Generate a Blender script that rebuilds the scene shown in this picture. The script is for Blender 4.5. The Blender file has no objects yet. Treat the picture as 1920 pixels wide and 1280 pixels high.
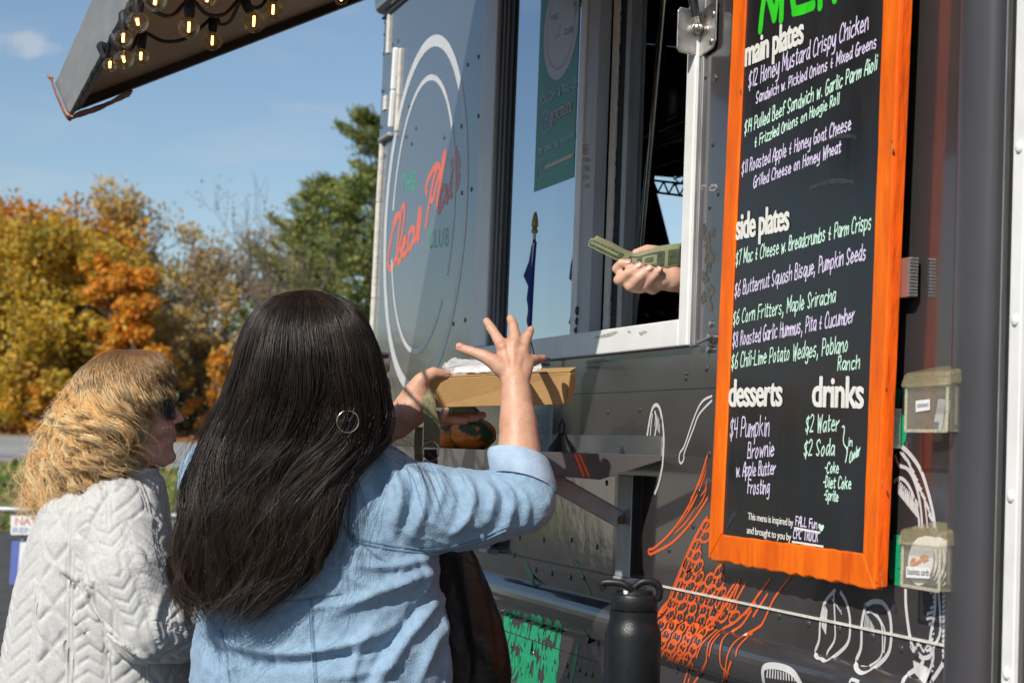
import bpy, bmesh, math, random
import numpy as np
from mathutils import Vector, Matrix
from mathutils.bvhtree import BVHTree
random.seed(7); np.random.seed(7)
SC = bpy.context.scene
COL = SC.collection

# ------------------------------------------------------------------ camera
FP, CX, CY = 3600.0, 960.0, 640.0          # focal length and centre in photo pixels (1920 x 1280)
_m = np.array([(-180.0 - CX) / FP, (800.0 - CY) / FP, 1.0]); _m /= np.linalg.norm(_m)   # along the truck side, away
_u = np.array([0.038, -1.0, 0.0]); _u[2] = -(_u[0] * _m[0] + _u[1] * _m[1]) / _m[2]; _u /= np.linalg.norm(_u)
_y = np.cross(-_u, _m)
RC = np.stack([-_m, _y, _u], 1)            # world -> camera (x right, y down, z forward)
CAM = np.array([0.0, -1.5, 1.45])
cam_data = bpy.data.cameras.new('camera')
cam = bpy.data.objects.new('camera', cam_data); COL.objects.link(cam)
cam_data.sensor_width = 36.0; cam_data.lens = 36.0 * FP / 1920.0
cam_data.clip_start = 0.05; cam_data.clip_end = 3000
M = Matrix([[RC[0][i], -RC[1][i], -RC[2][i]] for i in range(3)]).to_4x4()
M.translation = Vector(CAM); cam.matrix_world = M
cam_data.dof.use_dof = True; cam_data.dof.focus_distance = 3.7; cam_data.dof.aperture_fstop = 8.0
SC.camera = cam

# ------------------------------------------------------------------ sky, sun, exposure
SUN_TO = Vector((0.86, -1.0, 0.98)).normalized()      # towards the sun
el = math.asin(SUN_TO.z); az = math.atan2(SUN_TO.x, SUN_TO.y)
world = bpy.data.worlds.new('World'); SC.world = world; world.use_nodes = True
wn = world.node_tree.nodes; wl = world.node_tree.links
bg = wn['Background']
sky = wn.new('ShaderNodeTexSky'); sky.sky_type = 'NISHITA'; sky.sun_disc = False
sky.sun_elevation = el; sky.sun_rotation = az
sky.air_density = 1.0; sky.dust_density = 0.15; sky.ozone_density = 2.6
bg.inputs[1].default_value = 0.098
tc = wn.new('ShaderNodeTexCoord')
sx = wn.new('ShaderNodeSeparateXYZ'); wl.new(tc.outputs['Generated'], sx.inputs[0])
cn = wn.new('ShaderNodeTexNoise'); cn.inputs['Scale'].default_value = 9; cn.inputs['Detail'].default_value = 7
mp = wn.new('ShaderNodeMapping'); mp.inputs['Scale'].default_value = (1, 1, 4.5); mp.inputs['Location'].default_value = (0.4, 0.2, 0.0)
wl.new(tc.outputs['Generated'], mp.inputs[0]); wl.new(mp.outputs[0], cn.inputs['Vector'])
cr = wn.new('ShaderNodeValToRGB'); cr.color_ramp.elements[0].position = 0.56; cr.color_ramp.elements[1].position = 0.80
wl.new(cn.outputs[0], cr.inputs[0])
mix = wn.new('ShaderNodeMix'); mix.data_type = 'RGBA'
mul = wn.new('ShaderNodeMath'); mul.operation = 'MULTIPLY'; mul.inputs[1].default_value = 0.28
# one small cloud low over the hatch
_c = RC.T @ np.array([(40 - CX) / FP, (82 - CY) / FP, 1.0]); _c /= np.linalg.norm(_c)
vsub = wn.new('ShaderNodeVectorMath'); vsub.operation = 'SUBTRACT'; wl.new(tc.outputs['Generated'], vsub.inputs[0]); vsub.inputs[1].default_value = tuple(_c)
_sq = []
for ax_, sc_ in ((RC[0], 52.0), (RC[1], 150.0)):
    vd_ = wn.new('ShaderNodeVectorMath'); vd_.operation = 'DOT_PRODUCT'; wl.new(vsub.outputs[0], vd_.inputs[0]); vd_.inputs[1].default_value = tuple(ax_ * sc_)
    pw = wn.new('ShaderNodeMath'); pw.operation = 'POWER'; pw.inputs[1].default_value = 2.0; ab = wn.new('ShaderNodeMath'); ab.operation = 'ABSOLUTE'; wl.new(vd_.outputs['Value'], ab.inputs[0]); wl.new(ab.outputs[0], pw.inputs[0]); _sq.append(pw)
ads = wn.new('ShaderNodeMath'); wl.new(_sq[0].outputs[0], ads.inputs[0]); wl.new(_sq[1].outputs[0], ads.inputs[1])
n3 = wn.new('ShaderNodeTexNoise'); n3.inputs['Scale'].default_value = 90; n3.inputs['Detail'].default_value = 8; wl.new(tc.outputs['Generated'], n3.inputs['Vector'])
ad3 = wn.new('ShaderNodeMath'); ad3.operation = 'MULTIPLY_ADD'; ad3.inputs[1].default_value = 3.2; wl.new(n3.outputs[0], ad3.inputs[0]); wl.new(ads.outputs[0], ad3.inputs[2])
mr3 = wn.new('ShaderNodeMapRange'); mr3.interpolation_type = 'SMOOTHSTEP'; mr3.inputs[1].default_value = 1.3; mr3.inputs[2].default_value = 2.9; mr3.inputs[3].default_value = 0.55; mr3.inputs[4].default_value = 0.0; wl.new(ad3.outputs[0], mr3.inputs[0])
mx3 = wn.new('ShaderNodeMath'); mx3.operation = 'MAXIMUM'; wl.new(cr.outputs[0], mul.inputs[0]); wl.new(mul.outputs[0], mx3.inputs[0]); wl.new(mr3.outputs[0], mx3.inputs[1]); wl.new(mx3.outputs[0], mix.inputs[0])
wl.new(sky.outputs[0], mix.inputs[6]); mix.inputs[7].default_value = (6.2, 6.4, 6.8, 1)
wl.new(mix.outputs[2], bg.inputs[0])
sd = bpy.data.lights.new('sun', 'SUN'); sd.energy = 5.0; sd.angle = math.radians(0.53); sd.color = (1.0, 0.93, 0.83)
sun = bpy.data.objects.new('sun', sd); COL.objects.link(sun)
sun.rotation_euler = SUN_TO.to_track_quat('Z', 'Y').to_euler(); sun.location = (2, -4, 6)
SC.view_settings.view_transform = 'Standard'; SC.view_settings.look = 'None'
SC.view_settings.exposure = 0.0; SC.view_settings.gamma = 1.0; SC.view_settings.use_curve_mapping = False

# ------------------------------------------------------------------ helpers: measuring
def ray(x, y):
    d = RC.T @ np.array([(x - CX) / FP, (y - CY) / FP, 1.0]); return d
def onY(x, y, Y=0.0):
    d = ray(x, y); return CAM + d * ((Y - CAM[1]) / d[1])
def onX(x, y, X):
    d = ray(x, y); return CAM + d * ((X - CAM[0]) / d[0])
def onZ(x, y, Z):
    d = ray(x, y); return CAM + d * ((Z - CAM[2]) / d[2])
def atD(x, y, D):
    return CAM + ray(x, y) * D                     # D = depth along the view axis
def V(a): return Vector((float(a[0]), float(a[1]), float(a[2])))

# ------------------------------------------------------------------ helpers: objects
def empty(name, loc, label, cat, group=None):
    o = bpy.data.objects.new(name, None); COL.objects.link(o); o.location = V(loc)
    o.empty_display_size = 0.1
    o['label'] = label; o['category'] = cat
    if group: o['group'] = group
    return o
def world_loc(o):
    p = Vector((0, 0, 0))
    while o is not None: p += o.location; o = o.parent
    return p
def link(name, me, mat, parent=None, label=None, cat=None, group=None, kind=None, smooth=False):
    o = bpy.data.objects.new(name, me); COL.objects.link(o)
    mats = mat if isinstance(mat, (list, tuple)) else [mat]
    if len(me.materials) == 0:
        for m_ in mats: me.materials.append(m_)
    if parent is not None:
        o.parent = parent; off = world_loc(parent)
        me.transform(Matrix.Translation(-off))
    if label: o['label'] = label
    if cat: o['category'] = cat
    if group: o['group'] = group
    if kind: o['kind'] = kind
    if smooth: me.polygons.foreach_set('use_smooth', [True] * len(me.polygons))
    return o
def mesh(verts, faces, name='mesh'):
    me = bpy.data.meshes.new(name); me.from_pydata([tuple(map(float, v)) for v in verts], [], faces); me.update(); return me
class MB:
    def __init__(s): s.v = []; s.f = []; s.mi = []
    def add(s, verts, faces, mi=0):
        b = len(s.v); s.v += [tuple(map(float, q)) for q in verts]; s.f += [tuple(b + i for i in f) for f in faces]; s.mi += [mi] * len(faces); return s
    def box(s, a, b, mi=0):
        (x0, y0, z0), (x1, y1, z1) = np.minimum(a, b), np.maximum(a, b)
        return s.add([(x0,y0,z0),(x1,y0,z0),(x1,y1,z0),(x0,y1,z0),(x0,y0,z1),(x1,y0,z1),(x1,y1,z1),(x0,y1,z1)],
              [(0,3,2,1),(4,5,6,7),(0,1,5,4),(1,2,6,5),(2,3,7,6),(3,0,4,7)], mi)
    def hexa(s, p, mi=0):      # 8 corners: bottom ring, top ring
        return s.add(p, [(0,3,2,1),(4,5,6,7),(0,1,5,4),(1,2,6,5),(2,3,7,6),(3,0,4,7)], mi)
    def slab(s, poly, d, mi=0):   # planar polygon extruded by vector d
        n = len(poly); P = [np.asarray(q, float) for q in poly]; Q = [q + np.asarray(d, float) for q in P]
        return s.add(P + Q, [tuple(range(n))[::-1], tuple(range(n, 2*n))] + [(i, (i+1) % n, n + (i+1) % n, n + i) for i in range(n)], mi)
    def tube(s, pts, r, n=10, mi=0, caps=True):
        P = [np.asarray(q, float) for q in pts]; m = len(P)
        rr = [r] * m if np.isscalar(r) else list(r)
        T = [P[min(i+1, m-1)] - P[max(i-1, 0)] for i in range(m)]
        T = [t / (np.linalg.norm(t) + 1e-12) for t in T]
        ref = np.array([0, 0, 1.0]) if abs(T[0][2]) < 0.9 else np.array([1.0, 0, 0])
        u = np.cross(T[0], ref); u /= np.linalg.norm(u); vs = []; fs = []
        for i in range(m):
            u = u - T[i] * np.dot(u, T[i]); u /= (np.linalg.norm(u) + 1e-12); w = np.cross(T[i], u)
            for k in range(n):
                a = 2 * math.pi * k / n; vs.append(P[i] + rr[i] * (math.cos(a) * u + math.sin(a) * w))
        for i in range(m - 1):
            for k in range(n): fs.append((i*n+k, i*n+(k+1) % n, (i+1)*n+(k+1) % n, (i+1)*n+k))
        if caps: fs += [tuple(range(n))[::-1], tuple(range((m-1)*n, m*n))]
        return s.add(vs, fs, mi)
    def lathe(s, prof, c, axis=(0,0,1), n=32, mi=0):   # prof: (r, h) list
        ax = Vector(axis).normalized(); q = Vector((0,0,1)).rotation_difference(ax); vs = []; fs = []
        for (r, h) in prof:
            for k in range(n):
                a = 2*math.pi*k/n; p = q @ Vector((r*math.cos(a), r*math.sin(a), h)); vs.append((c[0]+p.x, c[1]+p.y, c[2]+p.z))
        for i in range(len(prof)-1):
            for k in range(n): fs.append((i*n+k, i*n+(k+1) % n, (i+1)*n+(k+1) % n, (i+1)*n+k))
        return s.add(vs, fs, mi)
    def sphere(s, c, r, n=10, mi=0, sc=(1,1,1)):
        pr = [(math.sin(math.pi*i/n), -math.cos(math.pi*i/n)) for i in range(n+1)]
        vs = []; fs = []; m = 2*n
        for (a, h) in pr:
            for k in range(m): vs.append((c[0]+r*sc[0]*max(a,1e-4)*math.cos(2*math.pi*k/m), c[1]+r*sc[1]*max(a,1e-4)*math.sin(2*math.pi*k/m), c[2]+r*sc[2]*h))
        for i in range(n):
            for k in range(m): fs.append((i*m+k, i*m+(k+1) % m, (i+1)*m+(k+1) % m, (i+1)*m+k))
        return s.add(vs, fs, mi)
    def me(s, name='mesh', fix=False):
        me = mesh(s.v, s.f, name)
        if any(s.mi): me.polygons.foreach_set('material_index', s.mi)
        if fix:
            bm = bmesh.new(); bm.from_mesh(me); bmesh.ops.recalc_face_normals(bm, faces=bm.faces[:]); bm.to_mesh(me); bm.free()
        return me
    def obj(s, name, mat, parent=None, smooth=False, bevel=0, seg=2, **k):
        o = link(name, s.me(name, True), mat, parent, **k)
        if bevel:
            b = o.modifiers.new('bevel', 'BEVEL'); b.width = bevel; b.segments = seg; b.limit_method = 'ANGLE'; b.angle_limit = math.radians(35)
        if smooth:
            o.data.polygons.foreach_set('use_smooth', [True] * len(o.data.polygons))
            es = o.modifiers.new('split', 'EDGE_SPLIT'); es.split_angle = math.radians(45)
        return o

# ------------------------------------------------------------------ helpers: materials
def mat(name, col, rough=0.5, metal=0.0, spec=0.5, var=0.0, vscale=6.0, bump=0.0, bscale=40.0, stretch=(1,1,1), coat=0.0, coat_r=0.04, coat_i=1.5, trans=0.0, alpha=1.0, ior=1.45, rvar=0.0, sss=0.0, sheen=0.0, col2=None, detail=6):
    m = bpy.data.materials.new(name); m.use_nodes = True
    nt = m.node_tree; b = nt.nodes['Principled BSDF']; L = nt.links
    c = (*col, 1.0)
    b.inputs['Base Color'].default_value = c; b.inputs['Roughness'].default_value = rough; b.inputs['Metallic'].default_value = metal
    b.inputs['Specular IOR Level'].default_value = spec; b.inputs['Coat Weight'].default_value = coat; b.inputs['Coat Roughness'].default_value = coat_r
    b.inputs['Transmission Weight'].default_value = trans; b.inputs['IOR'].default_value = ior; b.inputs['Alpha'].default_value = alpha
    b.inputs['Coat IOR'].default_value = coat_i
    if sss: b.inputs['Subsurface Weight'].default_value = sss; b.inputs['Subsurface Radius'].default_value = (0.012, 0.005, 0.003); b.inputs['Subsurface Scale'].default_value = 1.0
    if sheen: b.inputs['Sheen Weight'].default_value = sheen
    if var or bump or rvar or col2:
        t = nt.nodes.new('ShaderNodeTexCoord'); mpn = nt.nodes.new('ShaderNodeMapping'); mpn.inputs['Scale'].default_value = stretch
        L.new(t.outputs['Object'], mpn.inputs[0])
    if var or col2 or rvar:
        n = nt.nodes.new('ShaderNodeTexNoise'); n.inputs['Scale'].default_value = vscale; n.inputs['Detail'].default_value = detail; n.inputs['Roughness'].default_value = 0.6
        L.new(mpn.outputs[0], n.inputs['Vector'])
        r = nt.nodes.new('ShaderNodeValToRGB'); r.color_ramp.elements[0].position = 0.33; r.color_ramp.elements[1].position = 0.67
        a = c; d = (*col2, 1.0) if col2 else None
        if d is None:
            r.color_ramp.elements[0].color = tuple(max(0, q * (1 - var)) for q in col) + (1,); r.color_ramp.elements[1].color = tuple(min(1, q * (1 + var)) for q in col) + (1,)
        else: r.color_ramp.elements[0].color = a; r.color_ramp.elements[1].color = d
        L.new(n.outputs[0], r.inputs[0])
        if var or col2: L.new(r.outputs[0], b.inputs['Base Color'])
        if rvar:
            mr = nt.nodes.new('ShaderNodeMapRange'); mr.inputs[3].default_value = max(0.02, rough - rvar); mr.inputs[4].default_value = rough + rvar
            mr.inputs[1].default_value = 0.3; mr.inputs[2].default_value = 0.7
            L.new(n.outputs[0], mr.inputs[0]); L.new(mr.outputs[0], b.inputs['Roughness'])
    if bump:
        n2 = nt.nodes.new('ShaderNodeTexNoise'); n2.inputs['Scale'].default_value = bscale; n2.inputs['Detail'].default_value = 5
        L.new(mpn.outputs[0], n2.inputs['Vector'])
        bp = nt.nodes.new('ShaderNodeBump'); bp.inputs['Strength'].default_value = bump; bp.inputs['Distance'].default_value = 0.01
        L.new(n2.outputs[0], bp.inputs['Height']); L.new(bp.outputs[0], b.inputs['Normal'])
    return m
def emit(name, col, strength):
    m = bpy.data.materials.new(name); m.use_nodes = True; b = m.node_tree.nodes['Principled BSDF']
    b.inputs['Base Color'].default_value = (*col, 1); b.inputs['Emission Color'].default_value = (*col, 1); b.inputs['Emission Strength'].default_value = strength
    return m

# ------------------------------------------------------------------ helpers: marks and lettering
def smooth_line(pts, k=5):
    P = [np.asarray(q, float) for q in pts]
    if len(P) < 3: return P
    out = []
    for i in range(len(P) - 1):
        p0 = P[max(i-1, 0)]; p1 = P[i]; p2 = P[i+1]; p3 = P[min(i+2, len(P)-1)]
        if np.linalg.norm(p1 - p2) < 1e-9: continue
        for j in range(k):
            t = j / k
            out.append(0.5 * ((2*p1) + (-p0+p2)*t + (2*p0-5*p1+4*p2-p3)*t*t + (-p0+3*p1-3*p2+p3)*t**3))
    out.append(P[-1]); return out
_lay = [0]
def ribbon(mb, pts, nrm, w, lift=0.0003, mi=0, taper=False):
    """flat painted stroke along 3D points lying on a surface with outward normal nrm"""
    P = [np.asarray(q, float) for q in pts]
    keep = [P[0]]
    for q in P[1:]:
        if np.linalg.norm(q - keep[-1]) > 1e-5: keep.append(q)
    P = keep
    if len(P) < 2: return
    n = np.asarray(nrm, float); _lay[0] = (_lay[0] + 1) % 9; m = len(P); vs = []; fs = []
    t0 = P[1] - P[0]; t0 /= np.linalg.norm(t0); t1 = P[-1] - P[-2]; t1 /= np.linalg.norm(t1)
    P = [P[0] - t0 * w * 0.35] + P + [P[-1] + t1 * w * 0.35]; m = len(P)
    for i in range(m):
        t = P[min(i+1, m-1)] - P[max(i-1, 0)]; t /= (np.linalg.norm(t) + 1e-12)
        s_ = np.cross(n, t); s_ /= (np.linalg.norm(s_) + 1e-12)
        ww = w * (0.55 if i in (0, m-1) else 1.0)
        if taper: ww *= 0.25 + 0.75 * math.sin(math.pi * (i + 0.5) / m)
        o = n * (lift + _lay[0] * 0.00005 + 0.00004 * i / m)
        vs += [P[i] + s_ * ww / 2 + o, P[i] - s_ * ww / 2 + o]
    for i in range(m - 1): fs.append((2*i, 2*i+1, 2*i+3, 2*i+2))
    mb.add(vs, fs, mi)
G = {'a':"6a3b1907153457 6b6574",'b':"0f04 093b5a67553405",'c':"6a4b1a07153465",'d':"6a3b1907153457 6f6574",'e':"0768593b1907153465",'f':"6e5f3e2c24 0a5a",
'g':"6a3b1907163558 6b62403011",'h':"0f04 083a5b6964",'i':"1b14 1d1e",'j':"3b311001 3d3e",'k':"0f04 5b0808 2864",'l':"1f14",'m':"0b04 083a4a44 488a8984",'n':"0b04 083b5a64",
'o':"3b1906244557593b",'p':"0b00 0a3b5a68563405",'q':"6a3b1907153457 6b6171",'r':"0b04 083a5b",'s':"5a3b1a184756442405",'t':"2e253455 0b5b",'u':"0b061434566b 6b6574",'v':"0b34346b",
'w':"0b2424494964648b",'x':"0b64 6b04",'y':"0b0725456b 6b62403010",'z':"0b6b6b040464",
'A':"04073e5f6c74 0868",'B':"0f04 0f4f5d4a0a 0a4a665404",'C':"7d5f2e0a06244465",'D':"0f04 0f4e6b684504",'E':"6f0f0f040464 0a5a",'F':"0f04 0f7f 0a5a",'G':"6e4f1d0807244466 3969696 4".replace(' 4','4'),
'H':"0f04 6f64 0a6a",'I':"2f24",'K':"0f04 6f0909 2b64",'L':"0f040464",'M':"040f0f48488f8f84",'N':"040f0f64646f",'O':"3f1d09062454666a5d3f",'P':"0f04 0f4f6d6b4909",'R':"0f04 0f4f5d5b3a0a 2a64",
'S':"6d4f1e0c295756340 5".replace(' ',''),'T':"0f7f 3f34",'U':"0f061434566f",'W':"0f24244c4c64648f",'1':"2f24",'2':"0d2f5e5b04 0464",'4':"0f09 0969 5f54",'6':"5f1b06144466582906",'7':"0f6f6f24",'8':"3b0d2f4f5d3b06245466 663b".replace(' 663b',' 665a3b'),
'$':"6d4e1d0b295756240 6 3f32".replace('0 6','06'),'+':"3d263445 0958",',':"151413 1301".replace(' 1301','01'),'.':"1415",'-':"0949",'@':"",'!':"1f17 1514"}
ADV = {'m':10.5,'w':10,'M':10.5,'W':10.5,'i':3.6,'l':3.6,'j':5,'1':4.5,'I':5,'.':4,',':4.5,' ':5.5,'t':7,'f':7.2,'r':7,'T':9,'C':9,'-':6}
def layout(text):
    x = 0; strokes = []
    for ch in text:
        if ch != ' ':
            for st in G[ch].split(' '):
                pts = [(x + int(st[i], 16) + random.uniform(-.25, .25), int(st[i+1], 16) - 4 + random.uniform(-.25, .25)) for i in range(0, len(st) - 1, 2)]
                if len(pts) == 1: pts.append((pts[0][0] + .3, pts[0][1] + .3))
                strokes.append(pts)
        x += ADV.get(ch, 8.4)
    return strokes, x - 1.5
def hand(mb, text, p0, p1, px_h, plane, w=0.0034, slant=0.10, mi=0, nrm=(0,-1,0), wob=0.02):
    """hand-lettered line between two photo points on a plane (plane(x,y) -> 3D)"""
    A = np.asarray(plane(*p0)); B = np.asarray(plane(*p1)); st, W = layout(text)
    H = np.linalg.norm(np.asarray(plane(p0[0], p0[1] - px_h)) - A)
    n = np.asarray(nrm, float)
    up = np.array([0, 0, 1.0]); up -= n * np.dot(up, n); up /= np.linalg.norm(up); ph = random.uniform(0, 6)
    for s_ in st:
        q = smooth_line(s_, 4); out = []
        for (x, y) in q:
            t = (x + slant * y * (B[0]-A[0])*0) / W; yy = y / 11.0 * H * (1 + wob * math.sin(x * 0.35 + ph)) + wob * H * math.sin(x * 0.21 + ph)
            pos = A + (B - A) * t + up * yy + (B - A) / np.linalg.norm(B - A) * slant * yy
            out.append(pos)
        ribbon(mb, out, n, w * random.uniform(.88, 1.1), mi=mi)
def text_mesh(text, p0, p1, px_h, plane, bold=0.0, nrm=(0,-1,0), lift=0.0004, shear=0.0, spacing=1.0, up=None):
    """type set with the built-in font, stretched between two photo points; px_h = height of the tallest letter"""
    cu = bpy.data.curves.new('type', 'FONT'); cu.body = text; cu.offset = bold; cu.shear = shear; cu.space_character = spacing
    cu.resolution_u = 3
    o = bpy.data.objects.new('type', cu); COL.objects.link(o)
    dg = bpy.context.evaluated_depsgraph_get(); me = bpy.data.meshes.new_from_object(o.evaluated_get(dg))
    bpy.data.objects.remove(o); bpy.data.curves.remove(cu)
    n = len(me.vertices); co = np.empty(n * 3); me.vertices.foreach_get('co', co); co = co.reshape(-1, 3)
    x0, x1 = co[:,0].min(), co[:,0].max(); y1 = co[:,1].max()
    A = np.asarray(plane(*p0)); B = np.asarray(plane(*p1)); H = np.linalg.norm(np.asarray(plane(p0[0], p0[1] - px_h)) - A)
    nn = np.asarray(nrm, float)
    u = np.array([0, 0, 1.0]) if up is None else np.asarray(up, float); u = u - nn * np.dot(u, nn); u /= np.linalg.norm(u)
    P = A + np.outer((co[:,0] - x0) / (x1 - x0), B - A) + np.outer(co[:,1] / y1 * H, u) + nn * lift
    me.vertices.foreach_set('co', P.ravel()); me.materials.clear(); me.update(); return me
def join_mesh(mb, me, mi=0):
    mb.add([tuple(v.co) for v in me.vertices], [tuple(p.vertices) for p in me.polygons], mi); bpy.data.meshes.remove(me)
def flat_obj(mb, name, mat_, parent, **k):
    """marks on a surface: no normal recalculation needed"""
    return link(name, mb.me(name), mat_, parent, **k)
# ================================================================== FOOD TRUCK
RAIL_Z, RAIL_H, RAIL_D = 1.080, 0.046, 0.034
def prof(z):
    q = (z - RAIL_Z) / RAIL_H
    return -RAIL_D * math.sqrt(max(0.0, 1 - q*q)) if abs(q) < 1 else 0.0
def onWall(x, y):
    Y = 0.0
    for _ in range(25):
        p = onY(x, y, Y); Y = 0.6*Y + 0.4*prof(p[2])
    return onY(x, y, Y)
def wall_n(p):
    z = p[2]; q = (z - RAIL_Z) / RAIL_H
    if abs(q) >= 0.98: return np.array([0, -1.0, 0])
    n = np.array([0, -1.0, 0.0]); dz = RAIL_D * q / RAIL_H / math.sqrt(1 - q*q); n[2] = dz; return n / np.linalg.norm(n)

wrap = mat('dark_grey_wrap', (0.044, 0.040, 0.041), rough=0.24, spec=0.5, var=0.16, vscale=2.2, rvar=0.05, bump=0.03, bscale=9, coat=0.65, coat_r=.06, coat_i=1.5)
wrap_blue = mat('slate_wrap', (0.088, 0.099, 0.112), rough=0.24, spec=0.5, var=0.08, vscale=2.0, rvar=0.05, bump=0.02, bscale=7, coat=0.75, coat_i=1.6)
black = mat('black_rubber', (0.012, 0.012, 0.013), rough=0.55, var=0.3, vscale=30)
inside = mat('truck_inside', (0.022, 0.021, 0.022), rough=0.6, var=0.3, vscale=4)
white_paint = mat('white_frame_paint', (0.78, 0.78, 0.77), rough=0.35, var=0.06, vscale=14, bump=0.05, bscale=60)
alu = mat('brushed_aluminium', (0.42, 0.41, 0.40), rough=0.38, metal=0.85, var=0.25, vscale=12, stretch=(4, 4, 0.5), bump=0.06, bscale=40)
alu_dull = mat('dull_aluminium', (0.36, 0.36, 0.37), rough=0.45, metal=0.4, var=0.18, vscale=16, stretch=(3, 3, 0.4))
steel = mat('worn_stainless', (0.50, 0.48, 0.45), rough=0.33, metal=0.95, var=0.22, vscale=28, rvar=0.1, bump=0.08, bscale=35)
chrome = mat('chrome', (0.75, 0.75, 0.76), rough=0.12, metal=1.0, var=0.1, vscale=20)
glass = mat('tinted_window_glass', (0.62, 0.72, 0.84), rough=0.03, metal=0.8, spec=0.9, var=0.06, vscale=2.5, stretch=(1, 1, 0.25))
white_mark = mat('white_vinyl', (0.62, 0.62, 0.62), rough=0.3, var=0.08, vscale=20)
green_mark = mat('mint_green_vinyl', (0.015, 0.36, 0.17), rough=0.3, var=0.1, vscale=30)
coral_mark = mat('coral_vinyl', (0.78, 0.13, 0.055), rough=0.3, var=0.08, vscale=30)
caulk = mat('old_white_caulk', (0.66, 0.64, 0.58), rough=0.6, var=0.15, vscale=40, bump=0.3, bscale=80)
stain = mat('adhesive_stain', (0.085, 0.078, 0.07), rough=0.7, var=0.4, vscale=60)

truck = empty('food_truck', (-3.5, 0.0, 0.0), 'dark grey food truck with vinyl vegetable drawings and an open serving window', 'food truck')
XL, XR = -6.41, 1.2
WX0 = onY(905, 400)[0]; WX1 = onY(1310, 320)[0]; WZ0 = 1.672; WZ1 = 2.70; ZTOP = 2.93

# --- body side: profile extruded along X, with the serving window cut out
zs = [0.35, 0.7, 0.983, 0.988] + [RAIL_Z + RAIL_H * math.sin(math.radians(a)) for a in range(-90, 91, 12)] + [1.20, WZ0, WZ1, ZTOP]
XP = onY(1845, 640)[0]; xs = [XL + 0.04, WX0, WX1, XP, XR]
mb = MB()
for j in range(len(zs) - 1):
    for i in range(4):
        if i == 1 and zs[j] >= WZ0 - 1e-6 and zs[j+1] <= WZ1 + 1e-6: continue
        pf = prof if i < 3 else (lambda z_: 0.0); q = [(xs[i], pf(zs[j]), zs[j]), (xs[i+1], pf(zs[j]), zs[j]), (xs[i+1], pf(zs[j+1]), zs[j+1]), (xs[i], pf(zs[j+1]), zs[j+1])]
        mb.add(q, [(0, 1, 2, 3)], 1 if (i == 0 and zs[j] > 1.2) else 0)
# rounded front corner and the other sides of the box
for k in range(6):
    a0, a1 = math.radians(15*k), math.radians(15*(k+1)); r = 0.04
    c = lambda a, z: (XL + r - r*math.sin(a), r - r*math.cos(a), z)
    mb.add([c(a0, .35), c(a0, ZTOP), c(a1, ZTOP), c(a1, .35)], [(0, 1, 2, 3)], 1)
HB = 2.2
# back wall with a window the sky shows through
by0, by1 = onX(1190, 400, XL)[1], onX(1420, 400, XL)[1]; bz0, bz1 = onX(1260, 600, XL)[2], onX(1250, 329, XL)[2]
for (a, b, c_, d) in ((.04, by0, .35, ZTOP), (by1, HB, .35, ZTOP), (by0, by1, .35, bz0), (by0, by1, bz1, ZTOP)):
    mb.add([(XL, a, c_), (XL, a, d), (XL, b, d), (XL, b, c_)], [(0, 1, 2, 3)], 2)
    mb.add([(XL - .01, a, c_), (XL - .01, b, c_), (XL - .01, b, d), (XL - .01, a, d)], [(0, 1, 2, 3)], 1)
mb.add([(XR, 0, .35), (XR, HB, .35), (XR, HB, ZTOP), (XR, 0, ZTOP)], [(0, 1, 2, 3)], 0)
for (a, b, c_, d) in ((XL, XR, .35, ZTOP),):
    mb.add([(a, HB, c_), (a, HB, d), (b, HB, d), (b, HB, c_)], [(0, 1, 2, 3)], 2)
body = link('body', mb.me('body'), [wrap, wrap_blue, inside], truck)
# roof, floor, inner lining
mb = MB().box((XL - .02, -.03, ZTOP), (XR, HB + .02, ZTOP + .10)); roof = mb.obj('roof', wrap_blue, truck, bevel=0.03, seg=3)
MB().box((XL + .05, .05, .95), (XR - .05, HB - .05, 1.0)).obj('floor_deck', inside, truck)
mb = MB()
mb.box((XL + .06, .012, 1.0), (WX0 - .005, .02, ZTOP)).box((WX1 + .005, .012, 1.0), (XR - .06, .02, ZTOP)).box((WX0, .012, 1.0), (WX1, .02, WZ0)).box((WX0, .012, WZ1), (WX1, .02, ZTOP))
mb.obj('inner_lining', inside, truck)
# wheels (below the picture)
for x in (-5.6, -0.6):
    w = MB().lathe([(0, -.12), (.22, -.12), (.36, -.10), (.40, -.04), (.40, .04), (.36, .10), (.22, .12), (0, .12)], (x, .16, .40), (0, 1, 0), 28).obj('wheel', black, truck, smooth=True)
    MB().lathe([(0, -.135), (.10, -.14), (.2, -.125), (.22, -.121)], (x, .16, .40), (0, 1, 0), 24).obj('hub_cap', steel, w, smooth=True)

# --- seams, trims, rivets
def zrow(y_at, x_at): return onY(x_at, y_at)[2]
mb = MB()
z1 = onY(1400, 1131)[2]
mb.box((onY(1205, 1100)[0], -.004, z1 - .002), (onY(1812, 1200)[0], 0.002, z1 + .002)); mb.obj('caulk_seam', caulk, truck)
mb = MB(); z2 = onY(1500, 718)[2]
mb.box((-4.55, -.0015, z2 - .0009), (-2.5, 0.002, z2 + .0009)); mb.box((-6.3, -.0012, z1 - .002), (onY(1200, 1100)[0], .002, z1 + .002)); mb.box((-6.35, -.0012, .9845), (-2.5, .002, .9875)); mb.obj('panel_seam', mat('seam', (0.035, 0.035, 0.04), rough=0.4), truck)
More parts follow.
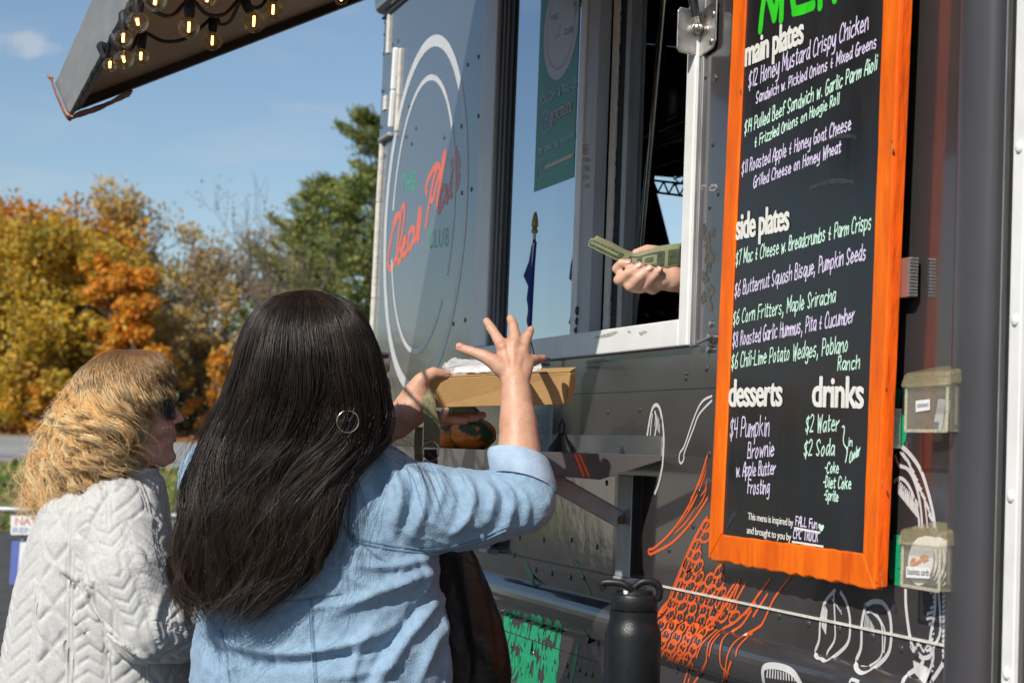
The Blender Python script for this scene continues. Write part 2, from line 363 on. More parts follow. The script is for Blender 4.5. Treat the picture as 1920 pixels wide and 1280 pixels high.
# roof drip line + white seam strips at the front corner
mb = MB(); zt = onY(741, 17)[2]
mb.box((XL + .02, -.006, zt - .004), (-5.0, .001, zt + .004)); mb.obj('drip_line', black, truck)
def strip(pts, w, th, name, m, parent=truck):
    mb = MB()
    P = [onY(*p) for p in pts]
    for a, b in zip(P[:-1], P[1:]):
        d = b - a; d /= np.linalg.norm(d); s = np.cross(d, (0, 1, 0)) * w / 2
        mb.hexa([a - s + (0, .001, 0), a + s + (0, .001, 0), a + s + (0, -th, 0), a - s + (0, -th, 0), b - s + (0, .001, 0), b + s + (0, .001, 0), b + s + (0, -th, 0), b - s + (0, -th, 0)])
    return mb.obj(name, m, parent, bevel=min(w, th) * .3)
strip([(731, 28), (728, 101)], .020, .008, 'trim_strip', caulk)
strip([(723, 180), (722, 207)], .03, .006, 'trim_strip', caulk)
strip([(719, 266), (712, 380), (703, 560), (699, 640)], .022, .012, 'trim_strip', caulk)
hinge = strip([(747, 90), (742, 170), (737, 240)], .018, .018, 'door_hinge', white_paint)
strip([(752, 92), (748, 180), (744, 246)], .022, .008, 'flange', caulk, hinge)
strip([(738, 252), (719, 264)], .014, .02, 'drip_lip', alu_dull)
rv = MB(); RM = None
riv = [(747,77),(736,84),(745,145),(762,257),(767,199),(833,258),(780,240),(772,270),(865,237),(877,122),(897,107),(897,218),(866,362),(884,355),(850,607),(872,600),(717,46),(714,38),(715,70),(714,106),(720,170),(711,175),(708,242),(716,238),(722,292),(705,380),(702,500),(696,640),(905,400),(912,228),(920,75),(919,3)]
riv += [(1322,145),(1342,147),(1336,270),(1330,388),(1346,362),(1286,708),(1287,700),(1325,690),(1140,772),(1200,768),(1240,790),(1330,850),(1310,920),(1300,985),(1255,1030)]
riv += [(1311,1133),(1340,1140),(1362,1143),(1461,1154),(1516,1168),(1574,1178),(1636,1192),(1270,1256),(1292,1263),(1313,1264),(1240,1110),(1690,1215),(1720,1225),(1775,1215),(1790,1220)]
riv += [(930,1035),(965,1040),(1005,1068),(1035,1075),(1070,1082),(1095,1083),(1020,1012),(1072,1012),(1120,1025),(975,1008),(1122,1205),(1065,1265),(1098,1262),(1138,905)]
for (x, y) in riv:
    p = onWall(x, y); p[0] = max(p[0], XL + .045)
    if RM is None:
        RM = MB().sphere((0, 0, 0), 0.0075, 5, sc=(1, .55, 1)).me('rivet'); RM.polygons.foreach_set('use_smooth', [True]*len(RM.polygons)); RM.materials.append(wrap)
    ro = bpy.data.objects.new('rivet', RM); COL.objects.link(ro); ro.parent = truck; ro.location = V(p + np.array([0, .0005, 0])) - world_loc(truck)
for i in range(60):
    x = XL + .12 + i * .085
    if x < -2.6: rv.sphere((x, .0005, .955), .0075, 4, sc=(1, .55, 1))
rv.obj('rivet_rows', wrap, truck, smooth=True, kind='stuff')
# rear corner post, gap, door
P1 = onY(1809, 640, 0.0); P2 = onY(1880, 640, 0.0)
cxp = (P1[0] + P2[0]) / 2; rp = (P2[0] - P1[0]) / 2
mb = MB(); n = 20
prf = [(cxp - rp*math.cos(math.pi*k/n), -0.040*math.sin(math.pi*k/n) ** .75) for k in range(n+1)]
vs = [(a, b, .35) for a, b in prf] + [(a, b, ZTOP) for a, b in prf]
mb.add(vs, [(k, k+1, n+2+k, n+1+k) for k in range(n)])
link('corner_post', mb.me(), mat('post_wrap', (0.058, 0.056, 0.062), rough=0.3, var=0.1, vscale=3, bump=0.02, bscale=20), truck, smooth=True)
def vbar(x0, x1, yref, Y, th, name, m, z0=0.4, z1=ZTOP, parent=truck, bevel=0.002):
    a = onY(x0, yref, Y)[0]; b = onY(x1, yref, Y)[0]
    return MB().box((a, Y, z0), (b, Y + th, z1)).obj(name, m, parent, bevel=bevel)
vbar(1880.5, 1882.5, 300, -.016, .02, 'door_edge', alu)
vbar(1883, 1891, 300, -.004, .02, 'door_seal', mat('mossy_seal', (0.02, 0.045, 0.032), rough=.8, var=.5, vscale=50, bump=.5, bscale=90))
vbar(1892, 1898, 300, -.010, .012, 'door_gap', black)
dj = vbar(1899, 1921, 300, -.020, .03, 'door_jamb', white_paint)
for y in (276, 600, 930, 1262):
    p = onY(1911 - .024*(y-300), y, -.02); MB().sphere((p[0], -.0205, p[2]), .009, 6, sc=(1, .5, 1)).obj('rivet', white_paint, dj, smooth=True)
a = onY(1922, 300, -.012)[0]
MB().box((a, -.012, .45), (a + .75, .004, 2.75)).obj('door_panel', wrap, truck, bevel=.004)

# --- serving window
win = MB(); 
fr_y = -.018
WIN = 'window'
xL0 = WX0
mb = MB()
zi = onY(1272, 598, fr_y)[2]                      # top of the sill face
xr1 = onY(1297, 320, fr_y)[0]; xr0 = onY(1281, 320, fr_y)[0]; xa1 = onY(1312, 320, -.006)[0]
xl1 = onY(918.5, 400, fr_y)[0]; xlg = onY(936, 400, -.008)[0]; xlk = onY(950, 400, .004)[0]
mb.box((xL0 - .004, fr_y, WZ0), (xr0 - .0005, .03, zi))                 # sill face
mb.box((xr0, fr_y, WZ0), (xr1, .03, WZ1))                               # right post
mb.box((xL0 - .004, fr_y, zi + .0005), (xl1, .03, WZ1))                 # left post
mb.box((xL0 - .004, fr_y + .001, WZ1 + .0005), (xr1, .03, WZ1 + .06))
window = mb.obj('window_frame', white_paint, truck, bevel=.003)
# dull aluminium trims beside the posts
mb = MB().box((xr1 + .0005, -.010, WZ0 - .002), (xa1 - .012, .01, WZ1)); mb.obj('trim', alu, window, bevel=.002)
mb = MB().box((xa1 - .0115, -.007, WZ0 - .002), (xa1, .01, WZ1)); mb.obj('trim', alu, window, bevel=.003)
w3 = (xlg - xl1) / 3
mb = MB()
for k in range(3): mb.box((xl1 + .0006 + k*w3, -.012 + .006*k, zi), (xl1 + (k+1)*w3 - .004, .03, WZ1)); 
mb.obj('trim', mat('bronze_trim', (0.20, 0.19, 0.20), rough=.4, metal=.3, var=.2, vscale=10, stretch=(3,3,.3)), window, bevel=.0015)
MB().box((xlg - .003, .006, zi), (xlk, .03, WZ1)).obj('gasket', black, window)
yg = .012
xg1 = onY(1079, 320, yg)[0]
MB().box((xlk, yg, zi + .002), (xg1 + .01, yg + .005, WZ1)).obj('window_pane', glass, window)
def vs_(x0, x1, Y, th, name, m, z0=None, b=.0015):
    return vbar(x0, x1, 320, Y, th, name, m, zi + .001 if z0 is None else z0, WZ1, window, b)
stile_m = mat('grey_stile', (0.40, 0.40, 0.43), rough=.4, var=.12, vscale=9, stretch=(2,2,.4))
vs_(1079, 1088.5, .000, .03, 'sash_stile', white_paint)
st = vs_(1089, 1114.5, .004, .03, 'sash_stile', stile_m)
vs_(1115, 1121, .020, .02, 'gasket', black)
yp = .045
MB().box((onY(1119, 320, yp)[0], yp, zi), (onY(1143, 320, yp)[0], yp + .005, WZ1)).obj('window_pane', mat('purple_glass', (0.06, 0.055, 0.10), rough=.05, spec=.9, ior=1.7), window)
vs_(1140, 1150, .030, .03, 'sash_stile', mat('sash_white', (.62, .60, .56), rough=.5, var=.1, vscale=30))
# frayed brush seal
mb = MB(); xa, xb = onY(1150.5, 320, .034)[0], onY(1164, 320, .034)[0]; zz = zi
vsl = []; k = 0
while zz < WZ1:
    j = random.uniform(-.012, .006); mb.add([(xa + j, .033 + .0004*(k % 3), zz), (xb + random.uniform(-.002, .003), .033 + .0004*(k % 3), zz), (xb, .05, zz + .010), (xa + j + .003, .033 + .0004*(k % 3), zz + .012)], [(0, 1, 2, 3)]); zz += .007; k += 1
mb.box((xa + .006, .036, zi), (xb, .06, WZ1)); mb.obj('brush_seal', black, window)
vs_(1164.5, 1173, .036, .03, 'sash_stile', alu_dull)
vs_(1173.5, 1180.5, .050, .03, 'sash_stile', alu_dull)
# screws and marks on the grey stile
scm = mat('dark_screw', (.05, .05, .06), rough=.3, metal=.8)
for (x, y, r) in ((1082, 582, .011), (1081, 602, .009), (1079, 619, .009)):
    p = onY(x, y, .003); MB().sphere((p[0], .003, p[2]), r, 6, sc=(1, .4, 1)).obj('screw', scm, window, smooth=True)
mb = MB()
def blotch(mb, pts, plane, nrm=(0, -1, 0), lift=.0004):
    P = [np.asarray(plane(*p)) + np.asarray(nrm) * lift for p in smooth_line(pts + [pts[0]], 4)[:-1]]
    c = sum(P) / len(P); mb.add(P + [c], [(i, (i+1) % len(P), len(P)) for i in range(len(P))])
pl4 = lambda x, y: onY(x, y, .004)
for (x, y, w, h) in ((1099, 272, 9, 3), (1099, 284, 8, 7), (1100, 300, 8, 6), (1101, 316, 7, 8), (1099, 333, 8, 6), (1100, 348, 6, 6)):
    blotch(mb, [(x + w*math.cos(t)*random.uniform(.6, 1.1), y + h*math.sin(t)*random.uniform(.6, 1.1)) for t in np.linspace(0, 6.28, 9)[:-1]], pl4)
pls = lambda x, y: onY(x, y, fr_y)
for (x, y, w, h, sl) in ((1140, 628, 26, 4, -.2), (1205, 624, 9, 5, -.2), (1180, 622, 4, 3, 0)):
    blotch(mb, [(x + w*math.cos(t)*random.uniform(.6, 1.1), y + sl*w*math.cos(t) + h*math.sin(t)*random.uniform(.5, 1.1)) for t in np.linspace(0, 6.28, 11)[:-1]], pls)
flat_obj(mb, 'grime_mark', mat('grime', (.40, .38, .34), rough=.7, var=.3, vscale=80), window)
mb = MB()
for (x, y, w, h) in ((1326, 455, 9, 22), (1330, 490, 10, 26), (1322, 520, 9, 22), (1333, 545, 8, 22), (1318, 560, 6, 14), (1338, 435, 5, 12), (1321, 430, 5, 14), (1334, 575, 5, 10)):
    blotch(mb, [(x + w*math.cos(t)*random.uniform(.35, 1.1), y + h*math.sin(t)*random.uniform(.35, 1.1)) for t in np.linspace(0, 6.28, 15)[:-1]], lambda x, y: onY(x, y), lift=random.uniform(.0003, .0007))
flat_obj(mb, 'adhesive_mark', stain, truck)
mb = MB()
for pts in ([(1310, 362), (1312, 350), (1325, 348)], [(1312, 356), (1318, 354)], [(1330, 352), (1344, 346), (1340, 356), (1330, 356)], [(1334, 346), (1346, 350)]): ribbon(mb, [onY(*p) for p in smooth_line(pts, 4)], (0, -1, 0), .003)
flat_obj(mb, 'sticker_residue', mat('residue', (.3, .3, .3), rough=.5), truck)
# small wing latch right of the window
mb = MB(); 
def pcyl(mb, c, ax, r, h, n=16): mb.lathe([(0, 0), (r, 0), (r, h), (0, h)], c, ax, n)
q = onY(1335, 632); pcyl(mb, (q[0], .001, q[2]), (0, -1, 0), .008, .012)
mb.slab([onY(1306, 640, -.013), onY(1336, 628, -.013), onY(1338, 632, -.013), onY(1312, 645, -.013)], (0, -.005, 0)); 
q = onY(1333, 655); pcyl(mb, (q[0], .001, q[2]), (0, -1, 0), .007, .010); q = onY(1334, 607); pcyl(mb, (q[0], .001, q[2]), (0, -1, 0), .006, .006)
mb.obj('wing_latch', steel, truck, bevel=.001)

# --- banner hung behind the fixed pane (seen through it: printed sheet on the glass face)
ban_m = mat('green_banner', (0.008, 0.27, 0.17), rough=.3, spec=.25, var=.08, vscale=4)
yb = yg - .0012
bpl = lambda x, y: onY(x, y, yb)
xb0 = onY(1001, 360, yb)[0]; xb1 = onY(1076, 320, yb)[0]; zb = onY(1001, 360, yb)[2]
banner = MB().box((xb0, yb, zb), (xb1, yg - .0002, WZ1)).obj('hanging_banner', ban_m, window)
# --- emblem on the banner
mb = MB(); c0 = onY(1052, 50, yb); R0 = (c0[2] - onY(1047, 150, yb)[2])
def disc(mb, c, r, r0=0, n=48, lift=.0006, nrm=(0,-1,0)):
    vs = []
    for k in range(n):
        a = 2*math.pi*k/n; vs.append((c[0] + r*math.cos(a), c[1] - lift, c[2] + r*math.sin(a)))
    if r0 == 0: mb.add(vs, [tuple(range(n))])
    else:
        for k in range(n):
            a = 2*math.pi*k/n; vs.append((c[0] + r0*math.cos(a), c[1] - lift, c[2] + r0*math.sin(a)))
        mb.add(vs, [(k, (k+1) % n, n + (k+1) % n, n + k) for k in range(n)])
ban_white = mat('banner_white', (.62, .62, .66), rough=.3, spec=.25); ban_grey = mat('banner_line', (.06, .10, .14), rough=.2); ban_red = mat('banner_coral', (.40, .12, .08), rough=.2)
disc(mb, c0, R0); flat_obj(mb, 'emblem_disc', ban_white, banner)
mb = MB(); disc(mb, c0, R0*.80, R0*.785, lift=.0012); flat_obj(mb, 'emblem_ring', ban_grey, banner)
# script lettering of the emblem: strokes in photo points of the big emblem on the truck side
SCRIPT = [
 [(746,405),(741,420),(738,424),(741,408),(748,402),(752,408),(750,418)],
 [(749,401),(742,415),(735,440),(729,475),(728,496),(732,504),(738,497),(744,480)],
 [(744,482),(752,450),(758,415),(759,390),(757,385),(753,397),(749,430),(745,465),(746,488),(750,489),(754,478)],
 [(751,470),(757,462),(761,452),(760,446),(757,450),(755,465),(757,478),(762,474),(766,462)],
 [(776,430),(772,428),(767,440),(765,458),(768,466),(773,455),(777,436),(777,430),(776,446),(778,452)],
 [(778,452),(782,436),(784,420),(784,452)],[(784,440),(788,405),(790,395),(788,420),(784,445),(786,446)],
 [(786,430),(788,405),(788,392),(785,402),(783,430),(782,446)],
 [(801,362),(799,352),(806,330),(817,312),(824,312),(824,325),(818,350),(812,374),(808,374)],
 [(820,314),(814,335),(808,365),(803,395),(799,424)],
 [(821,370),(828,335),(834,300),(836,288),(832,292),(827,325),(822,365),(820,380),(823,396),(828,385)],
 [(835,352),(831,350),(826,366),(825,382),(829,385),(834,368),(837,350),(836,372),(838,378)],
 [(838,378),(844,345),(850,310),(855,275),(851,300),(845,345),(844,364),(847,366)],[(846,306),(859,288)],
 [(850,348),(856,335),(861,315),(860,296),(857,305),(853,330),(853,345),(857,352),(862,330)],
]
def emblem_script(mb, mp_, w, nrm=(0, -1, 0), taper=False):
    for s_ in SCRIPT: ribbon(mb, [mp_(*p) for p in smooth_line(s_, 5)], nrm, w, taper=taper)
# --- the big emblem on the truck side
mb = MB()
def ring_pts(x0c, pts): return pts
cE = onY(797.5, 397); RE_in = (onY(816, 133)[2] - onY(790, 662)[2]) / 2; RE_out = (onY(828, 54)[2] - onY(800, 738)[2]) / 2
cI = np.array([onY(793, 397)[0], 0, (onY(816, 133)[2] + onY(790, 662)[2]) / 2]); cO = np.array([cE[0], 0, (onY(828, 54)[2] + onY(800, 738)[2]) / 2])
wo = onY(722, 395); wr = onY(876, 395); sxO = (wr[0] - wo[0]) / 2; cO[0] = (wr[0] + wo[0]) / 2
wo = onY(736, 397); wr = onY(853, 397); sxI = (wr[0] - wo[0]) / 2; cI[0] = (wr[0] + wo[0]) / 2
def ell_ring(mb, c, rx, rz, w_of, a0, a1, n=70, lift=.0008):
    vs = []
    for k in range(n + 1):
        a = a0 + (a1 - a0) * k / n; w = w_of(a)
        for s_ in (1, -1):
            vs.append((c[0] + (rx - (w if s_ < 0 else 0)) * math.cos(a), -lift, c[2] + (rz - (w if s_ < 0 else 0)) * math.sin(a)))
    mb.add(vs, [(2*k, 2*k+1, 2*k+3, 2*k+2) for k in range(n)])
ell_ring(mb, cO, sxO, RE_out, lambda a: .036, 0, 2*math.pi)
ell_ring(mb, cI, sxI, RE_in, lambda a: .018, math.radians(-30), math.radians(173))
ell_ring(mb, cI, sxI, RE_in, lambda a: .016, math.radians(195), math.radians(318))
flat_obj(mb, 'emblem_ring', white_mark, truck)
mb = MB(); emblem_script(mb, lambda x, y: onY(x, y), .021); flat_obj(mb, 'emblem_script', coral_mark, truck)
mb = MB()
join_mesh(mb, text_mesh('THE', (752, 362), (779, 355), 33, lambda x, y: onY(x, y), bold=.012, spacing=1.25))
join_mesh(mb, text_mesh('CLUB', (803, 466), (841, 461), 33, lambda x, y: onY(x, y), bold=.01, spacing=1.25))
flat_obj(mb, 'emblem_lettering', green_mark, truck)
# --- the small one on the banner: same drawing, mapped by position
def to_banner(x, y):
    p = onY(x, y); s_ = R0 / RE_out * 1.12
    return np.array([c0[0] + (p[0] - cO[0]) * s_ * 1.1, yb, c0[2] + (p[2] - cO[2]) * s_])
mb = MB(); emblem_script(mb, to_banner, .009); flat_obj(mb, 'emblem_script', ban_red, banner)
mb = MB()
for (t, a, b, h) in (('THE', (1033, 41), (1047, 36), 10), ('CLUB', (1059, 67), (1075, 60), 11)): join_mesh(mb, text_mesh(t, a, b, h, bpl, bold=.02, lift=.0016))
flat_obj(mb, 'emblem_lettering', ban_grey, banner)
bw_ = mat('banner_text_pale', (.42, .58, .54), rough=.15); bo_ = mat('banner_text_orange', (.62, .27, .07), rough=.15)
mb = MB()
join_mesh(mb, text_mesh('FOLLOW & TAG US!', (1014, 199), (1083, 163), 17, bpl, lift=.0016)); join_mesh(mb, text_mesh('for catering inquiries', (1010, 290), (1078, 257), 14, bpl, lift=.0016))
flat_obj(mb, 'banner_lettering', bw_, banner)
mb = MB(); join_mesh(mb, text_mesh('@CPCTRUCK', (1032, 232), (1073, 209), 20, bpl, bold=.015, lift=.0016))
ribbon(mb, [bpl(1023, 314), bpl(1074, 291)], (0, -1, 0), .009); flat_obj(mb, 'banner_lettering', bo_, banner)
mb = MB()
for pts in ([(1020,212),(1028,208),(1030,215),(1029,238),(1027,245),(1020,248),(1018,242),(1019,215),(1021,211)], [(1024,222),(1027,226),(1026,234),(1023,236),(1021,232),(1022,224),(1025,221)], [(1010,304),(1021,299),(1020,330),(1008,336),(1010,304)], [(1010,305),(1014,320),(1021,300)]):
    ribbon(mb, [bpl(*p) for p in smooth_line(pts, 3)], (0, -1, 0), .006)
flat_obj(mb, 'banner_icon', ban_grey, banner)

# --- vegetable drawings on the dark wrap
orange_mark = mat('orange_vinyl', (0.80, 0.13, 0.025), rough=.3, var=.08, vscale=40)
def wr_(mb, pts, w=.0045, k=5, taper=False):
    P = [onWall(*p) for p in smooth_line(pts, k)]
    n = sum(wall_n(p) for p in P); ribbon(mb, P, n / np.linalg.norm(n), w, lift=.0006, taper=taper)
def wr_s(mb, pts, w=.0045, k=6, taper=False):
    """long stroke that may run over the rounded rail: cut in pieces so each follows the curve"""
    L = smooth_line(pts, k); P = [onWall(*p) for p in L]
    _lay[0] = (_lay[0] + 1) % 9; vs = []
    for i, p in enumerate(P):
        t = P[min(i+1, len(P)-1)] - P[max(i-1, 0)]; n = wall_n(p); s_ = np.cross(n, t); s_ /= np.linalg.norm(s_) + 1e-9
        ww = w * ((.3 + .7*math.sin(math.pi*(i+.5)/len(P))) if taper else 1); o = n * (.0006 + _lay[0]*.00005)
        vs += [p + s_*ww/2 + o, p - s_*ww/2 + o]
    mb.add(vs, [(2*i, 2*i+1, 2*i+3, 2*i+2) for i in range(len(P)-1)])
mb = MB()
wr_s(mb, [(1328,850),(1312,900),(1288,955),(1258,998),(1228,1026),(1217,1030),(1218,1037),(1226,1036),(1264,1014),(1302,972),(1328,932)], .006)
for (a, b) in (((1326,868),(1295,935)),((1326,880),(1290,957)),((1318,905),(1270,990)),((1326,900),(1314,930)),((1305,950),(1265,1000)),((1326,912),(1305,955))):
    wr_s(mb, [a, ((a[0]+b[0])/2 + 3, (a[1]+b[1])/2 + 2), b], .004, taper=True)
# corn cob outline and kernels
left = [(1327,968),(1306,1005),(1284,1055),(1268,1095),(1255,1130),(1240,1150),(1232,1158)]
for o in (0, 6, -5): wr_s(mb, [(x + o, y + abs(o)) for x, y in left], .006 if o == 0 else .004)
for x0, y0 in ((1258,1120),(1250,1132),(1246,1140)): wr_s(mb, [(x0, y0), (x0 - 14, y0 + 16), (x0 - 22, y0 + 26)], .0045, taper=True)
def edge_l(y): 
    ys = [p[1] for p in left]; xs_ = [p[0] for p in left]; return np.interp(y, ys, xs_)
row = 0; y = 985
while y < 1228:
    xl = edge_l(min(y, 1160)) + 8 + max(0, (y - 1160)) * .02; xr = min(1386, xl + 36 + (y - 985) * .55) if y < 1140 else 1345 - (y - 1140) * .45
    x = xl + (row % 2) * 9
    while x < xr:
        yy = y + (x - xl) * .20
        if not (yy < 1068 and x > 1326):
            ph = random.uniform(-.3, .3); rx, ry = random.uniform(7, 9), random.uniform(10, 13)
            wr_s(mb, [(x + rx*math.cos(t + ph) + ry*.35*math.sin(t), yy - ry*math.sin(t)) for t in np.linspace(0, 6.4, 11)], random.uniform(.0045, .0065), 3)
            for q in range(2): wr_s(mb, [(x - 4 + 5*q, yy - ry*.7), (x - 5 + 5*q, yy + ry*.1)], .003, 3, True)
        x += 19.5
    y += 18.5; row += 1
for st_ in ([(1446,1083),(1424,1113),(1402,1143),(1378,1166),(1350,1182),(1330,1205),(1325,1238)], [(1410,1143),(1390,1172),(1362,1190),(1352,1210),(1352,1245),(1368,1262)], [(1484,1078),(1452,1122),(1432,1165),(1420,1177),(1382,1200),(1366,1225),(1360,1258),(1354,1282)],
            [(1388,1085),(1370,1120),(1352,1155),(1330,1172),(1305,1190)], [(1380,1090),(1362,1118),(1345,1160)], [(1400,1090),(1372,1140)], [(1325,1238),(1316,1258),(1300,1282)], [(1294,1238),(1288,1262),(1282,1284)], [(1300,1242),(1293,1270),(1290,1284)],
            [(1372,1238),(1364,1262),(1360,1284)], [(1345,1180),(1318,1205),(1306,1232)], [(1350,1188),(1336,1206),(1330,1230)], [(1425,1110),(1400,1150)], [(1418,1128),(1395,1152)], [(1440,1112),(1412,1156)], [(1386,1095),(1376,1120)], [(1412,1185),(1386,1210),(1380,1230)], [(1250,1225),(1262,1240),(1275,1232),(1290,1236)]):
    wr_s(mb, st_, .0055)
for k in range(9): wr_s(mb, [(1384 - 5*k, 1092 + 8*k), (1374 - 5*k, 1114 + 8*k)], .0035, 3, True)
# two stripes on the end of the shelf are added with the shelf
flat_obj(mb, 'corn_and_carrot_drawing', orange_mark, truck)
mb = MB()
def z1_(L): return [(1240 + x*.354, 827 + y*.354) for x, y in L]
for L_, w in (([(925,785),(870,850),(845,950),(838,1050),(818,1110),(826,1145),(850,1152),(882,1160),(985,1075),(1002,960),(985,860),(950,795)], .007), ([(915,800),(922,960),(920,1050),(885,1110),(880,1135)], .005),
              ([(1085,868),(1065,960),(1060,1090),(1033,1165),(1040,1212),(1085,1224),(1185,1150),(1218,1070),(1215,930),(1180,858),(1125,848),(1080,872)], .008), ([(1090,905),(1120,905),(1165,960),(1175,1050),(1165,1140),(1100,1190),(1060,1190)], .004), ([(1140,910),(1185,1000),(1180,1120)], .004)): wr_s(mb, z1_(L_), w)
for k in range(8): wr_s(mb, z1_([(860 + 3*k, 850 + 6*k), (852 + 3*k, 980 + 6*k)]), .003, 3, True); wr_s(mb, z1_([(1085 + 6*k, 905 + 10*k), (1078 + 7*k, 980 + 8*k)]), .003, 3, True)
for k in range(6): wr_s(mb, z1_([(905 + 9*k, 830 + 12*k), (912 + 9*k, 845 + 14*k)]), .003, 3, True)
arcs = [([(1232,40),(1262,20),(1320,70),(1375,150),(1410,250),(1440,370),(1452,460)], .008), ([(1240,70),(1262,125),(1310,150),(1350,230),(1375,340),(1385,460)], .006), ([(1232,215),(1270,195),(1310,230),(1345,310),(1365,400),(1370,455)], .006), ([(1395,300),(1408,400),(1412,460)], .004),
        ([(1295,780),(1300,900),(1330,1080),(1385,1150),(1370,1190),(1300,1240),(1280,1280)], .008), ([(1452,780),(1450,900),(1425,1050),(1430,1130),(1385,1148)], .007), ([(1470,780),(1480,1000),(1445,1090),(1440,1160),(1400,1280)], .006), ([(1515,790),(1512,1000),(1500,1150),(1460,1230),(1420,1280)], .008)]
for L_, w in arcs: wr_s(mb, z1_(L_), w)
for k in range(16):
    t = k / 15; a = 1265 + 150*t; b = 45 + 330*t ** 1.3
    wr_s(mb, z1_([(a + 8*math.sin(9*t), b + 8), (a + 26, b + 44)]), .008 if k % 2 else .005, 3, True)
    wr_s(mb, z1_([(1425 + 20*math.sin(k), 800 + 28*k), (1448 - 10*t, 790 + 28*k)]), .006, 3, True); wr_s(mb, z1_([(1490, 800 + 26*k), (1512, 785 + 26*k)]), .007, 3, True)
for k in range(12):
    t = k / 11; wr_s(mb, z1_([(1262 + 100*t, 205 + 110*t), (1258 + 98*t, 262 + 120*t), (1262 + 92*t, 280 + 120*t)]), .006, 3, True)
    wr_s(mb, z1_([(1340 + 8*k, 1160 + 4*k), (1350 + 4*k, 1230 + 5*k)]), .006, 3, True); wr_s(mb, z1_([(1320 + 9*k, 1080 + 20*math.sin(k)), (1330 + 8*k, 1100 + 18*math.sin(k))]), .006, 3, True)
flat_obj(mb, 'bean_and_squash_drawing', white_mark, truck); mb = MB()
# mushroom cap low on the side
for L_, w in (([(545,1280),(540,1210),(570,1188),(640,1195),(700,1225),(745,1290)], .012), ([(1000,1280),(1010,1260),(1050,1275)], .006)): wr_s(mb, z1_(L_), w)
for k in range(11): wr_s(mb, z1_([(565 + 14*k, 1200 + 3.5*k), (560 + 15*k, 1250 + 2*k)]), .006, 3, True)
flat_obj(mb, 'mushroom_drawing', white_mark, truck); mb = MB()
# pea pod by the shelf end and the tomato vine stem
for L_, w in (([(1213,822),(1220,780),(1226,762),(1234,760),(1240,775),(1245,815),(1244,860)], .008), ([(1228,770),(1232,790),(1228,818)], .006), ([(1224,775),(1221,800),(1220,816)], .005), ([(1336,742),(1318,752),(1304,778),(1284,835),(1276,848),(1274,862),(1278,868),(1283,860),(1284,848),(1300,806),(1312,776),(1336,750)], .005),
              ([(1243,840),(1243,870),(1236,905),(1228,926)], .008)): wr_s(mb, L_, w)
for k in range(5): wr_s(mb, [(1230 + 2*k, 775 + 3*k), (1229 + 2*k, 800 + 3*k)], .004, 3, True)
for L_ in ([(918,1140),(930,1135),(938,1145),(930,1160),(926,1165)], [(922,1142),(920,1155),(928,1150)], [(912,1150),(925,1168)]): wr_s(mb, L_, .009)
flat_obj(mb, 'pod_and_stem_drawing', white_mark, truck)
mb = MB()
# green letters beside the menu board and the leafy greens low on the side
for L_ in ([(1690,748),(1684,744),(1674,752),(1672,772),(1680,784),(1690,794),(1692,812),(1684,826),(1672,826)],): wr_s(mb, L_, .030)
for (a, b) in (((1676,1012),(1676,1085)),((1676,1017),(1690,1018)),((1676,1048),(1690,1050)),((1676,1080),(1690,1083))): wr_s(mb, [a, b], .026, 2)
flat_obj(mb, 'green_lettering', green_mark, truck); mb = MB()
def z6(L): return [(880 + x*.2083, 1020 + y*.2083) for x, y in L]
HOLES = ((455, 705, 62, 50), (565, 735, 36, 70), (715, 885, 75, 55), (690, 745, 26, 45), (625, 990, 34, 70), (420, 930, 40, 60), (560, 1120, 26, 60), (770, 760, 20, 60), (660, 1180, 40, 60))
for x in range(322, 852, 9):
    y = 588 + (x - 350)*.215 + random.uniform(-12, 18); yb_ = (1010 + 70*math.sin(x/31.)) if x < 500 else 1270
    while y < yb_:
        L_ = random.uniform(45, 150); xx_ = x - (y - 600)*.10*(1 if x > 500 else .15); c_ = (xx_, y + L_/2)
        if not any(((c_[0]-hx)/rx)**2 + ((c_[1]-hy)/ry)**2 < 1 for hx, hy, rx, ry in HOLES) and random.random() < .86:
            wr_s(mb, z6([(xx_ + random.uniform(-4, 4), y), (xx_ - L_*.05, y + L_/2), (xx_ - L_*.12 + random.uniform(-5, 5), y + L_)]), random.uniform(.006, .017), 3, True)
        y += L_*random.uniform(.75, 1.1)
for L_, w in (([(650,650),(590,760),(560,900),(540,1050),(510,1250)], .04), ([(800,830),(790,980),(730,1060),(690,1250)], .035), ([(360,610),(330,760),(330,980)], .045), ([(1050,790),(1060,850)], .03), ([(985,890),(950,1060),(920,1250)], .022)): wr_s(mb, z6(L_), w, 6, True)
for k in range(12): wr_s(mb, z6([(500 - 8*k, 1035 + 14*k), (470 - 8*k, 1080 + 12*k), (430 - 4*k, 1100 + 12*k)]), .008, 3, True)
for k in range(10): wr_s(mb, z6([(520 + 6*k, 160 + 14*k), (500 + 10*k, 200 + 20*k)]), .010, 3, True); wr_s(mb, z6([(960 + 14*k, 150 + 30*k), (985 + 12*k, 190 + 30*k)]), .008, 3, True)
flat_obj(mb, 'leafy_greens_drawing', green_mark, truck)

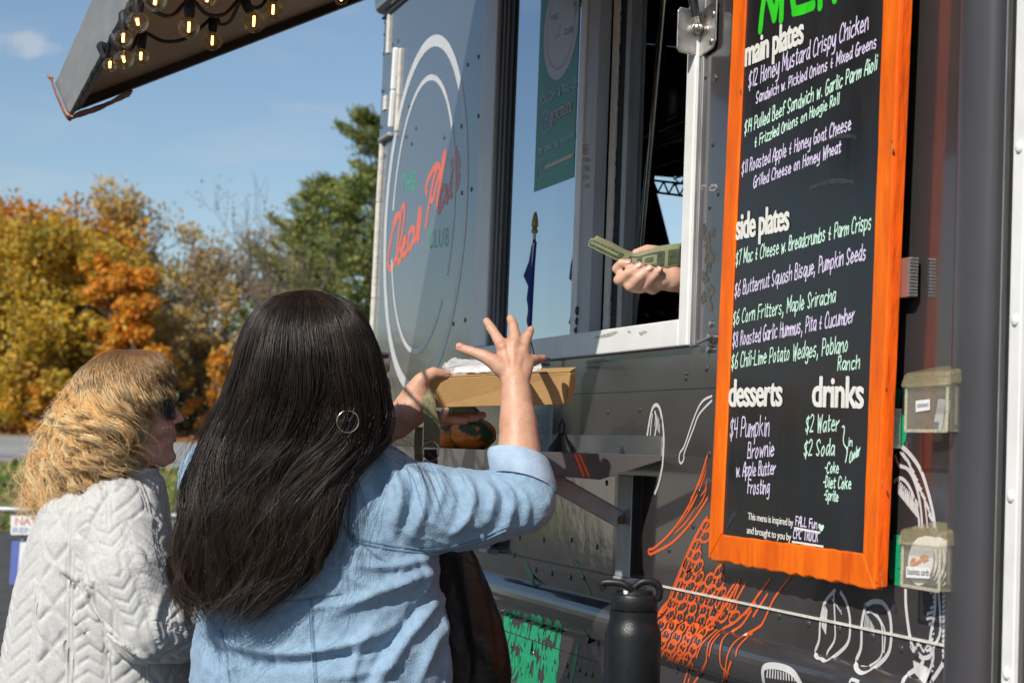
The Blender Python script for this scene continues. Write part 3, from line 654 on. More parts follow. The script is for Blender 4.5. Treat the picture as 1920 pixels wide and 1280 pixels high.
# --- fold-down shelf under the window
shelf_m = mat('shelf_wrap', (0.10, 0.098, 0.10), rough=.22, var=.12, vscale=5, rvar=.06, coat=.2)
xs_ = onY(1243, 845)[0]; xsl = -5.05; zsh = 1.435
of = onX(907, 862, xs_); yo = of[1]                     # outer edge distance
zT, zB = onX(907, 843, xs_)[2], onX(907, 881, xs_)[2]
kk = onX(1125, 899, xs_); wallT, wallB = onY(1243, 857)[2], onY(1243, 863)[2]
mb = MB(); t = .004
endp = [(xs_, yo, zT), (xs_, yo, zB), (xs_, kk[1], kk[2]), (xs_, -.003, wallB), (xs_, -.003, wallT + .004)]
mb.slab(endp, (-t, 0, 0)); mb.slab([(xsl, q[1], q[2]) for q in endp], (t, 0, 0))
mb.box((xsl + t + .0005, yo, zB), (xs_ - t - .0005, yo + t, zT + .0002))
mb.hexa([(xsl + t, yo + t, zT - .010), (xs_ - t, yo + t, zT - .010), (xs_ - t, -.003, wallT - .002), (xsl + t, -.003, wallT - .002), (xsl + t, yo + t, zT - .006), (xs_ - t, yo + t, zT - .006), (xs_ - t, -.003, wallT + .002), (xsl + t, -.003, wallT + .002)])
shelf = mb.obj('shelf', shelf_m, truck, bevel=.001)
zbk = onY(1243, 817)[2]
MB().box((xsl, -.006, wallT + .003), (xs_, -.001, zbk)).obj('backsplash', mat('shelf_steel', (.42, .43, .45), rough=.22, metal=.9, var=.15, vscale=6), shelf)
for (a, b) in (((1078, 852), (1094, 892)), ((1086, 851), (1104, 893)), ((952, 846), (958, 882))):
    mb = MB(); A = onX(*a, xs_); B = onX(*b, xs_); ribbon(mb, [A, (A+B)/2, B], (1, 0, 0), .005, lift=.0008); flat_obj(mb, 'orange_stripe', orange_mark, shelf)
for k in range(3):
    mb = MB(); a = -4.8 - .08*k; ribbon(mb, [(a, yo, zT - .003), (a - .01, yo, zB + .003)], (0, -1, 0), .02, lift=.001); flat_obj(mb, 'green_stripe', green_mark, shelf)
grey_steel = mat('painted_bracket', (.40, .42, .45), rough=.4, metal=.3, var=.2, vscale=18, rvar=.1)
xb_ = onY(1168, 1000, -.03)[0]; ztop = onY(1168, 890, -.03)[2]; zbot = onY(1168, 1081, -.03)[2]; hw = (onY(1181, 1000, -.03)[0] - onY(1155, 1000, -.03)[0]) / 2
gloss_sheet_m = mat('mirror_black_sheet', (.075, .068, .058), rough=.10, spec=1.0, ior=2.3, var=.2, vscale=6, bump=.10, bscale=14)  # glossy sheet added to brighten the reflection below the shelf; no such truck part
MB().box((onY(880, 900)[0], -.0003, onY(1152, 1092)[2]), (onY(1154, 900)[0], .001, onY(1154, 893)[2])).obj('added_gloss_sheet', gloss_sheet_m, truck)
def angle_bracket(x):
    mb = MB().box((x - hw, -.030, zbot), (x + hw, -.026, ztop)).box((x - hw, -.0258, zbot), (x - hw + .004, -.001, ztop)); mb.box((x - hw, -.034, zbot - .012), (x + hw*.9, -.001, zbot - .0005))
    o = mb.obj('wall_bracket', grey_steel, shelf, bevel=.002)
    A = onX(1066, 899, x); B = onX(1170, 974, x); A[1] = min(A[1], -.2); B[1] = -.036
    dx = np.array([.004, 0, 0]); d = (B - A) / np.linalg.norm(B - A); up = np.cross(d, (1, 0, 0)); up *= .019
    m2 = MB(); m2.hexa([A - dx - up, A + dx - up, A + dx + up, A - dx + up, B - dx - up, B + dx - up, B + dx + up, B - dx + up]); ob = m2.obj('brace', grey_steel, shelf, bevel=.004)
    m3 = MB(); pcyl(m3, B - np.array([.006, 0, 0]), (1, 0, 0), .009, .018); m3.obj('bolt', mat('rusty_bolt', (.16, .10, .06), rough=.6, metal=.6, var=.4, vscale=60), ob, smooth=True)
angle_bracket(xb_); angle_bracket(-4.85)

# --- gas strut bracket at the top corner of the window
Xg = onY(1321, 55)[0]
def gp(x, y, Y): return onY(x, y, Y)
mb = MB(); ybk = -.075
front = [onX(1273, 10, Xg), onX(1325, 17, Xg), onX(1320, 102, Xg), onX(1268, 98, Xg)]
fl = [np.array([Xg, -.002, 0.0])]
ZA = onY(1345, 9)[2]; ZB = onY(1341, 92)[2]; ZC = onX(1322, 17, Xg)[2]; ZD = onX(1316, 102, Xg)[2]
yo_ = onX(1270, 50, Xg)[1]; yi_ = -.0055
zt_, zb_ = onX(1270, 12, Xg)[2], onX(1267, 97, Xg)[2]
mb.slab([(Xg, yo_ + .006, zt_), (Xg, yi_ + .004, zt_ - .006), (Xg, yi_ + .004, zb_ - .006), (Xg, yo_ + .006, zb_), (Xg, yo_, zb_ + .008), (Xg, yo_, zt_ - .008)], (-.004, 0, 0))
gx1 = onY(1345, 50, yi_)[0]
mb.slab([(Xg + .0005, yi_, zt_ - .006), (gx1, yi_, zt_ + .008), (gx1, yi_, zb_ + .012), (gx1 - .01, yi_, zb_), (Xg + .0005, yi_, zb_ - .006)], (0, -.004, 0))
brk = mb.obj('strut_bracket', steel, truck, bevel=.0025)
for (x, y) in ((1337, 27), (1325, 55), (1333, 78)):
    p = onY(x, y, yi_ - .004); MB().sphere(p, .0085, 6, sc=(1, .5, 1)).obj('rivet', steel, brk, smooth=True)
b0 = onX(1308, 53, Xg + .012); mb = MB(); mb.sphere(b0, .0125, 10); pcyl(mb, b0 - np.array([.014, 0, 0]), (1, 0, 0), .008, .012); mb.obj('ball_stud', steel, brk, smooth=True)
HX0, HX1, HZ = -5.127, -3.40, 2.844
hd = np.array([0, -1.13, -.56]); hd_n = hd / np.linalg.norm(hd); hn = np.array([0, hd_n[2], -hd_n[1]]); 
if hn[2] < 0: hn = -hn
htop = np.array([Xg + .02, 0, HZ]) + hd * .62 + np.array([0, 0, -.02])
rodv = htop - b0
# the strut leans towards the hinge as the photo shows
b1 = onX(1304, 30, Xg + .012) - b0; b1 = b0 + b1
dirp = onX(1299, 0, Xg + .012) - b0; dirp /= np.linalg.norm(dirp)
tt = (np.dot(np.array([0, 0, HZ]) - b0, hn)) / np.dot(dirp, hn)
top = b0 + dirp * min(max(tt - .01, .2), .8)
mb = MB().tube([b0, b0 + dirp * .024], .0075, 12); mb.obj('strut_end', steel, brk, smooth=True)
mb = MB().tube([b0 + dirp * .023, top], .0095, 14); mb.obj('gas_strut', mat('strut_black', (.02, .02, .022), rough=.25), brk, smooth=True)

# --- raised hatch with its lip
und = mat('hatch_underside', (.42, .225, .10), rough=.45, spec=.25, var=.25, vscale=3, rvar=.1, bump=.05, bscale=8)
dark_bar = mat('dark_hatch_frame', (.035, .030, .027), rough=.45, var=.4, vscale=14)
lipm = mat('scuffed_hatch_skin', (.46, .47, .50), rough=.40, metal=.25, var=.22, vscale=9, stretch=(.5, 3, 3), rvar=.12)
hp = np.array([0, -.002, HZ]); L = np.linalg.norm(hd)
def H(x, s_, h): return np.array([x, 0, 0]) + hp + hd_n * s_ + hn * h      # along, outwards, above the underside
def hbox(mb, x0, x1, s0, s1, h0, h1): return mb.hexa([H(x0, s0, h0), H(x1, s0, h0), H(x1, s1, h0), H(x0, s1, h0), H(x0, s0, h1), H(x1, s0, h1), H(x1, s1, h1), H(x0, s1, h1)])
TH = .088
hatch = hbox(MB(), HX0 + .035, HX1 - .035, .0, L - .035, .022, .03).obj('hatch', und, truck)
mb = MB(); hbox(mb, HX0, HX0 + .034, 0, L - .0365, 0, TH - .004); hbox(mb, HX1 - .034, HX1, 0, L - .0365, 0, TH - .004); hbox(mb, HX0, HX1, L - .036, L - .003, .0, TH - .004); hbox(mb, HX0 + .04, HX1 - .04, .0, .03, .0, .0215)
mb.obj('hatch_frame', dark_bar, hatch, bevel=.003)
mb = MB(); hbox(mb, HX0 - .002, HX1 + .002, L - .0028, L, -.002, TH); hbox(mb, HX0, HX1, 0, L - .003, TH - .0035, TH + .001); mb.obj('hatch_skin', lipm, hatch, bevel=.002)
mb = MB()      # black bead of sealant along the lip edge
mb.tube([H(HX0 + (HX1 - HX0)*t, L - .006 + .0015*math.sin(40*t), -.004 + .002*math.sin(90*t)) for t in np.linspace(0, 1, 60)], .006, 6); mb.obj('sealant_bead', black, hatch, smooth=True)

# --- things inside the truck that belong to it: shelving, pole
rack = empty('wire_shelf_rack', (-5.6, .8, 1.0), 'black wire shelving rack standing inside the dark truck behind the window', 'shelf rack')
wire = mat('black_wire', (.20, .18, .155), rough=.3, metal=.6)
def wire_shelf(z, x0=-6.30, x1=-4.85, y0=.58, y1=1.06):
    mb = MB()
    for k in range(40):
        x = x0 + (x1-x0)*k/39; mb.tube([(x, y0, z), (x, y1, z)], .0028, 5)
    for y in np.linspace(y0, y1, 4): mb.tube([(x0, y, z - .006), (x1, y, z - .006)], .004, 5)
    for y in (y0, y1): mb.tube([(x0, y, z - .03), (x1, y, z - .03)], .004, 5); 
    for y in (y0, y1):
        P = [(x0 + (x1-x0)*k/24, y, z - .006 - .024*(k % 2)) for k in range(25)]; mb.tube(P, .0025, 5)
    mb.obj('shelf', wire, rack)
z_s = [onY(1250, 22, .6)[2], 0, onY(1250, 226, .6)[2], onY(1240, 578, .6)[2], onY(1250, 318, .6)[2]]
wire_shelf(z_s[0]); wire_shelf(z_s[2]); wire_shelf(z_s[3])
mb = MB(); A_, B_ = onY(1150, 330, .6), onY(1330, 350, .6)
for k_ in (0, 1): mb.tube([A_ - np.array([0, 0, .035*k_]), B_ - np.array([0, 0, .035*k_])], .004, 6)
mb.tube([A_ + (B_ - A_)*i/18 - np.array([0, 0, .035*(i % 2)]) for i in range(19)], .003, 5); mb.obj('truss_rail', wire, rack)
for (x, y) in ((-6.30, .58), (-4.85, .58), (-4.85, 1.06)): MB().tube([(x, y, 1.0), (x, y, 2.6)], .0125, 10).obj('post', chrome, rack, smooth=True)
pole = MB(); A = onY(1248, -10, .20); B = onY(1192, 610, .20); pole.tube([A + (A-B)*.1, A*.5 + B*.5, B - (A-B)*.4], .0135, 14)
for k in range(30):
    t = k / 30; p = A*(1-t) + B*t; pole.tube([p - (A-B)*.0012, p + (A-B)*.0012], .0140, 14)
for t in (.39, .78): p = A*(1-t) + B*t; pole.tube([p - (A-B)*.006, p + (A-B)*.006], .0165, 14)
pole.obj('steel_pole', mat('ringed_chrome', (.62, .63, .65), rough=.2, metal=1.0, var=.2, vscale=30), None, smooth=True, label='ringed chrome pole standing just inside the serving window', cat='pole')
pot = MB().lathe([(0, 0), (.11, 0), (.115, .01), (.115, .13), (.122, .135), (.118, .14), (.11, .135), (.11, .02), (0, .02)], np.array([*onY(1262, 216, .74)[:2], z_s[2] + .004]), (0, 0, 1), 28)
pot.obj('stock_pot', mat('pot_steel', (.22, .22, .23), rough=.3, metal=.9), None, smooth=True, label='dark steel stock pot on the upper wire shelf inside the truck', cat='pot')
mb = MB(); Q = [onX(x, y, -6.30) for x, y in ((1150, 300), (1212, 300), (1254, 466), (1330, 474), (1330, 640), (1150, 640))]
mb.slab(Q, (.02, 0, 0)); mb.obj('black_tarp', mat('tarp', (.008, .008, .009), rough=.8), None, label='black tarp hanging at a slant inside the truck before the far window', cat='tarp')
# ================================================================== MENU BOARD
BF = -.046                                               # front of the frame
bpl = lambda x, y: onY(x, y, BF)
orange_w = mat('orange_painted_wood', (0.66, 0.095, 0.003), rough=.55, spec=.3, col2=(0.93, 0.175, 0.004), vscale=7, stretch=(3, 3, .8), detail=9, bump=.35, bscale=16, rvar=.1)
edge_w = mat('orange_edge_wood', (0.80, 0.105, 0.004), rough=.55, spec=.3, var=.22, vscale=12, stretch=(3, 3, .7), bump=.5, bscale=22)
o_l = lambda y: (1374 - .047*y, y); i_l = lambda y: (1397.5 - .0455*y, y); i_r = lambda y: (1655 - .0367*y, y); o_r = lambda y: (1687 - .0434*y, y)
BL, BR = np.array(bpl(1327, 1048)), np.array(bpl(1639, 1104)); TOPZ = 2.62
yt = -120
TL, TR = np.array(bpl(*o_l(yt))), np.array(bpl(*o_r(yt - 60)))
iBL, iBR = np.array(bpl(1352, 1001)), np.array(bpl(1617, 1037)); iTL, iTR = np.array(bpl(*i_l(yt + 45))), np.array(bpl(*i_r(yt - 5)))
board = empty('menu_board', (BL + BR) / 2 + np.array([0, .02, 0]), 'chalkboard menu in a bright orange wooden frame hung on the truck side', 'menu board')
def wob_slab(a, b, c, d, dep, name, m, parent, jag=.0025, n=26, bev=.003):
    """plank between two long edges a-b and d-c with slightly ragged long edges"""
    mb = MB(); P = []
    rs = [random.uniform(-jag, jag) for _ in range(n+1)]; rt = [random.uniform(-jag*.4, jag*.4) for _ in range(n+1)]
    for i in range(n+1):
        t = i/n; e = a + (b-a)*t; f = d + (c-d)*t; u = (e - f) / np.linalg.norm(e - f)
        P.append((e + u*rs[i]*(0 < i < n), f - u*rt[i]*(0 < i < n)))
    vs = []; D = np.array([0, dep, 0])
    for e, f in P: vs += [e, f, f + D, e + D]
    fs = []
    for i in range(n): 
        for k in range(4): fs.append((4*i+k, 4*i+(k+1) % 4, 4*(i+1)+(k+1) % 4, 4*(i+1)+k))
    fs += [(3, 2, 1, 0), (4*n, 4*n+1, 4*n+2, 4*n+3)]
    mb.add(vs, fs); return mb.obj(name, m, parent, bevel=bev)
TH_ = .019
fb = wob_slab(BL, BR, iBR, iBL, TH_, 'frame_rail', orange_w, board, .003)
wob_slab(TL, TR, iTR, iTL, TH_, 'frame_rail', orange_w, board, .001)
g = .0006
wob_slab(BL + np.array([0, 0, g]), TL, iTL, iBL + np.array([0, 0, g]), TH_ - .001, 'frame_stile', orange_w, board, .0012)
fr = wob_slab(TR, BR + np.array([0, 0, g]), iBR + np.array([0, 0, g]), iTR, TH_ - .001, 'frame_stile', orange_w, board, .002)
# backing edge: the thicker, redder side of the frame towards the camera
BK = MB(); ex = np.array([.002, 0, 0])
BK.hexa([BR + ex + (0, .004, .002), BR + ex + (0, .022, .004), BR - np.array([.03, -.022, -.004]), BR - np.array([.03, -.0195, -.002]), TR + ex + (0, .004, 0), TR + ex + (0, .022, 0), TR - np.array([.03, -.022, 0]), TR - np.array([.03, -.0195, 0])])
BK.obj('frame_side', edge_w, board, bevel=.0015)
slate = mat('chalkboard', (0.010, 0.011, 0.013), rough=.30, spec=.4, col2=(0.022, 0.024, 0.027), vscale=7, stretch=(1, 1, .35), rvar=.14)
SB = BF + .004
mb = MB(); e = .006
q = [iBL + (-e, .004, -e), iBR + (e, .004, -e), iTR + (e, .004, e), iTL + (-e, .004, e)]
mb.slab(q, (0, .006, 0)); chalk = mb.obj('chalkboard', slate, board)
spl = lambda x, y: onY(x, y, SB)
lil = mat('lilac_chalk', (.72, .64, .86), rough=.6, var=.1, vscale=60); mnt = mat('mint_chalk', (.60, .88, .72), rough=.6, var=.1, vscale=60); wht = mat('white_paint_lettering', (.80, .79, .74), rough=.45, var=.05, vscale=50); grn = mat('bright_green_paint', (.03, .62, .02), rough=.4, var=.1, vscale=30)
LINES = [("$12 Honey Mustard Crispy Chicken",(1404,166),(1629,55),30,0,.0042),("Sandwich w. Pickled Onions + Mixed Greens",(1418,194),(1644,88),20,0,.0038),
 ("$14 Pulled Beef Sandwich w. Garlic Parm Aioli",(1396,252),(1645,131),24,1,.0039),("+ Frizzled Onions on Hoagie Roll",(1415,276),(1574,194),19,1,.0038),
 ("$11 Roasted Apple + Honey Goat Cheese",(1391,327),(1596,242),23,0,.0039),("Grilled Cheese on Honey Wheat",(1413,352),(1577,285),21,0,.0038),
 ("$7 Mac + Cheese w. Breadcrumbs + Parm Crisps",(1380,497),(1634,428),25,1,.0038),("$6 Butternut Squash Bisque, Pumpkin Seeds",(1378,556),(1624,485),26,0,.0038),
 ("$6 Corn Fritters, Maple Sriracha",(1375,608),(1567,566),25,1,.0037),("$8 Roasted Garlic Hummus, Pita + Cucumber",(1374,650),(1602,604),26,0,.0037),
 ("$6 Chili-Lime Potato Wedges, Poblano",(1372,690),(1590,659),27,1,.0037),("Ranch",(1571,694),(1612,691),25,1,.0037),
 ("$4 Pumpkin",(1369,820),(1443,816),36,0,.0040),("Brownie",(1402,859),(1452,853),28,0,.0040),("w. Apple Butter",(1380,893),(1454,889),25,0,.0038),("Frosting",(1402,925),(1443,925),26,0,.0038),
 ("$2 Water",(1511,808),(1573,808),30,1,.0038),("$2 Soda",(1508,853),(1565,853),28,1,.0038),("in",(1591,836),(1599,836),16,1,.0033),("Cooler",(1593,867),(1613,851),19,1,.0033),
 ("-Coke",(1547,886),(1573,886),20,1,.0036),("-Diet Coke",(1544,913),(1596,916),21,1,.0036),("-Sprite",(1545,936),(1572,939),19,1,.0036),
 ("FALL Fun",(1492,984),(1533,991),17,0,.0034),("CPC TRUCK",(1488,1008),(1534,1015),17,0,.0034)]
for (t, a, b, h, c, w) in LINES:
    mb = MB(); hand(mb, t, a, b, h, spl, w=w*.80, wob=.03); flat_obj(mb, 'chalk_line', mnt if c else lil, chalk)
for (t, a, b, h, bo) in (("main plates",(1398,125),(1507,80),48,.034),("side plates",(1381,449),(1480,430),47,.034),("desserts",(1367,761),(1467,760),49,.034),("drinks",(1524,761),(1620,764),55,.034),
                     ("This menu is inspired by",(1403,973),(1488,986),13,.012),("and brought to you by",(1401,999),(1484,1013),13,.012)):
    mb = MB()
    for q_, (dx_, dy_) in enumerate(((0, 0), (-1.0, -.4), (1.0, .4), (0, -.8), (0, .7)) if h > 20 else ((0, 0), (.5, .1))): join_mesh(mb, text_mesh(t, (a[0] + dx_, a[1] + dy_), (b[0] + dx_, b[1] + dy_), h, spl, bold=bo*.35, spacing=.92, lift=.0009 + .00022*q_))
    flat_obj(mb, 'painted_heading', wht, chalk)
mb = MB()
for a, b in (((1490, 989), (1538, 998)), ((1486, 1015), (1544, 1024))): ribbon(mb, [spl(*a), spl(*b)], (0, -1, 0), .0036)
flat_obj(mb, 'painted_underline', wht, chalk)
mb = MB()
H_ = [(1540,996),(1536,988),(1536,982),(1539,981),(1541,985),(1543,983),(1546,984),(1546,988),(1543,995)]
mb.add([spl(x, y) + np.array([0, -.0012, 0]) for x, y in H_], [tuple(range(len(H_)))]); 
ribbon(mb, [spl(*p) for p in smooth_line([(1580,800),(1583,799),(1584,806),(1582,822),(1583,832),(1588,840),(1589,846)], 5)], (0,-1,0), .0033); ribbon(mb, [spl(*p) for p in smooth_line([(1590,838),(1589,850),(1586,866)], 4)], (0,-1,0), .0033)
flat_obj(mb, 'chalk_doodle', mnt, chalk)
mb = MB()
for pts in ([(1426,58),(1430,20),(1436,-22)],[(1436,-22),(1446,10),(1452,36)],[(1452,36),(1458,0),(1466,-40)],[(1466,-40),(1466,0),(1465,38)],[(1488,-50),(1486,-10),(1490,22)],[(1488,22),(1505,18),(1526,10)],[(1488,-12),(1518,-24)],[(1488,-50),(1524,-66)],[(1538,14),(1540,-40),(1543,-80)],[(1543,-80),(1558,-40),(1566,0)],[(1566,0),(1572,-50),(1576,-90)],[(1594,-100),(1592,-50),(1600,-14),(1616,-20),(1622,-60),(1626,-108)]):
    ribbon(mb, [spl(*p) for p in smooth_line(pts, 4)], (0, -1, 0), .019)
flat_obj(mb, 'painted_heading', grn, chalk)
# rubbed chalk dust
mb = MB()
for (a, b, w) in (((1520,352),(1602,342),.009),((1540,266),(1606,258),.008),((1400,556),(1412,552),.003),((1365,985),(1382,962),.012)):
    A, B = spl(*a), spl(*b); ribbon(mb, [A*(1-t) + B*t + np.array([0,0,.006*math.sin(3*t)]) for t in np.linspace(0,1,8)], (0,-1,0), w, lift=.0003, taper=True)
flat_obj(mb, 'chalk_smear', mat('chalk_dust', (.035, .037, .04), rough=.6, var=.5, vscale=60), chalk)
# chips in the paint
mb = MB()
for (x, y, w, h) in ((1673,280,2.5,8),(1671,262,1.5,5),(1651,1075,2,6),(1654,1090,2,9),(1330,1042,2,4),(1345,1048,8,1.2),(1668,860,1.2,6),(1388,170,1,8),(1640,1085,2,2),(1405,1062,1.2,1.2),(1655,905,1.5,8),(1658,720,1.2,5)):
    blotch(mb, [(x + w*math.cos(t)*random.uniform(.4, 1.1), y + h*math.sin(t)*random.uniform(.4, 1.1)) for t in np.linspace(0, 6.28, 9)[:-1]], lambda x, y: onY(x, y, BF - .0025))
flat_obj(mb, 'chipped_spot', mat('bare_wood', (.35, .17, .07), rough=.8, var=.4, vscale=90), board)
# hinge leaf and ribbed strip on the side of the board
a = onY(1684, 490, -.012); 
mb = MB(); x0, x1 = onY(1683, 520, -.02)[0], onY(1708, 520, -.02)[0]; z0, z1 = onY(1695, 558, -.02)[2], onY(1698, 484, -.02)[2]
mb.box((x0, -.024, z0), (x1, -.008, z1))
for k in range(12): mb.box((x1 + .0003, -.023 + .0002, z0 + (z1-z0)*(k+.15)/12), (x1 + .0035, -.009, z0 + (z1-z0)*(k+.85)/12))
mb.obj('board_hinge', alu, board, bevel=.0006)
mb = MB(); x0, x1 = onY(1674, 800, -.012)[0], onY(1681, 800, -.012)[0]; z0, z1 = onY(1678, 840, -.012)[2], onY(1680, 766, -.012)[2]
for k in range(16): mb.box((x0, -.018, z0 + (z1-z0)*(k+.1)/16), (x1, -.004, z0 + (z1-z0)*(k+.9)/16))
mb.box((x0 + .002, -.016, z0), (x1 - .001, -.003, z1)); mb.obj('board_hinge', alu, board, bevel=.0004)

# ================================================================== CARD HOLDERS
def clear(name, tint, al=.34):
    m = bpy.data.materials.new(name); m.use_nodes = True; nt = m.node_tree; b = nt.nodes['Principled BSDF']; out = nt.nodes['Material Output']
    b.inputs['Base Color'].default_value = (*tint, 1); b.inputs['Roughness'].default_value = .12; b.inputs['Specular IOR Level'].default_value = .8
    tr = nt.nodes.new('ShaderNodeBsdfTransparent'); mx = nt.nodes.new('ShaderNodeMixShader'); n = nt.nodes.new('ShaderNodeTexNoise'); n.inputs['Scale'].default_value = 25
    mr = nt.nodes.new('ShaderNodeMapRange'); mr.inputs[3].default_value = al*.5; mr.inputs[4].default_value = al*1.5; mr.inputs[1].default_value = .3; mr.inputs[2].default_value = .7
    lw = nt.nodes.new('ShaderNodeLayerWeight'); lw.inputs[0].default_value = .10; ad = nt.nodes.new('ShaderNodeMath'); ad.operation = 'MULTIPLY_ADD'; ad.use_clamp = True; ad.inputs[1].default_value = .35
    nt.links.new(n.outputs[0], mr.inputs[0]); nt.links.new(lw.outputs['Fresnel'], ad.inputs[0]); nt.links.new(mr.outputs[0], ad.inputs[2]); nt.links.new(ad.outputs[0], mx.inputs[0])
    nt.links.new(tr.outputs[0], mx.inputs[1]); nt.links.new(b.outputs[0], mx.inputs[2]); nt.links.new(mx.outputs[0], out.inputs[0]); return m
acr = clear('aged_acrylic', (.54, .51, .40), .11); acr_lid = clear('yellowed_acrylic', (.52, .46, .26), .26)
acr_glint = clear('acrylic_glint', (.66, .62, .46), .55); acr_lid.node_tree.nodes['Principled BSDF'].inputs['Roughness'].default_value = .05
paper = mat('label_paper', (.80, .80, .79), rough=.5); ink = mat('label_ink', (.06, .06, .07), rough=.6)
def card_box(yt_, yb_, xl, xr, xw, label, text, lidy):
    D = .060; Yf = -D
    A = onY(xl, yb_, Yf); B = onY(xr, yb_ + 4, Yf); z0 = A[2]; z1 = onY(xl + 2, yt_, Yf)[2]; x0, x1 = A[0], B[0]
    z1b = z1 + .004
    t = empty('card_holder', ((x0 + x1)/2, 0, z0), label, 'card holder', 'clear card holders on the truck side')
    w = .003; mb = MB()
    mb.box((x0, Yf, z0), (x1, Yf + w, z1)).box((x0, Yf + w + .0003, z0), (x0 + w, -.004, z1)).box((x1 - w, Yf + w + .0003, z0), (x1, -.004, z1)).box((x0, -.0038, z0), (x1, -.0008, z1 + .02)).box((x0 + w + .0003, Yf + w + .0003, z0), (x1 - w - .0003, -.004, z0 + w))
    for k in range(4): q = Yf + .012 + .011*k; mb.box((x1 + .0003, q, z0 + .010), (x1 + .0022, q + .004, z1 - .004))
    body_ = mb.obj('holder_body', acr, t, bevel=.0009)
    lid = MB(); L0, L1 = x0 - .006, x1 + .004; zf = onY(xl, lidy, Yf)[2]
    lid.hexa([(L0, Yf - .008, z1 - .004), (L1, Yf - .008, z1 - .004), (L1, -.002, z1 + .004), (L0, -.002, z1 + .004), (L0 + .003, Yf - .002, zf), (L1 - .003, Yf - .002, zf), (L1 - .003, -.002, zf + .014), (L0 + .003, -.002, zf + .014)])
    lid.obj('holder_lid', acr_lid, t, bevel=.005, seg=3)
    mb = MB()
    for (ex_, ey_2) in ((x0 + .0015, Yf - .0006), (x1 - .0015, Yf - .0006), (x1 + .0006, -.006)): mb.box((ex_ - .0022, ey_2 - .0005, z0 - .001), (ex_ + .0022, ey_2 + .003, z1 - .005))
    mb.box((x0, Yf - .0008, z0 - .002), (x1, Yf + .002, z0 + .003)); mb.obj('edge_highlight', acr_glint, t, bevel=.0008)  # lighter acrylic bars that stand in for bright highlights along the edges
    return t, x0, x1, z0, z1, Yf, zf
t1, x0, x1, z0, z1, Yf, zf = card_box(722, 808, 1696, 1775, 1812, 'yellowed clear card holder marked stickers, the upper of two beside the orange board', 'stickers', 700)
lp = lambda x, y: onY(x, y, Yf - .0006)
def sticker(parent, cs, text, a, b, h, Yl):
    mb = MB(); f = lambda x, y: onY(x, y, Yl); mb.slab([f(*c) for c in cs], (0, .0004, 0)); s_ = mb.obj('paper_label', paper, parent)
    m2 = MB(); join_mesh(m2, text_mesh(text, a, b, h, f, bold=.005, lift=.0004)); flat_obj(m2, 'label_lettering', ink, s_)
sticker(t1, [(1717,772),(1743,768),(1743,748),(1717,751)], 'stickers', (1720,764), (1741,762), 9, Yf - .0006)
t2, x0, x1, z0, z1, Yf, zf = card_box(1016, 1097, 1689, 1761, 1810, 'yellowed clear card holder marked business cards, the lower of two, full of round cards', 'business cards', 991)
sticker(t2, [(1699,1082),(1743,1084),(1743,1064),(1699,1061)], 'business cards', (1702,1076), (1742,1079), 12, Yf - .0006)
for (xa, ya, xb, yb_2, yy) in ((1731,706,1769,702,0),(1722,1000,1776,994,0)):
    tt_ = t1 if ya < 900 else t2; zz_ = onY(xa, ya, -.045)[2] + .003; P0, P1_ = onY(xa, ya, -.045)[0], onY(xb, ya, -.045)[0]
# stack of round cards in the lower holder, a few stickers in the upper
cards = empty('business_cards', ((x0+x1)/2 - .005, -.03, z0 + .004), 'stack of round white business cards inside the lower clear holder', 'business cards')
cm = mat('card_white', (.82, .80, .74), rough=.5, var=.04, vscale=30); r = .036; cxx = onY(1731, 1050, -.045)[0]; czz = onY(1731, 1051, -.045)[2]
for k in range(6):
    c = MB().lathe([(0, 0), (r, 0), (r, .002), (0, .002)], (cxx + .002*k, -.050 + .0055*k, czz + random.uniform(-.002, .002)), (0, 1, -.08), 30).obj('card', cm, cards)
    if k == 0: c0_ = c
mb = MB(); 
def cpl(x, y):
    p = onY(x, y); s_ = r / RE_out * .92; return np.array([cxx + (p[0]-cO[0])*s_, -.0512 + .08*(p[2]-cO[2])*s_, czz + (p[2]-cO[2])*s_])
emblem_script(mb, cpl, .0022); flat_obj(mb, 'card_print', mat('print_coral', (.75, .25, .10), rough=.5), c0_)
stk = MB(); 
for k in range(3): stk.hexa([(x0 + .03 + .004*k, -.03 + .004*k, t1.location.z + .004), (x0 + .055, -.03 + .004*k, t1.location.z + .004), (x0 + .055, -.028 + .004*k, t1.location.z + .004), (x0 + .03 + .004*k, -.028 + .004*k, t1.location.z + .004), (x0 + .03, -.022 + .004*k, t1.location.z + .05), (x0 + .05, -.022 + .004*k, t1.location.z + .048), (x0 + .05, -.020 + .004*k, t1.location.z + .048), (x0 + .03, -.020 + .004*k, t1.location.z + .05)])
stk.obj('sticker_sheets', mat('sticker_grey', (.5, .5, .48), rough=.5), None, label='few pale stickers standing inside the upper clear holder', cat='stickers')
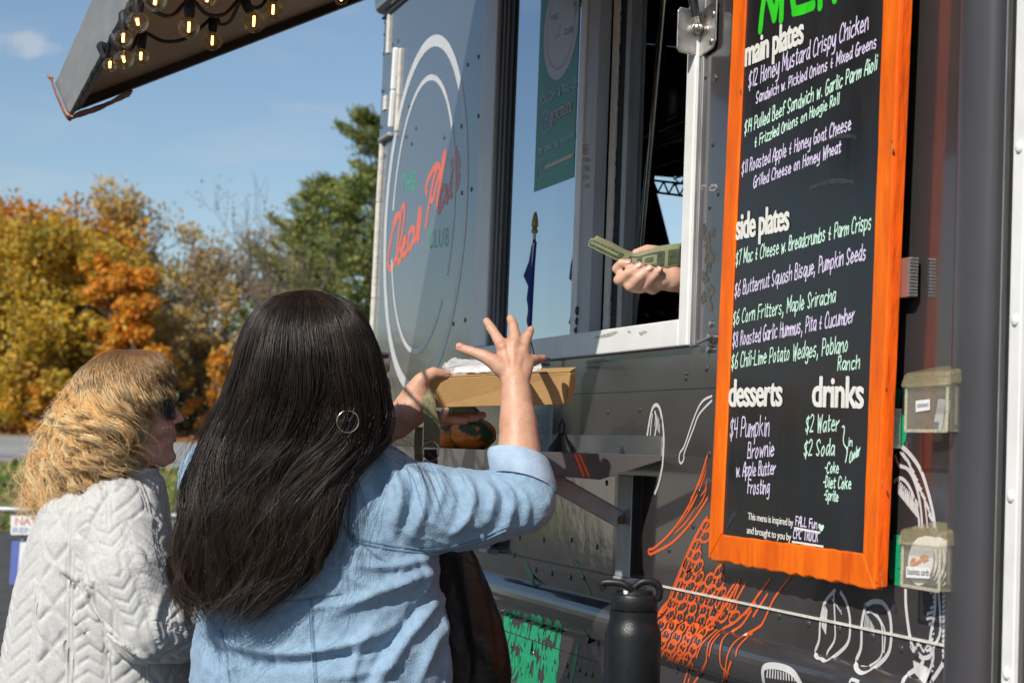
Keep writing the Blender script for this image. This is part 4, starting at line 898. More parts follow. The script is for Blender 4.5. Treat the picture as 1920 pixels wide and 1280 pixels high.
# ================================================================== GROUND AND BACKGROUND
FWD = RC[2].copy(); FWD[2] = 0; FWD /= np.linalg.norm(FWD)      # horizontal view direction
SIDE = np.array([FWD[1], -FWD[0], 0.0])                          # to the right of it
def gz(d):      # terrain height against distance in front of the camera
    return float(np.interp(d, [-500, 22, 26, 38, 40, 50, 54, 60, 80, 200, 2000], [0, 0, .12, .80, .86, 1.33, 1.62, 1.8, 2.2, 2.6, 2.6]))
def gp_(d, s, dz=0.0): p = np.array([CAM[0], CAM[1], 0]) + FWD*d + SIDE*s; p[2] = gz(d) + dz; return p
def sheet(name, d0, d1, s0, s1, m, dz=0.0, nd=30, ns=12, kind='structure', edge=0.0, rough_edge=0.0):
    ds = np.linspace(d0, d1, nd + 1); ss = np.linspace(s0, s1, ns + 1); vs = []
    for i, d in enumerate(ds):
        for s_ in ss:
            dd = d + (rough_edge*math.sin(s_*1.7 + i)*random.uniform(.4, 1) if i in (0, nd) else 0)
            vs.append(gp_(dd, s_, dz))
    f = [(i*(ns+1)+j, i*(ns+1)+j+1, (i+1)*(ns+1)+j+1, (i+1)*(ns+1)+j) for i in range(nd) for j in range(ns)]
    return link(name, mesh(vs, f), m, None, kind=kind)
asph = mat('asphalt', (0.070, 0.068, 0.068), rough=.9, var=.25, vscale=3, bump=.4, bscale=120)
road_m = mat('pale_road', (0.30, 0.298, 0.295), rough=.9, var=.12, vscale=.5, bump=.2, bscale=60)
grass_m = mat('autumn_grass', (0.085, 0.115, 0.022), rough=.95, col2=(0.24, 0.19, 0.075), vscale=.9, bump=.6, bscale=40)
far_m = mat('far_ground', (0.09, 0.10, 0.03), rough=.95, col2=(0.18, 0.14, 0.06), vscale=.3)
litter_m = mat('leaf_litter', (0.24, 0.085, 0.025), rough=.95, col2=(0.40, 0.17, 0.04), vscale=3, bump=.6, bscale=30)
ds = sorted(set([-400, -100, -30, -10, 0, 10, 18, 22, 24, 26, 30, 34, 38, 40, 44, 48, 50, 52, 54, 57, 60, 70, 80, 120, 200, 600, 2000]))
ss = np.linspace(-700, 700, 71); vs = [gp_(d, s_) for d in ds for s_ in ss]; n_ = len(ss)
ground = link('ground', mesh(vs, [(i*n_+j, i*n_+j+1, (i+1)*n_+j+1, (i+1)*n_+j) for i in range(len(ds)-1) for j in range(n_-1)]), far_m, None, kind='structure')
sheet('parking_lot', -40, 25.6, -60, 60, asph, .004, 24, 24)
sheet('grass_verge', 25.5, 38.6, -60, 60, grass_m, .012, 16, 60, rough_edge=.25)
sheet('road', 38.5, 49.5, -90, 90, road_m, .022, 12, 30)
pale_gm = mat('added_pale_surface', (.46, .42, .35), rough=.95, var=.15, vscale=4, bump=.3, bscale=60)  # unseen pale ground added so its reflection brightens the wall under the shelf
vs = []; 
for th_ in np.linspace(math.radians(14.5), math.radians(21), 14):
    for R_ in np.linspace(23, 60, 20):
        q = CAM + np.array([-math.cos(th_), -math.sin(th_), 0])*R_; d_ = float(np.dot((q - CAM)[:2], FWD[:2])); q[2] = gz(d_) + .09; vs.append(q)
link('added_pale_ground', mesh(vs, [(i*20+j, i*20+j+1, (i+1)*20+j+1, (i+1)*20+j) for i in range(13) for j in range(19)]), pale_gm, None, kind='structure')
m_line = mat('road_line', (.22, .22, .22), rough=.9); sheet('road_patch', 40.2, 41.2, -90, 90, m_line, .030, 4, 30)
sheet('far_verge', 49.4, 58, -90, 90, grass_m, .012, 12, 60, rough_edge=.5)
sheet('leaf_litter', 50.2, 53.2, -60, 60, litter_m, .020, 6, 60, rough_edge=.5)
# grass tufts: one mass
mb = MB(); gv = []; 
for k in range(9000):
    d = random.uniform(25.6, 38.2); s_ = random.uniform(-18, 6) if random.random() < .9 else random.uniform(-60, 40)
    p = gp_(d, s_, .01); h = random.uniform(.04, .16); a = random.uniform(0, 6.28); w = random.uniform(.03, .09); q = np.array([math.cos(a), math.sin(a), 0])*w; t = np.array([random.uniform(-.05,.05), random.uniform(-.05,.05), h])
    mb.add([p - q, p + q, p + t], [(0, 1, 2)], 0 if random.random() < .6 else 1)
link('grass', mb.me(), [mat('grass_blade_green', (.10, .15, .025), rough=.9), mat('grass_blade_dry', (.27, .22, .09), rough=.9)], None, kind='stuff', label='patchy green and dry autumn grass along the road verge', cat='grass')
mb = MB()
for k in range(5000):
    d = random.uniform(50.2, 56) ; s_ = random.uniform(-30, 12); p = gp_(d, s_, .03); a = random.uniform(0, 6.28); r = random.uniform(.05, .12)
    q = np.array([math.cos(a), math.sin(a), .3])*r; u = np.array([-math.sin(a), math.cos(a), .5])*r; mb.add([p - q, p + u, p + q, p - u], [(0, 1, 2, 3)], k % 2)
link('fallen_leaves', mb.me(), [mat('rust_leaf', (.34, .11, .03), rough=.8), mat('tan_leaf', (.36, .22, .08), rough=.8)], None, kind='stuff', label='rust and tan fallen leaves under the tree line', cat='leaves')

# ---- foliage
def leaf_mat(name, c, tr=.35):
    m = bpy.data.materials.new(name); m.use_nodes = True; nt = m.node_tree; b = nt.nodes['Principled BSDF']; out = nt.nodes['Material Output']; b.inputs['Roughness'].default_value = .6
    oi = nt.nodes.new('ShaderNodeTexCoord'); n = nt.nodes.new('ShaderNodeTexNoise'); n.inputs['Scale'].default_value = .8; n.inputs['Detail'].default_value = 4
    nt.links.new(oi.outputs['Object'], n.inputs['Vector']); r = nt.nodes.new('ShaderNodeValToRGB'); r.color_ramp.elements[0].position = .35; r.color_ramp.elements[1].position = .65
    r.color_ramp.elements[0].color = tuple(q*.72 for q in c) + (1,); r.color_ramp.elements[1].color = tuple(min(1, q*1.22) for q in c) + (1,)
    nt.links.new(n.outputs[0], r.inputs[0]); nt.links.new(r.outputs[0], b.inputs['Base Color'])
    t = nt.nodes.new('ShaderNodeBsdfTranslucent'); nt.links.new(r.outputs[0], t.inputs[0]); mx = nt.nodes.new('ShaderNodeMixShader'); mx.inputs[0].default_value = tr
    nt.links.new(b.outputs[0], mx.inputs[1]); nt.links.new(t.outputs[0], mx.inputs[2]); nt.links.new(mx.outputs[0], out.inputs[0]); return m
LM = {'yellow': leaf_mat('yellow_leaves', (.55, .36, .025)), 'gold': leaf_mat('golden_leaves', (.60, .38, .05)), 'orange': leaf_mat('orange_leaves', (.66, .25, .012)), 'rust': leaf_mat('rust_leaves', (.52, .20, .04)), 'tan': leaf_mat('tan_leaves', (.44, .31, .14)),
      'olive': leaf_mat('olive_leaves', (.36, .33, .07)), 'green': leaf_mat('green_leaves', (.12, .17, .035)), 'pine': leaf_mat('pine_needles', (.11, .165, .05), .15), 'pineyel': leaf_mat('yellow_pine_needles', (.31, .31, .07), .2), 'brush': leaf_mat('dry_brush', (.24, .185, .115), .2), 'dark': leaf_mat('dark_foliage', (.045, .05, .02), .1)}  # needles mix green and yellow-green tones; the undergrowth leaves are plain dark
bark = mat('grey_bark', (.135, .115, .10), rough=.9, var=.35, vscale=6, stretch=(3, 3, .6), bump=.5, bscale=14)
def leaves(mb, c, r, n, size, mix, squash=1.0):
    """cluster of small leaf faces through a blob"""
    P = np.random.normal(0, 1, (n, 3)); P /= np.linalg.norm(P, axis=1)[:, None] + 1e-9; P *= (np.random.rand(n, 1) ** .45) * r; P[:, 2] *= squash; P += c
    for p in P:
        a = np.random.normal(0, 1, 3); a /= np.linalg.norm(a); b = np.cross(a, np.random.normal(0, 1, 3)); b /= np.linalg.norm(b) + 1e-9; s = size*random.uniform(.6, 1.3)
        mb.add([p - a*s, p + b*s*.55, p + a*s, p - b*s*.55], [(0, 1, 2, 3)], random.choices(range(len(mix)), mix)[0])
def branch(mb, p, d, L, r, depth, tips, spread=.55, up=.12, n=3, seg=4):
    pts = [p.copy()]; q = p.copy(); dd = d / np.linalg.norm(d); rs = [r]
    for i in range(seg):
        dd = dd + np.random.normal(0, .10, 3) + np.array([0, 0, up*.25]); dd /= np.linalg.norm(dd); q = q + dd*L/seg; pts.append(q.copy()); rs.append(r*(1 - .55*(i+1)/seg))
    mb.tube(pts, rs, 5 if depth > 1 else 3, caps=False)
    if depth == 0: tips.append(q); return
    for k in range(n + (depth > 1)):
        i = random.randint(max(1, seg-3), seg); v = dd + np.random.normal(0, spread, 3) + np.array([0, 0, up]); branch(mb, pts[i], v, L*random.uniform(.55, .8), max(rs[i]*.62, .010), depth-1, tips, spread, up, n, seg)
    tips.append(q)
def broadleaf(px, d, h, wid, mix, mats, label, dens=1.0, leaf=.085, cat='tree', bare=.0, name='autumn_tree', group='autumn trees along the road', base_y=None, low=.15, blob=1.0):
    s_ = (px - CX) / FP * d / np.dot(RC[2], FWD) if False else None
    r = ray(px, 800); r = r / np.dot(r[:2], FWD[:2]); p = CAM + r*d; p[2] = gz(d) - .05
    t = empty(name, p, label, cat, group); mb = MB(); tips = []
    branch(mb, p, np.array([0, 0, 1.0]), h*.42, h*.022, 5 if name == 'bare_tree' else (4 if h > 5 else 3), tips, spread=.42, up=.30, n=2, seg=4)
    tips = [q for q in tips]; T = np.array(tips); c = p + np.array([0, 0, h*.55])
    # fit the limbs to the wanted crown
    zmax = max(T[:, 2].max() - p[2], .1); rad = np.abs((T - p)[:, :2]).max()
    A = np.array(mb.v); fz, fr = h*.97/zmax, wid/2/rad
    z_ = (A[:, 2] - p[2]); w_ = np.clip(z_/(h*.12), 0, 1); A[:, 2] = p[2] + z_*fz
    for k in (0, 1): A[:, k] = p[k] + (A[:, k] - p[k])*(1 + (fr-1)*w_)
    mb.v = [tuple(q) for q in A]; T[:, 2] = p[2] + (T[:, 2]-p[2])*fz; T[:, :2] = p[:2] + (T[:, :2]-p[:2])*fr
    link('trunk', mb.me(), bark, t)
    lm = MB()
    for q in T:
        if random.random() < bare: continue
        leaves(lm, q, wid*.105*blob*random.uniform(.6, 1.25), int(80*dens*random.uniform(.5, 1.4)), leaf, mix, .8)
    nb = int(24*dens*(1-bare))
    for k in range(nb):
        a = random.uniform(0, 6.28); zz = random.uniform(low, .93); rr = wid*.5*math.sin(math.pi*min(1, max(.08, (zz-low+.12)/(1.12-low))))**.7*random.uniform(.3, .95)
        leaves(lm, p + np.array([rr*math.cos(a), rr*math.sin(a), zz*h]), wid*.12*blob*random.uniform(.6, 1.3), int(190*dens*random.uniform(.4, 1.4)), leaf, mix, .75)
    link('crown', lm.me(), [LM[k] for k in mats], t); return t
def tuft(mb, c, d, r, n, L, mix):
    """spray of needle bunches pointing outwards and up from a twig end"""
    for k in range(n):
        v = d*.7 + np.random.normal(0, .55, 3) + np.array([0, 0, .45]); v /= np.linalg.norm(v); a = c + np.random.normal(0, r, 3)*np.array([1, 1, .5]); b = np.cross(v, np.random.normal(0, 1, 3)); b /= np.linalg.norm(b) + 1e-9; l = L*random.uniform(.6, 1.3)
        mb.add([a - b*.018, a + v*l*.6 + b*.030, a + v*l, a + v*l*.6 - b*.030], [(0, 1, 2, 3)], random.choices(range(len(mix)), mix)[0])
def conifer(px, d, h, wid, label, dens=1.0, mats=('pine', 'pineyel'), mix=(.5, .5)):
    r = ray(px, 800); r = r / np.dot(r[:2], FWD[:2]); p = CAM + r*d; p[2] = gz(d) - .05
    t = empty('pine_tree', p, label, 'tree'); mb = MB().tube([p, p + np.array([.1, 0, h*.5]), p + np.array([0, 0, h])], [h*.018, h*.012, .02], 7); lm = MB()
    n = int(23*h/9); swing = random.uniform(0, 6)
    for k in range(n):
        z = .10 + .89*k/n + random.uniform(-.012, .012)
        for j in range(5 if z < .8 else 4):
            L = wid/2*(1.02 - z)**.62*random.uniform(.30, 1.35) + .22; a = random.uniform(0, 6.28); b0_ = p + np.array([0, 0, z*h]); dr = np.array([math.cos(a), math.sin(a), random.uniform(.12, .5)]); dr /= np.linalg.norm(dr)
            b1_ = b0_ + dr*L*.6 - np.array([0, 0, .05]); b2_ = b0_ + dr*L + np.array([0, 0, .10*L]); mb.tube([b0_, b1_, b2_], [.035, .022, .008], 3, caps=False); sdv = np.array([-dr[1], dr[0], 0])
            for q in range(6):
                f = .35 + .65*q/5; c = b1_ + (b2_ - b1_)*(f - .4)/.6 if f > .4 else b0_ + (b1_ - b0_)*f/.4; sw = (1 - f*.5)*.38*L**.5
                for sg_ in (-1, 0, 1): tuft(lm, c + sdv*sg_*sw*random.uniform(.5, 1.1) + np.array([0, 0, .05*abs(sg_)]), dr + sdv*sg_*.7, .085, int(12*dens), .17, mix)
    link('trunk', mb.me(), bark, t); link('crown', lm.me(), [LM[k] for k in mats], t)
def H_at(px_top, d): return (820 - px_top)/FP*d + CAM[2] - gz(d)
broadleaf(20, 55, H_at(372, 55), 7.0, (.45, .35, .2), ('orange', 'yellow', 'rust'), 'tall tree with orange top leaves at the far left edge', 1.7, group=None)
broadleaf(75, 52, H_at(415, 52), 6.2, (.5, .3, .2), ('yellow', 'gold', 'olive'), 'dense yellow autumn tree left of the fair-haired woman', 1.9, low=.05, group=None)
broadleaf(225, 57, H_at(335, 57), 5.6, (.45, .45, .1), ('gold', 'tan', 'yellow'), 'tall thinly leaved golden tree rising above the orange one', .85, .07, group=None, bare=.12)
broadleaf(238, 50.5, H_at(482, 50.5), 2.8, (.6, .3, .1), ('orange', 'gold', 'rust'), 'bright orange maple just above the fair-haired woman', 1.5, low=.2, group=None)
broadleaf(160, 51.5, H_at(500, 51.5), 3.0, (.5, .3, .2), ('yellow', 'olive', 'gold'), 'yellow-green bushy tree between the orange maple and the dense yellow one', 1.2, low=.05, group=None)
broadleaf(75, 50.5, H_at(690, 50.5), 1.6, (.6, .3, .1), ('orange', 'gold', 'olive'), 'small orange sapling low beside the dark undergrowth', 1.0, low=.1, group=None)
broadleaf(385, 58, H_at(405, 58), 4.6, (.75, .25), ('tan', 'brush'), 'half bare tan tree in the gap between the golden tree and the pines', .6, .06, bare=.35, group=None)
broadleaf(415, 51.5, H_at(650, 51.5), 2.2, (.5, .3, .2), ('orange', 'gold', 'tan'), 'low orange bush behind the dark-haired woman', .7, low=.1, group=None, name='autumn_bush', cat='bush')
broadleaf(325, 54, H_at(560, 54), 2.8, (.7, .3), ('tan', 'gold'), 'dry tan bush right of the orange maple', .6, low=.05, group=None, name='autumn_bush', cat='bush')
broadleaf(480, 53, H_at(320, 53), 4.2, (.5, .5), ('brush', 'tan'), 'bare twiggy tree left of the tall pine', .10, .05, bare=.8, group=None, name='bare_tree')
broadleaf(545, 50, H_at(290, 50), 3.6, (1,), ('brush',), 'bare upright tree in front of the spreading pine', .08, .05, bare=.85, group=None, name='bare_tree')
broadleaf(435, 60, H_at(430, 60), 5.0, (.5, .5), ('brush', 'tan'), 'brown leafless thicket tree in the middle of the tree line', .5, .06, bare=.45, group=None, name='bare_tree')
broadleaf(300, 55, H_at(390, 55), 4.0, (1,), ('brush',), 'fine bare tree between the golden tree and the half bare tan one', .06, .05, bare=.85, group=None, name='bare_tree')
broadleaf(505, 56, H_at(335, 56), 4.4, (1,), ('brush',), 'wide bare tree right in front of the pines', .06, .05, bare=.85, group=None, name='bare_tree')
conifer(684, 54, H_at(200, 54), 6.0, 'tallest green pine beside the truck corner', 1.5, mix=(.6, .4))
conifer(600, 57, H_at(320, 57), 6.0, 'spreading yellow-green pine left of the tallest one', 1.3, mix=(.35, .65))
conifer(535, 62, H_at(420, 62), 4.6, 'shorter open pine behind the bare trees', .7)
broadleaf(640, 52, H_at(560, 52), 3.0, (.5, .5), ('olive', 'brush'), 'olive scrub at the foot of the tallest pine', .7, low=.02, group=None, name='autumn_bush', cat='bush')
broadleaf(520, 53, H_at(600, 53), 3.4, (.6, .4), ('brush', 'tan'), 'dry brown scrub behind the dark-haired woman', .5, low=.02, group=None, name='autumn_bush', cat='bush')
# the wood behind, and the line of trees the truck side reflects
lm = MB()
for k in range(190):
    s_ = random.uniform(-60, 3) if k < 80 else random.uniform(-24, -6); d = random.uniform(60, 72); hh = random.uniform(1.0, 3.6) if k < 80 else random.uniform(.6, 3.0 if s_ > -11 else 5.6)
    leaves(lm, gp_(d, s_, hh), random.uniform(.8, 1.6), 300, .11, (.35, .25, .2, .2), .9)
link('far_wood', lm.me(), [LM['brush'], LM['tan'], LM['olive'], LM['gold']], None, kind='stuff', label='hazy brown and gold wood behind the nearer autumn trees', cat='wood')
lm = MB()
for k in range(150):
    s_ = random.uniform(-22, 8); leaves(lm, gp_(random.uniform(54.5, 59), s_, random.uniform(.15, 1.0)), random.uniform(.5, .9), 90, .12, (.45, .3, .25), .7)
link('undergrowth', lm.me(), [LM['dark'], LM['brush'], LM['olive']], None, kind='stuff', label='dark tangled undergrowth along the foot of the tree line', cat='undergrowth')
lm = MB()
for k in range(300):
    ang = random.uniform(math.radians(16), math.radians(75)); R_ = random.uniform(70, 95); p = CAM + np.array([-math.cos(ang), -math.sin(ang), 0])*R_; p[2] = random.uniform(.3, 4.4)
    leaves(lm, p, random.uniform(1.2, 2.2), 150, .22, (.45, .3, .25), .9)
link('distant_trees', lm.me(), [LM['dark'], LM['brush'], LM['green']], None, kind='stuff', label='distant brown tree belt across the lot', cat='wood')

# ---- crowd barrier behind the women
galv = mat('galvanised_tube', (.34, .35, .36), rough=.45, metal=.6, var=.2, vscale=10)
D0 = 9.6
def bq(px, py): 
    r = ray(px, py); r = r / np.dot(r[:2], FWD[:2]); return CAM + r*D0
pA, pB = bq(-330, 955), bq(420, 957); zt_b = (pA[2] + pB[2])/2; pA[2] = pB[2] = zt_b
bar = empty('crowd_barrier', (*((pA + pB)/2)[:2], 0), 'grey steel crowd barrier standing behind the fair-haired woman', 'barrier')
def bpt(t, z): q = pA + (pB - pA)*t; return np.array([q[0], q[1], z])
rr = .019; mb = MB(); pts = [bpt(0, .12)] + [bpt(0, z) for z in (.4, .8)] + [bpt(0, zt_b - .08), bpt(.012, zt_b - .02), bpt(.04, zt_b)] + [bpt(t, zt_b) for t in (.3, .6, .9)] + [bpt(.96, zt_b), bpt(.988, zt_b - .02), bpt(1, zt_b - .08), bpt(1, .8), bpt(1, .12)]
mb.tube(pts, rr, 10); mb.tube([bpt(0, .16), bpt(1, .16)], rr, 10); mb.obj('frame', galv, bar, smooth=True)
for k in range(1, 16): MB().tube([bpt(k/16, .16), bpt(k/16, zt_b)], .008, 6).obj('upright', galv, bar, smooth=True)
nrm_b = np.array([-(pB - pA)[1], (pB - pA)[0], 0.0]); nrm_b /= np.linalg.norm(nrm_b)
if np.dot(nrm_b, FWD) > 0: nrm_b = -nrm_b
for t in (.12, .88): q = bpt(t, .01); MB().tube([q - nrm_b*.28, q + nrm_b*.28], .014, 8).tube([q, bpt(t, .16)], .014, 8).obj('foot', galv, bar, smooth=True)
def bplane(px, py):
    n = nrm_b; o = pA + n*.024; d = ray(px, py); return CAM + d*(np.dot(o - CAM, n)/np.dot(d, n))
sgn = mat('sign_white', (.74, .74, .74), rough=.5, var=.06, vscale=20)
mb = MB(); Q = [bplane(20, 1002), bplane(130, 1002), bplane(130, 966), bplane(20, 966)]; mb.slab(Q, -nrm_b*.004); plate = mb.obj('name_plate', sgn, bar)
mb = MB(); join_mesh(mb, text_mesh('NATIO', (28, 983), (92, 983), 14, bplane, bold=.03, nrm=nrm_b, lift=.002)); flat_obj(mb, 'plate_lettering', mat('sign_red', (.60, .30, .30), rough=.5), plate)
mb = MB(); join_mesh(mb, text_mesh('RENT A', (24, 998), (96, 998), 10, bplane, bold=.02, nrm=nrm_b, lift=.002)); flat_obj(mb, 'plate_lettering', mat('sign_blue', (.32, .38, .55), rough=.5), plate)
mb = MB(); mb.slab([bplane(17, 1095), bplane(170, 1095), bplane(172, 1014), bplane(22, 1014)], -nrm_b*.003); ban2 = mb.obj('placard', mat('placard_blue', (.10, .15, .42), rough=.5, var=.1, vscale=5), None, label='blue and white placard tied to the crowd barrier', cat='placard')
mb = MB(); mb.slab([bplane(32, 1095.5), bplane(150, 1095.5), bplane(152, 1016), bplane(38, 1016)], nrm_b*.002); link('white_panel', mb.me('p', True), sgn, ban2)
# ================================================================== PEOPLE: tools
RIGHT, DOWN = RC[0], RC[1]; FW = RC[2]
def A3(x, y, D): return atD(x, y, D)
def capsule(mb, a, b, ra, rb, n=16, squash=None):
    a, b = np.asarray(a, float), np.asarray(b, float); d = b - a; L = np.linalg.norm(d) + 1e-9; d /= L; pts = []; rs = []
    for k in range(5): t = math.sin(math.pi/2*k/4) ; pts.append(a - d*ra*(1 - t*.999) if False else a - d*ra*math.cos(math.pi/2*k/4)); rs.append(max(ra*math.sin(math.pi/2*k/4), 1e-4))
    for k in range(1, 5): pts.append(b + d*rb*math.sin(math.pi/2*k/4)); rs.append(max(rb*math.cos(math.pi/2*k/4), 1e-4))
    mb.tube(pts, rs, n)
def chain(mb, pts, rs, n=14):
    for i in range(len(pts) - 1): capsule(mb, pts[i], pts[i+1], rs[i], rs[i+1], n)
def ellipsoid(mb, c, rx, ry, rz, ax=None, n=12):
    """radii along view right, view forward, up"""
    X, Y, Z = (RIGHT, FW, -DOWN) if ax is None else ax
    vs = []; m = 2*n
    for i in range(n+1):
        a, h = max(math.sin(math.pi*i/n), 1e-4), -math.cos(math.pi*i/n)
        for k in range(m): t = 2*math.pi*k/m; vs.append(c + X*rx*a*math.cos(t) + Y*ry*a*math.sin(t) + Z*rz*h)
    mb.add(vs, [(i*m+k, i*m+(k+1) % m, (i+1)*m+(k+1) % m, (i+1)*m+k) for i in range(n) for k in range(m)] + [tuple(range(m))[::-1], tuple(range(n*m, n*m+m))])
def loft(mb, rings, n=40, p=2.4):
    """rings: (centre3, half width, half depth, right vec, fwd vec) -> closed super-elliptic body"""
    vs = []
    for (c, hw, hd, R_, F_) in rings:
        for k in range(n):
            t = 2*math.pi*k/n; ct, st = math.cos(t), math.sin(t)
            vs.append(np.asarray(c) + R_*hw*np.sign(ct)*abs(ct)**(2/p) + F_*hd*np.sign(st)*abs(st)**(2/p))
    m = len(rings); f = [(i*n+k, i*n+(k+1) % n, (i+1)*n+(k+1) % n, (i+1)*n+k) for i in range(m-1) for k in range(n)]
    mb.add(vs, f + [tuple(range(n))[::-1], tuple(range((m-1)*n, m*n))])
def fuse(mb, voxel, smooth=6, fac=.5):
    me = mb.me('raw', True); o = bpy.data.objects.new('raw', me); COL.objects.link(o)
    r = o.modifiers.new('r', 'REMESH'); r.mode = 'VOXEL'; r.voxel_size = voxel; r.adaptivity = 0
    if smooth: s_ = o.modifiers.new('s', 'SMOOTH'); s_.iterations = smooth; s_.factor = fac
    dg = bpy.context.evaluated_depsgraph_get(); out = bpy.data.meshes.new_from_object(o.evaluated_get(dg)); bpy.data.objects.remove(o); bpy.data.meshes.remove(me); return out
def get_co(me): c = np.empty(len(me.vertices)*3); me.vertices.foreach_get('co', c); return c.reshape(-1, 3)
def get_no(me): c = np.empty(len(me.vertices)*3); me.vertices.foreach_get('normal', c); return c.reshape(-1, 3)
def set_co(me, c): me.vertices.foreach_set('co', c.ravel()); me.update()
def to_px(C): q = (C - CAM) @ RC.T; return CX + FP*q[:, 0]/q[:, 2], CY + FP*q[:, 1]/q[:, 2], q[:, 2]
def poly_d(x, y, pts):
    d = np.full(len(x), 1e9)
    for (x0, y0), (x1, y1) in zip(pts[:-1], pts[1:]):
        vx, vy = x1-x0, y1-y0; t = np.clip(((x-x0)*vx + (y-y0)*vy)/(vx*vx+vy*vy+1e-9), 0, 1); d = np.minimum(d, np.hypot(x-x0-t*vx, y-y0-t*vy))
    return d
def folds(me, L, camside=True):
    """raise soft cloth folds: (points, height, half width in photo points)"""
    C, N = get_co(me), get_no(me); x, y, D = to_px(C); vd = C - CAM; vd /= np.linalg.norm(vd, axis=1)[:, None]; f = np.clip(-(N*vd).sum(1)*3 + .4, 0, 1) if camside else 1
    h = np.zeros(len(C))
    for pts, amp, w in L:
        P = [tuple(q) for q in smooth_line(pts, 4)]; d = poly_d(x, y, P); e = np.minimum(np.hypot(x-P[0][0], y-P[0][1]), np.hypot(x-P[-1][0], y-P[-1][1]))
        h += 1.25*amp*np.exp(-(d/(w*.82))**2)*np.clip(.35 + e/(6*w), 0, 1)
    set_co(me, C + N*(h*f)[:, None])
from mathutils import noise as mnoise
def ripple(me, amp, scale, stretch=(1, 1, 1), oct=3):
    C, N = get_co(me), get_no(me); S = C*np.array(stretch)*scale
    h = np.array([mnoise.fractal(Vector(s_), 1.0, 2.0, oct) for s_ in S]); set_co(me, C + N*(amp*h)[:, None])
def ridges(me, amp, scale, stretch=(1, 1, 1)):
    """crisp cloth creases: ridged noise"""
    C, N = get_co(me), get_no(me); S = C*np.array(stretch)*scale
    h = np.array([(1 - min(1, abs(mnoise.fractal(Vector(s_), 1.0, 2.0, 2))*2.2))**3 for s_ in S]); set_co(me, C + N*(amp*h)[:, None])
def bvh(me): return BVHTree.FromPolygons([v.co.copy() for v in me.vertices], [tuple(p.vertices) for p in me.polygons])
def hit(tree, x, y):
    d = ray(x, y); d = d/np.linalg.norm(d); r = tree.ray_cast(V(CAM), V(d)); return (np.array(r[0]), np.array(r[1])) if r[0] is not None else (None, None)
def seam(mb, tree, pts, w, lift=.0012, k=6, mi=0):
    vs = []; prev = None; P = []
    for p in smooth_line(pts, k):
        a, n = hit(tree, *p)
        if a is None: continue
        if np.dot(n, a - CAM) > 0: n = -n
        P.append((a, n))
    for i, (a, n) in enumerate(P):
        t = P[min(i+1, len(P)-1)][0] - P[max(i-1, 0)][0]
        if np.linalg.norm(t) < 1e-6: t = np.array([0, 0, 1.])
        s_ = np.cross(n, t); s_ /= np.linalg.norm(s_) + 1e-9; vs += [a + s_*w/2 + n*lift*.4, a + n*lift*1.3, a - s_*w/2 + n*lift*.4]
    if len(P) > 1: mb.add(vs, [(3*i+j, 3*i+j+1, 3*i+j+4, 3*i+j+3) for i in range(len(P)-1) for j in (0, 1)], mi)
skin = mat('skin', (0.53, 0.265, 0.175), rough=.45, col2=(0.60, 0.365, 0.255), vscale=42, bump=.12, bscale=260, sss=.12)
skin_red = mat('ruddy_skin', (0.63, 0.31, 0.23), rough=.5, var=.14, vscale=28, bump=.12, bscale=260, sss=.12)
skin_pale = mat('pale_skin', (0.62, 0.37, 0.27), rough=.5, var=.08, vscale=50, bump=.1, bscale=260, sss=.12)
nail_m = mat('nail', (0.58, 0.33, 0.26), rough=.25)
def nail(mb, base, tip, r, up):
    base, tip, up = np.asarray(base), np.asarray(tip), np.asarray(up, float); d = tip - base; d /= np.linalg.norm(d); up = up - d*np.dot(up, d); up /= np.linalg.norm(up); s_ = np.cross(d, up); vs = []
    for i in range(5):
        for j in range(5):
            a = (j-2)*.42; q = tip + d*r*(-.75 + .42*i*.75); wn = 1 if i not in (0, 4) else .75
            vs.append(q + (up*math.cos(a*wn) + s_*math.sin(a*wn))*r*(1.03 if i < 4 else .98))
    mb.add(vs, [(i*5+j, i*5+j+1, (i+1)*5+j+1, (i+1)*5+j) for i in range(4) for j in range(4)])
def strands(name, paths, radii, cols, matl, parent, sides=3, **k):
    """paths (S,K,3) -> one mesh of thin tapering hairs; cols (S,K,3) colour of each hair along its length"""
    S, K, _ = paths.shape; T = np.gradient(paths, axis=1); T /= np.linalg.norm(T, axis=2, keepdims=True) + 1e-9
    ref = np.random.normal(0, 1, (S, 1, 3)); U = np.cross(T, ref); U /= np.linalg.norm(U, axis=2, keepdims=True) + 1e-9; W = np.cross(T, U)
    vs = np.empty((S, K, sides, 3))
    for j in range(sides): a = 2*math.pi*j/sides; vs[:, :, j] = paths + radii[:, :, None]*(U*math.cos(a) + W*math.sin(a))
    idx = np.arange(S*K*sides).reshape(S, K, sides); q = []
    for j in range(sides): q.append(np.stack([idx[:, :-1, j], idx[:, :-1, (j+1) % sides], idx[:, 1:, (j+1) % sides], idx[:, 1:, j]], -1).reshape(-1, 4))
    F = np.concatenate(q); me = bpy.data.meshes.new(name); me.vertices.add(S*K*sides); me.vertices.foreach_set('co', vs.ravel()); me.loops.add(F.size); me.loops.foreach_set('vertex_index', F.ravel())
    me.polygons.add(len(F)); me.polygons.foreach_set('loop_start', np.arange(0, F.size, 4)); me.polygons.foreach_set('loop_total', np.full(len(F), 4)); me.update(calc_edges=True)
    at = me.color_attributes.new('hair_colour', 'FLOAT_COLOR', 'POINT'); c = np.ones((S, K, sides, 4)); c[..., :3] = cols[:, :, None, :]; at.data.foreach_set('color', c.ravel())
    return link(name, me, matl, parent, smooth=True, **k)
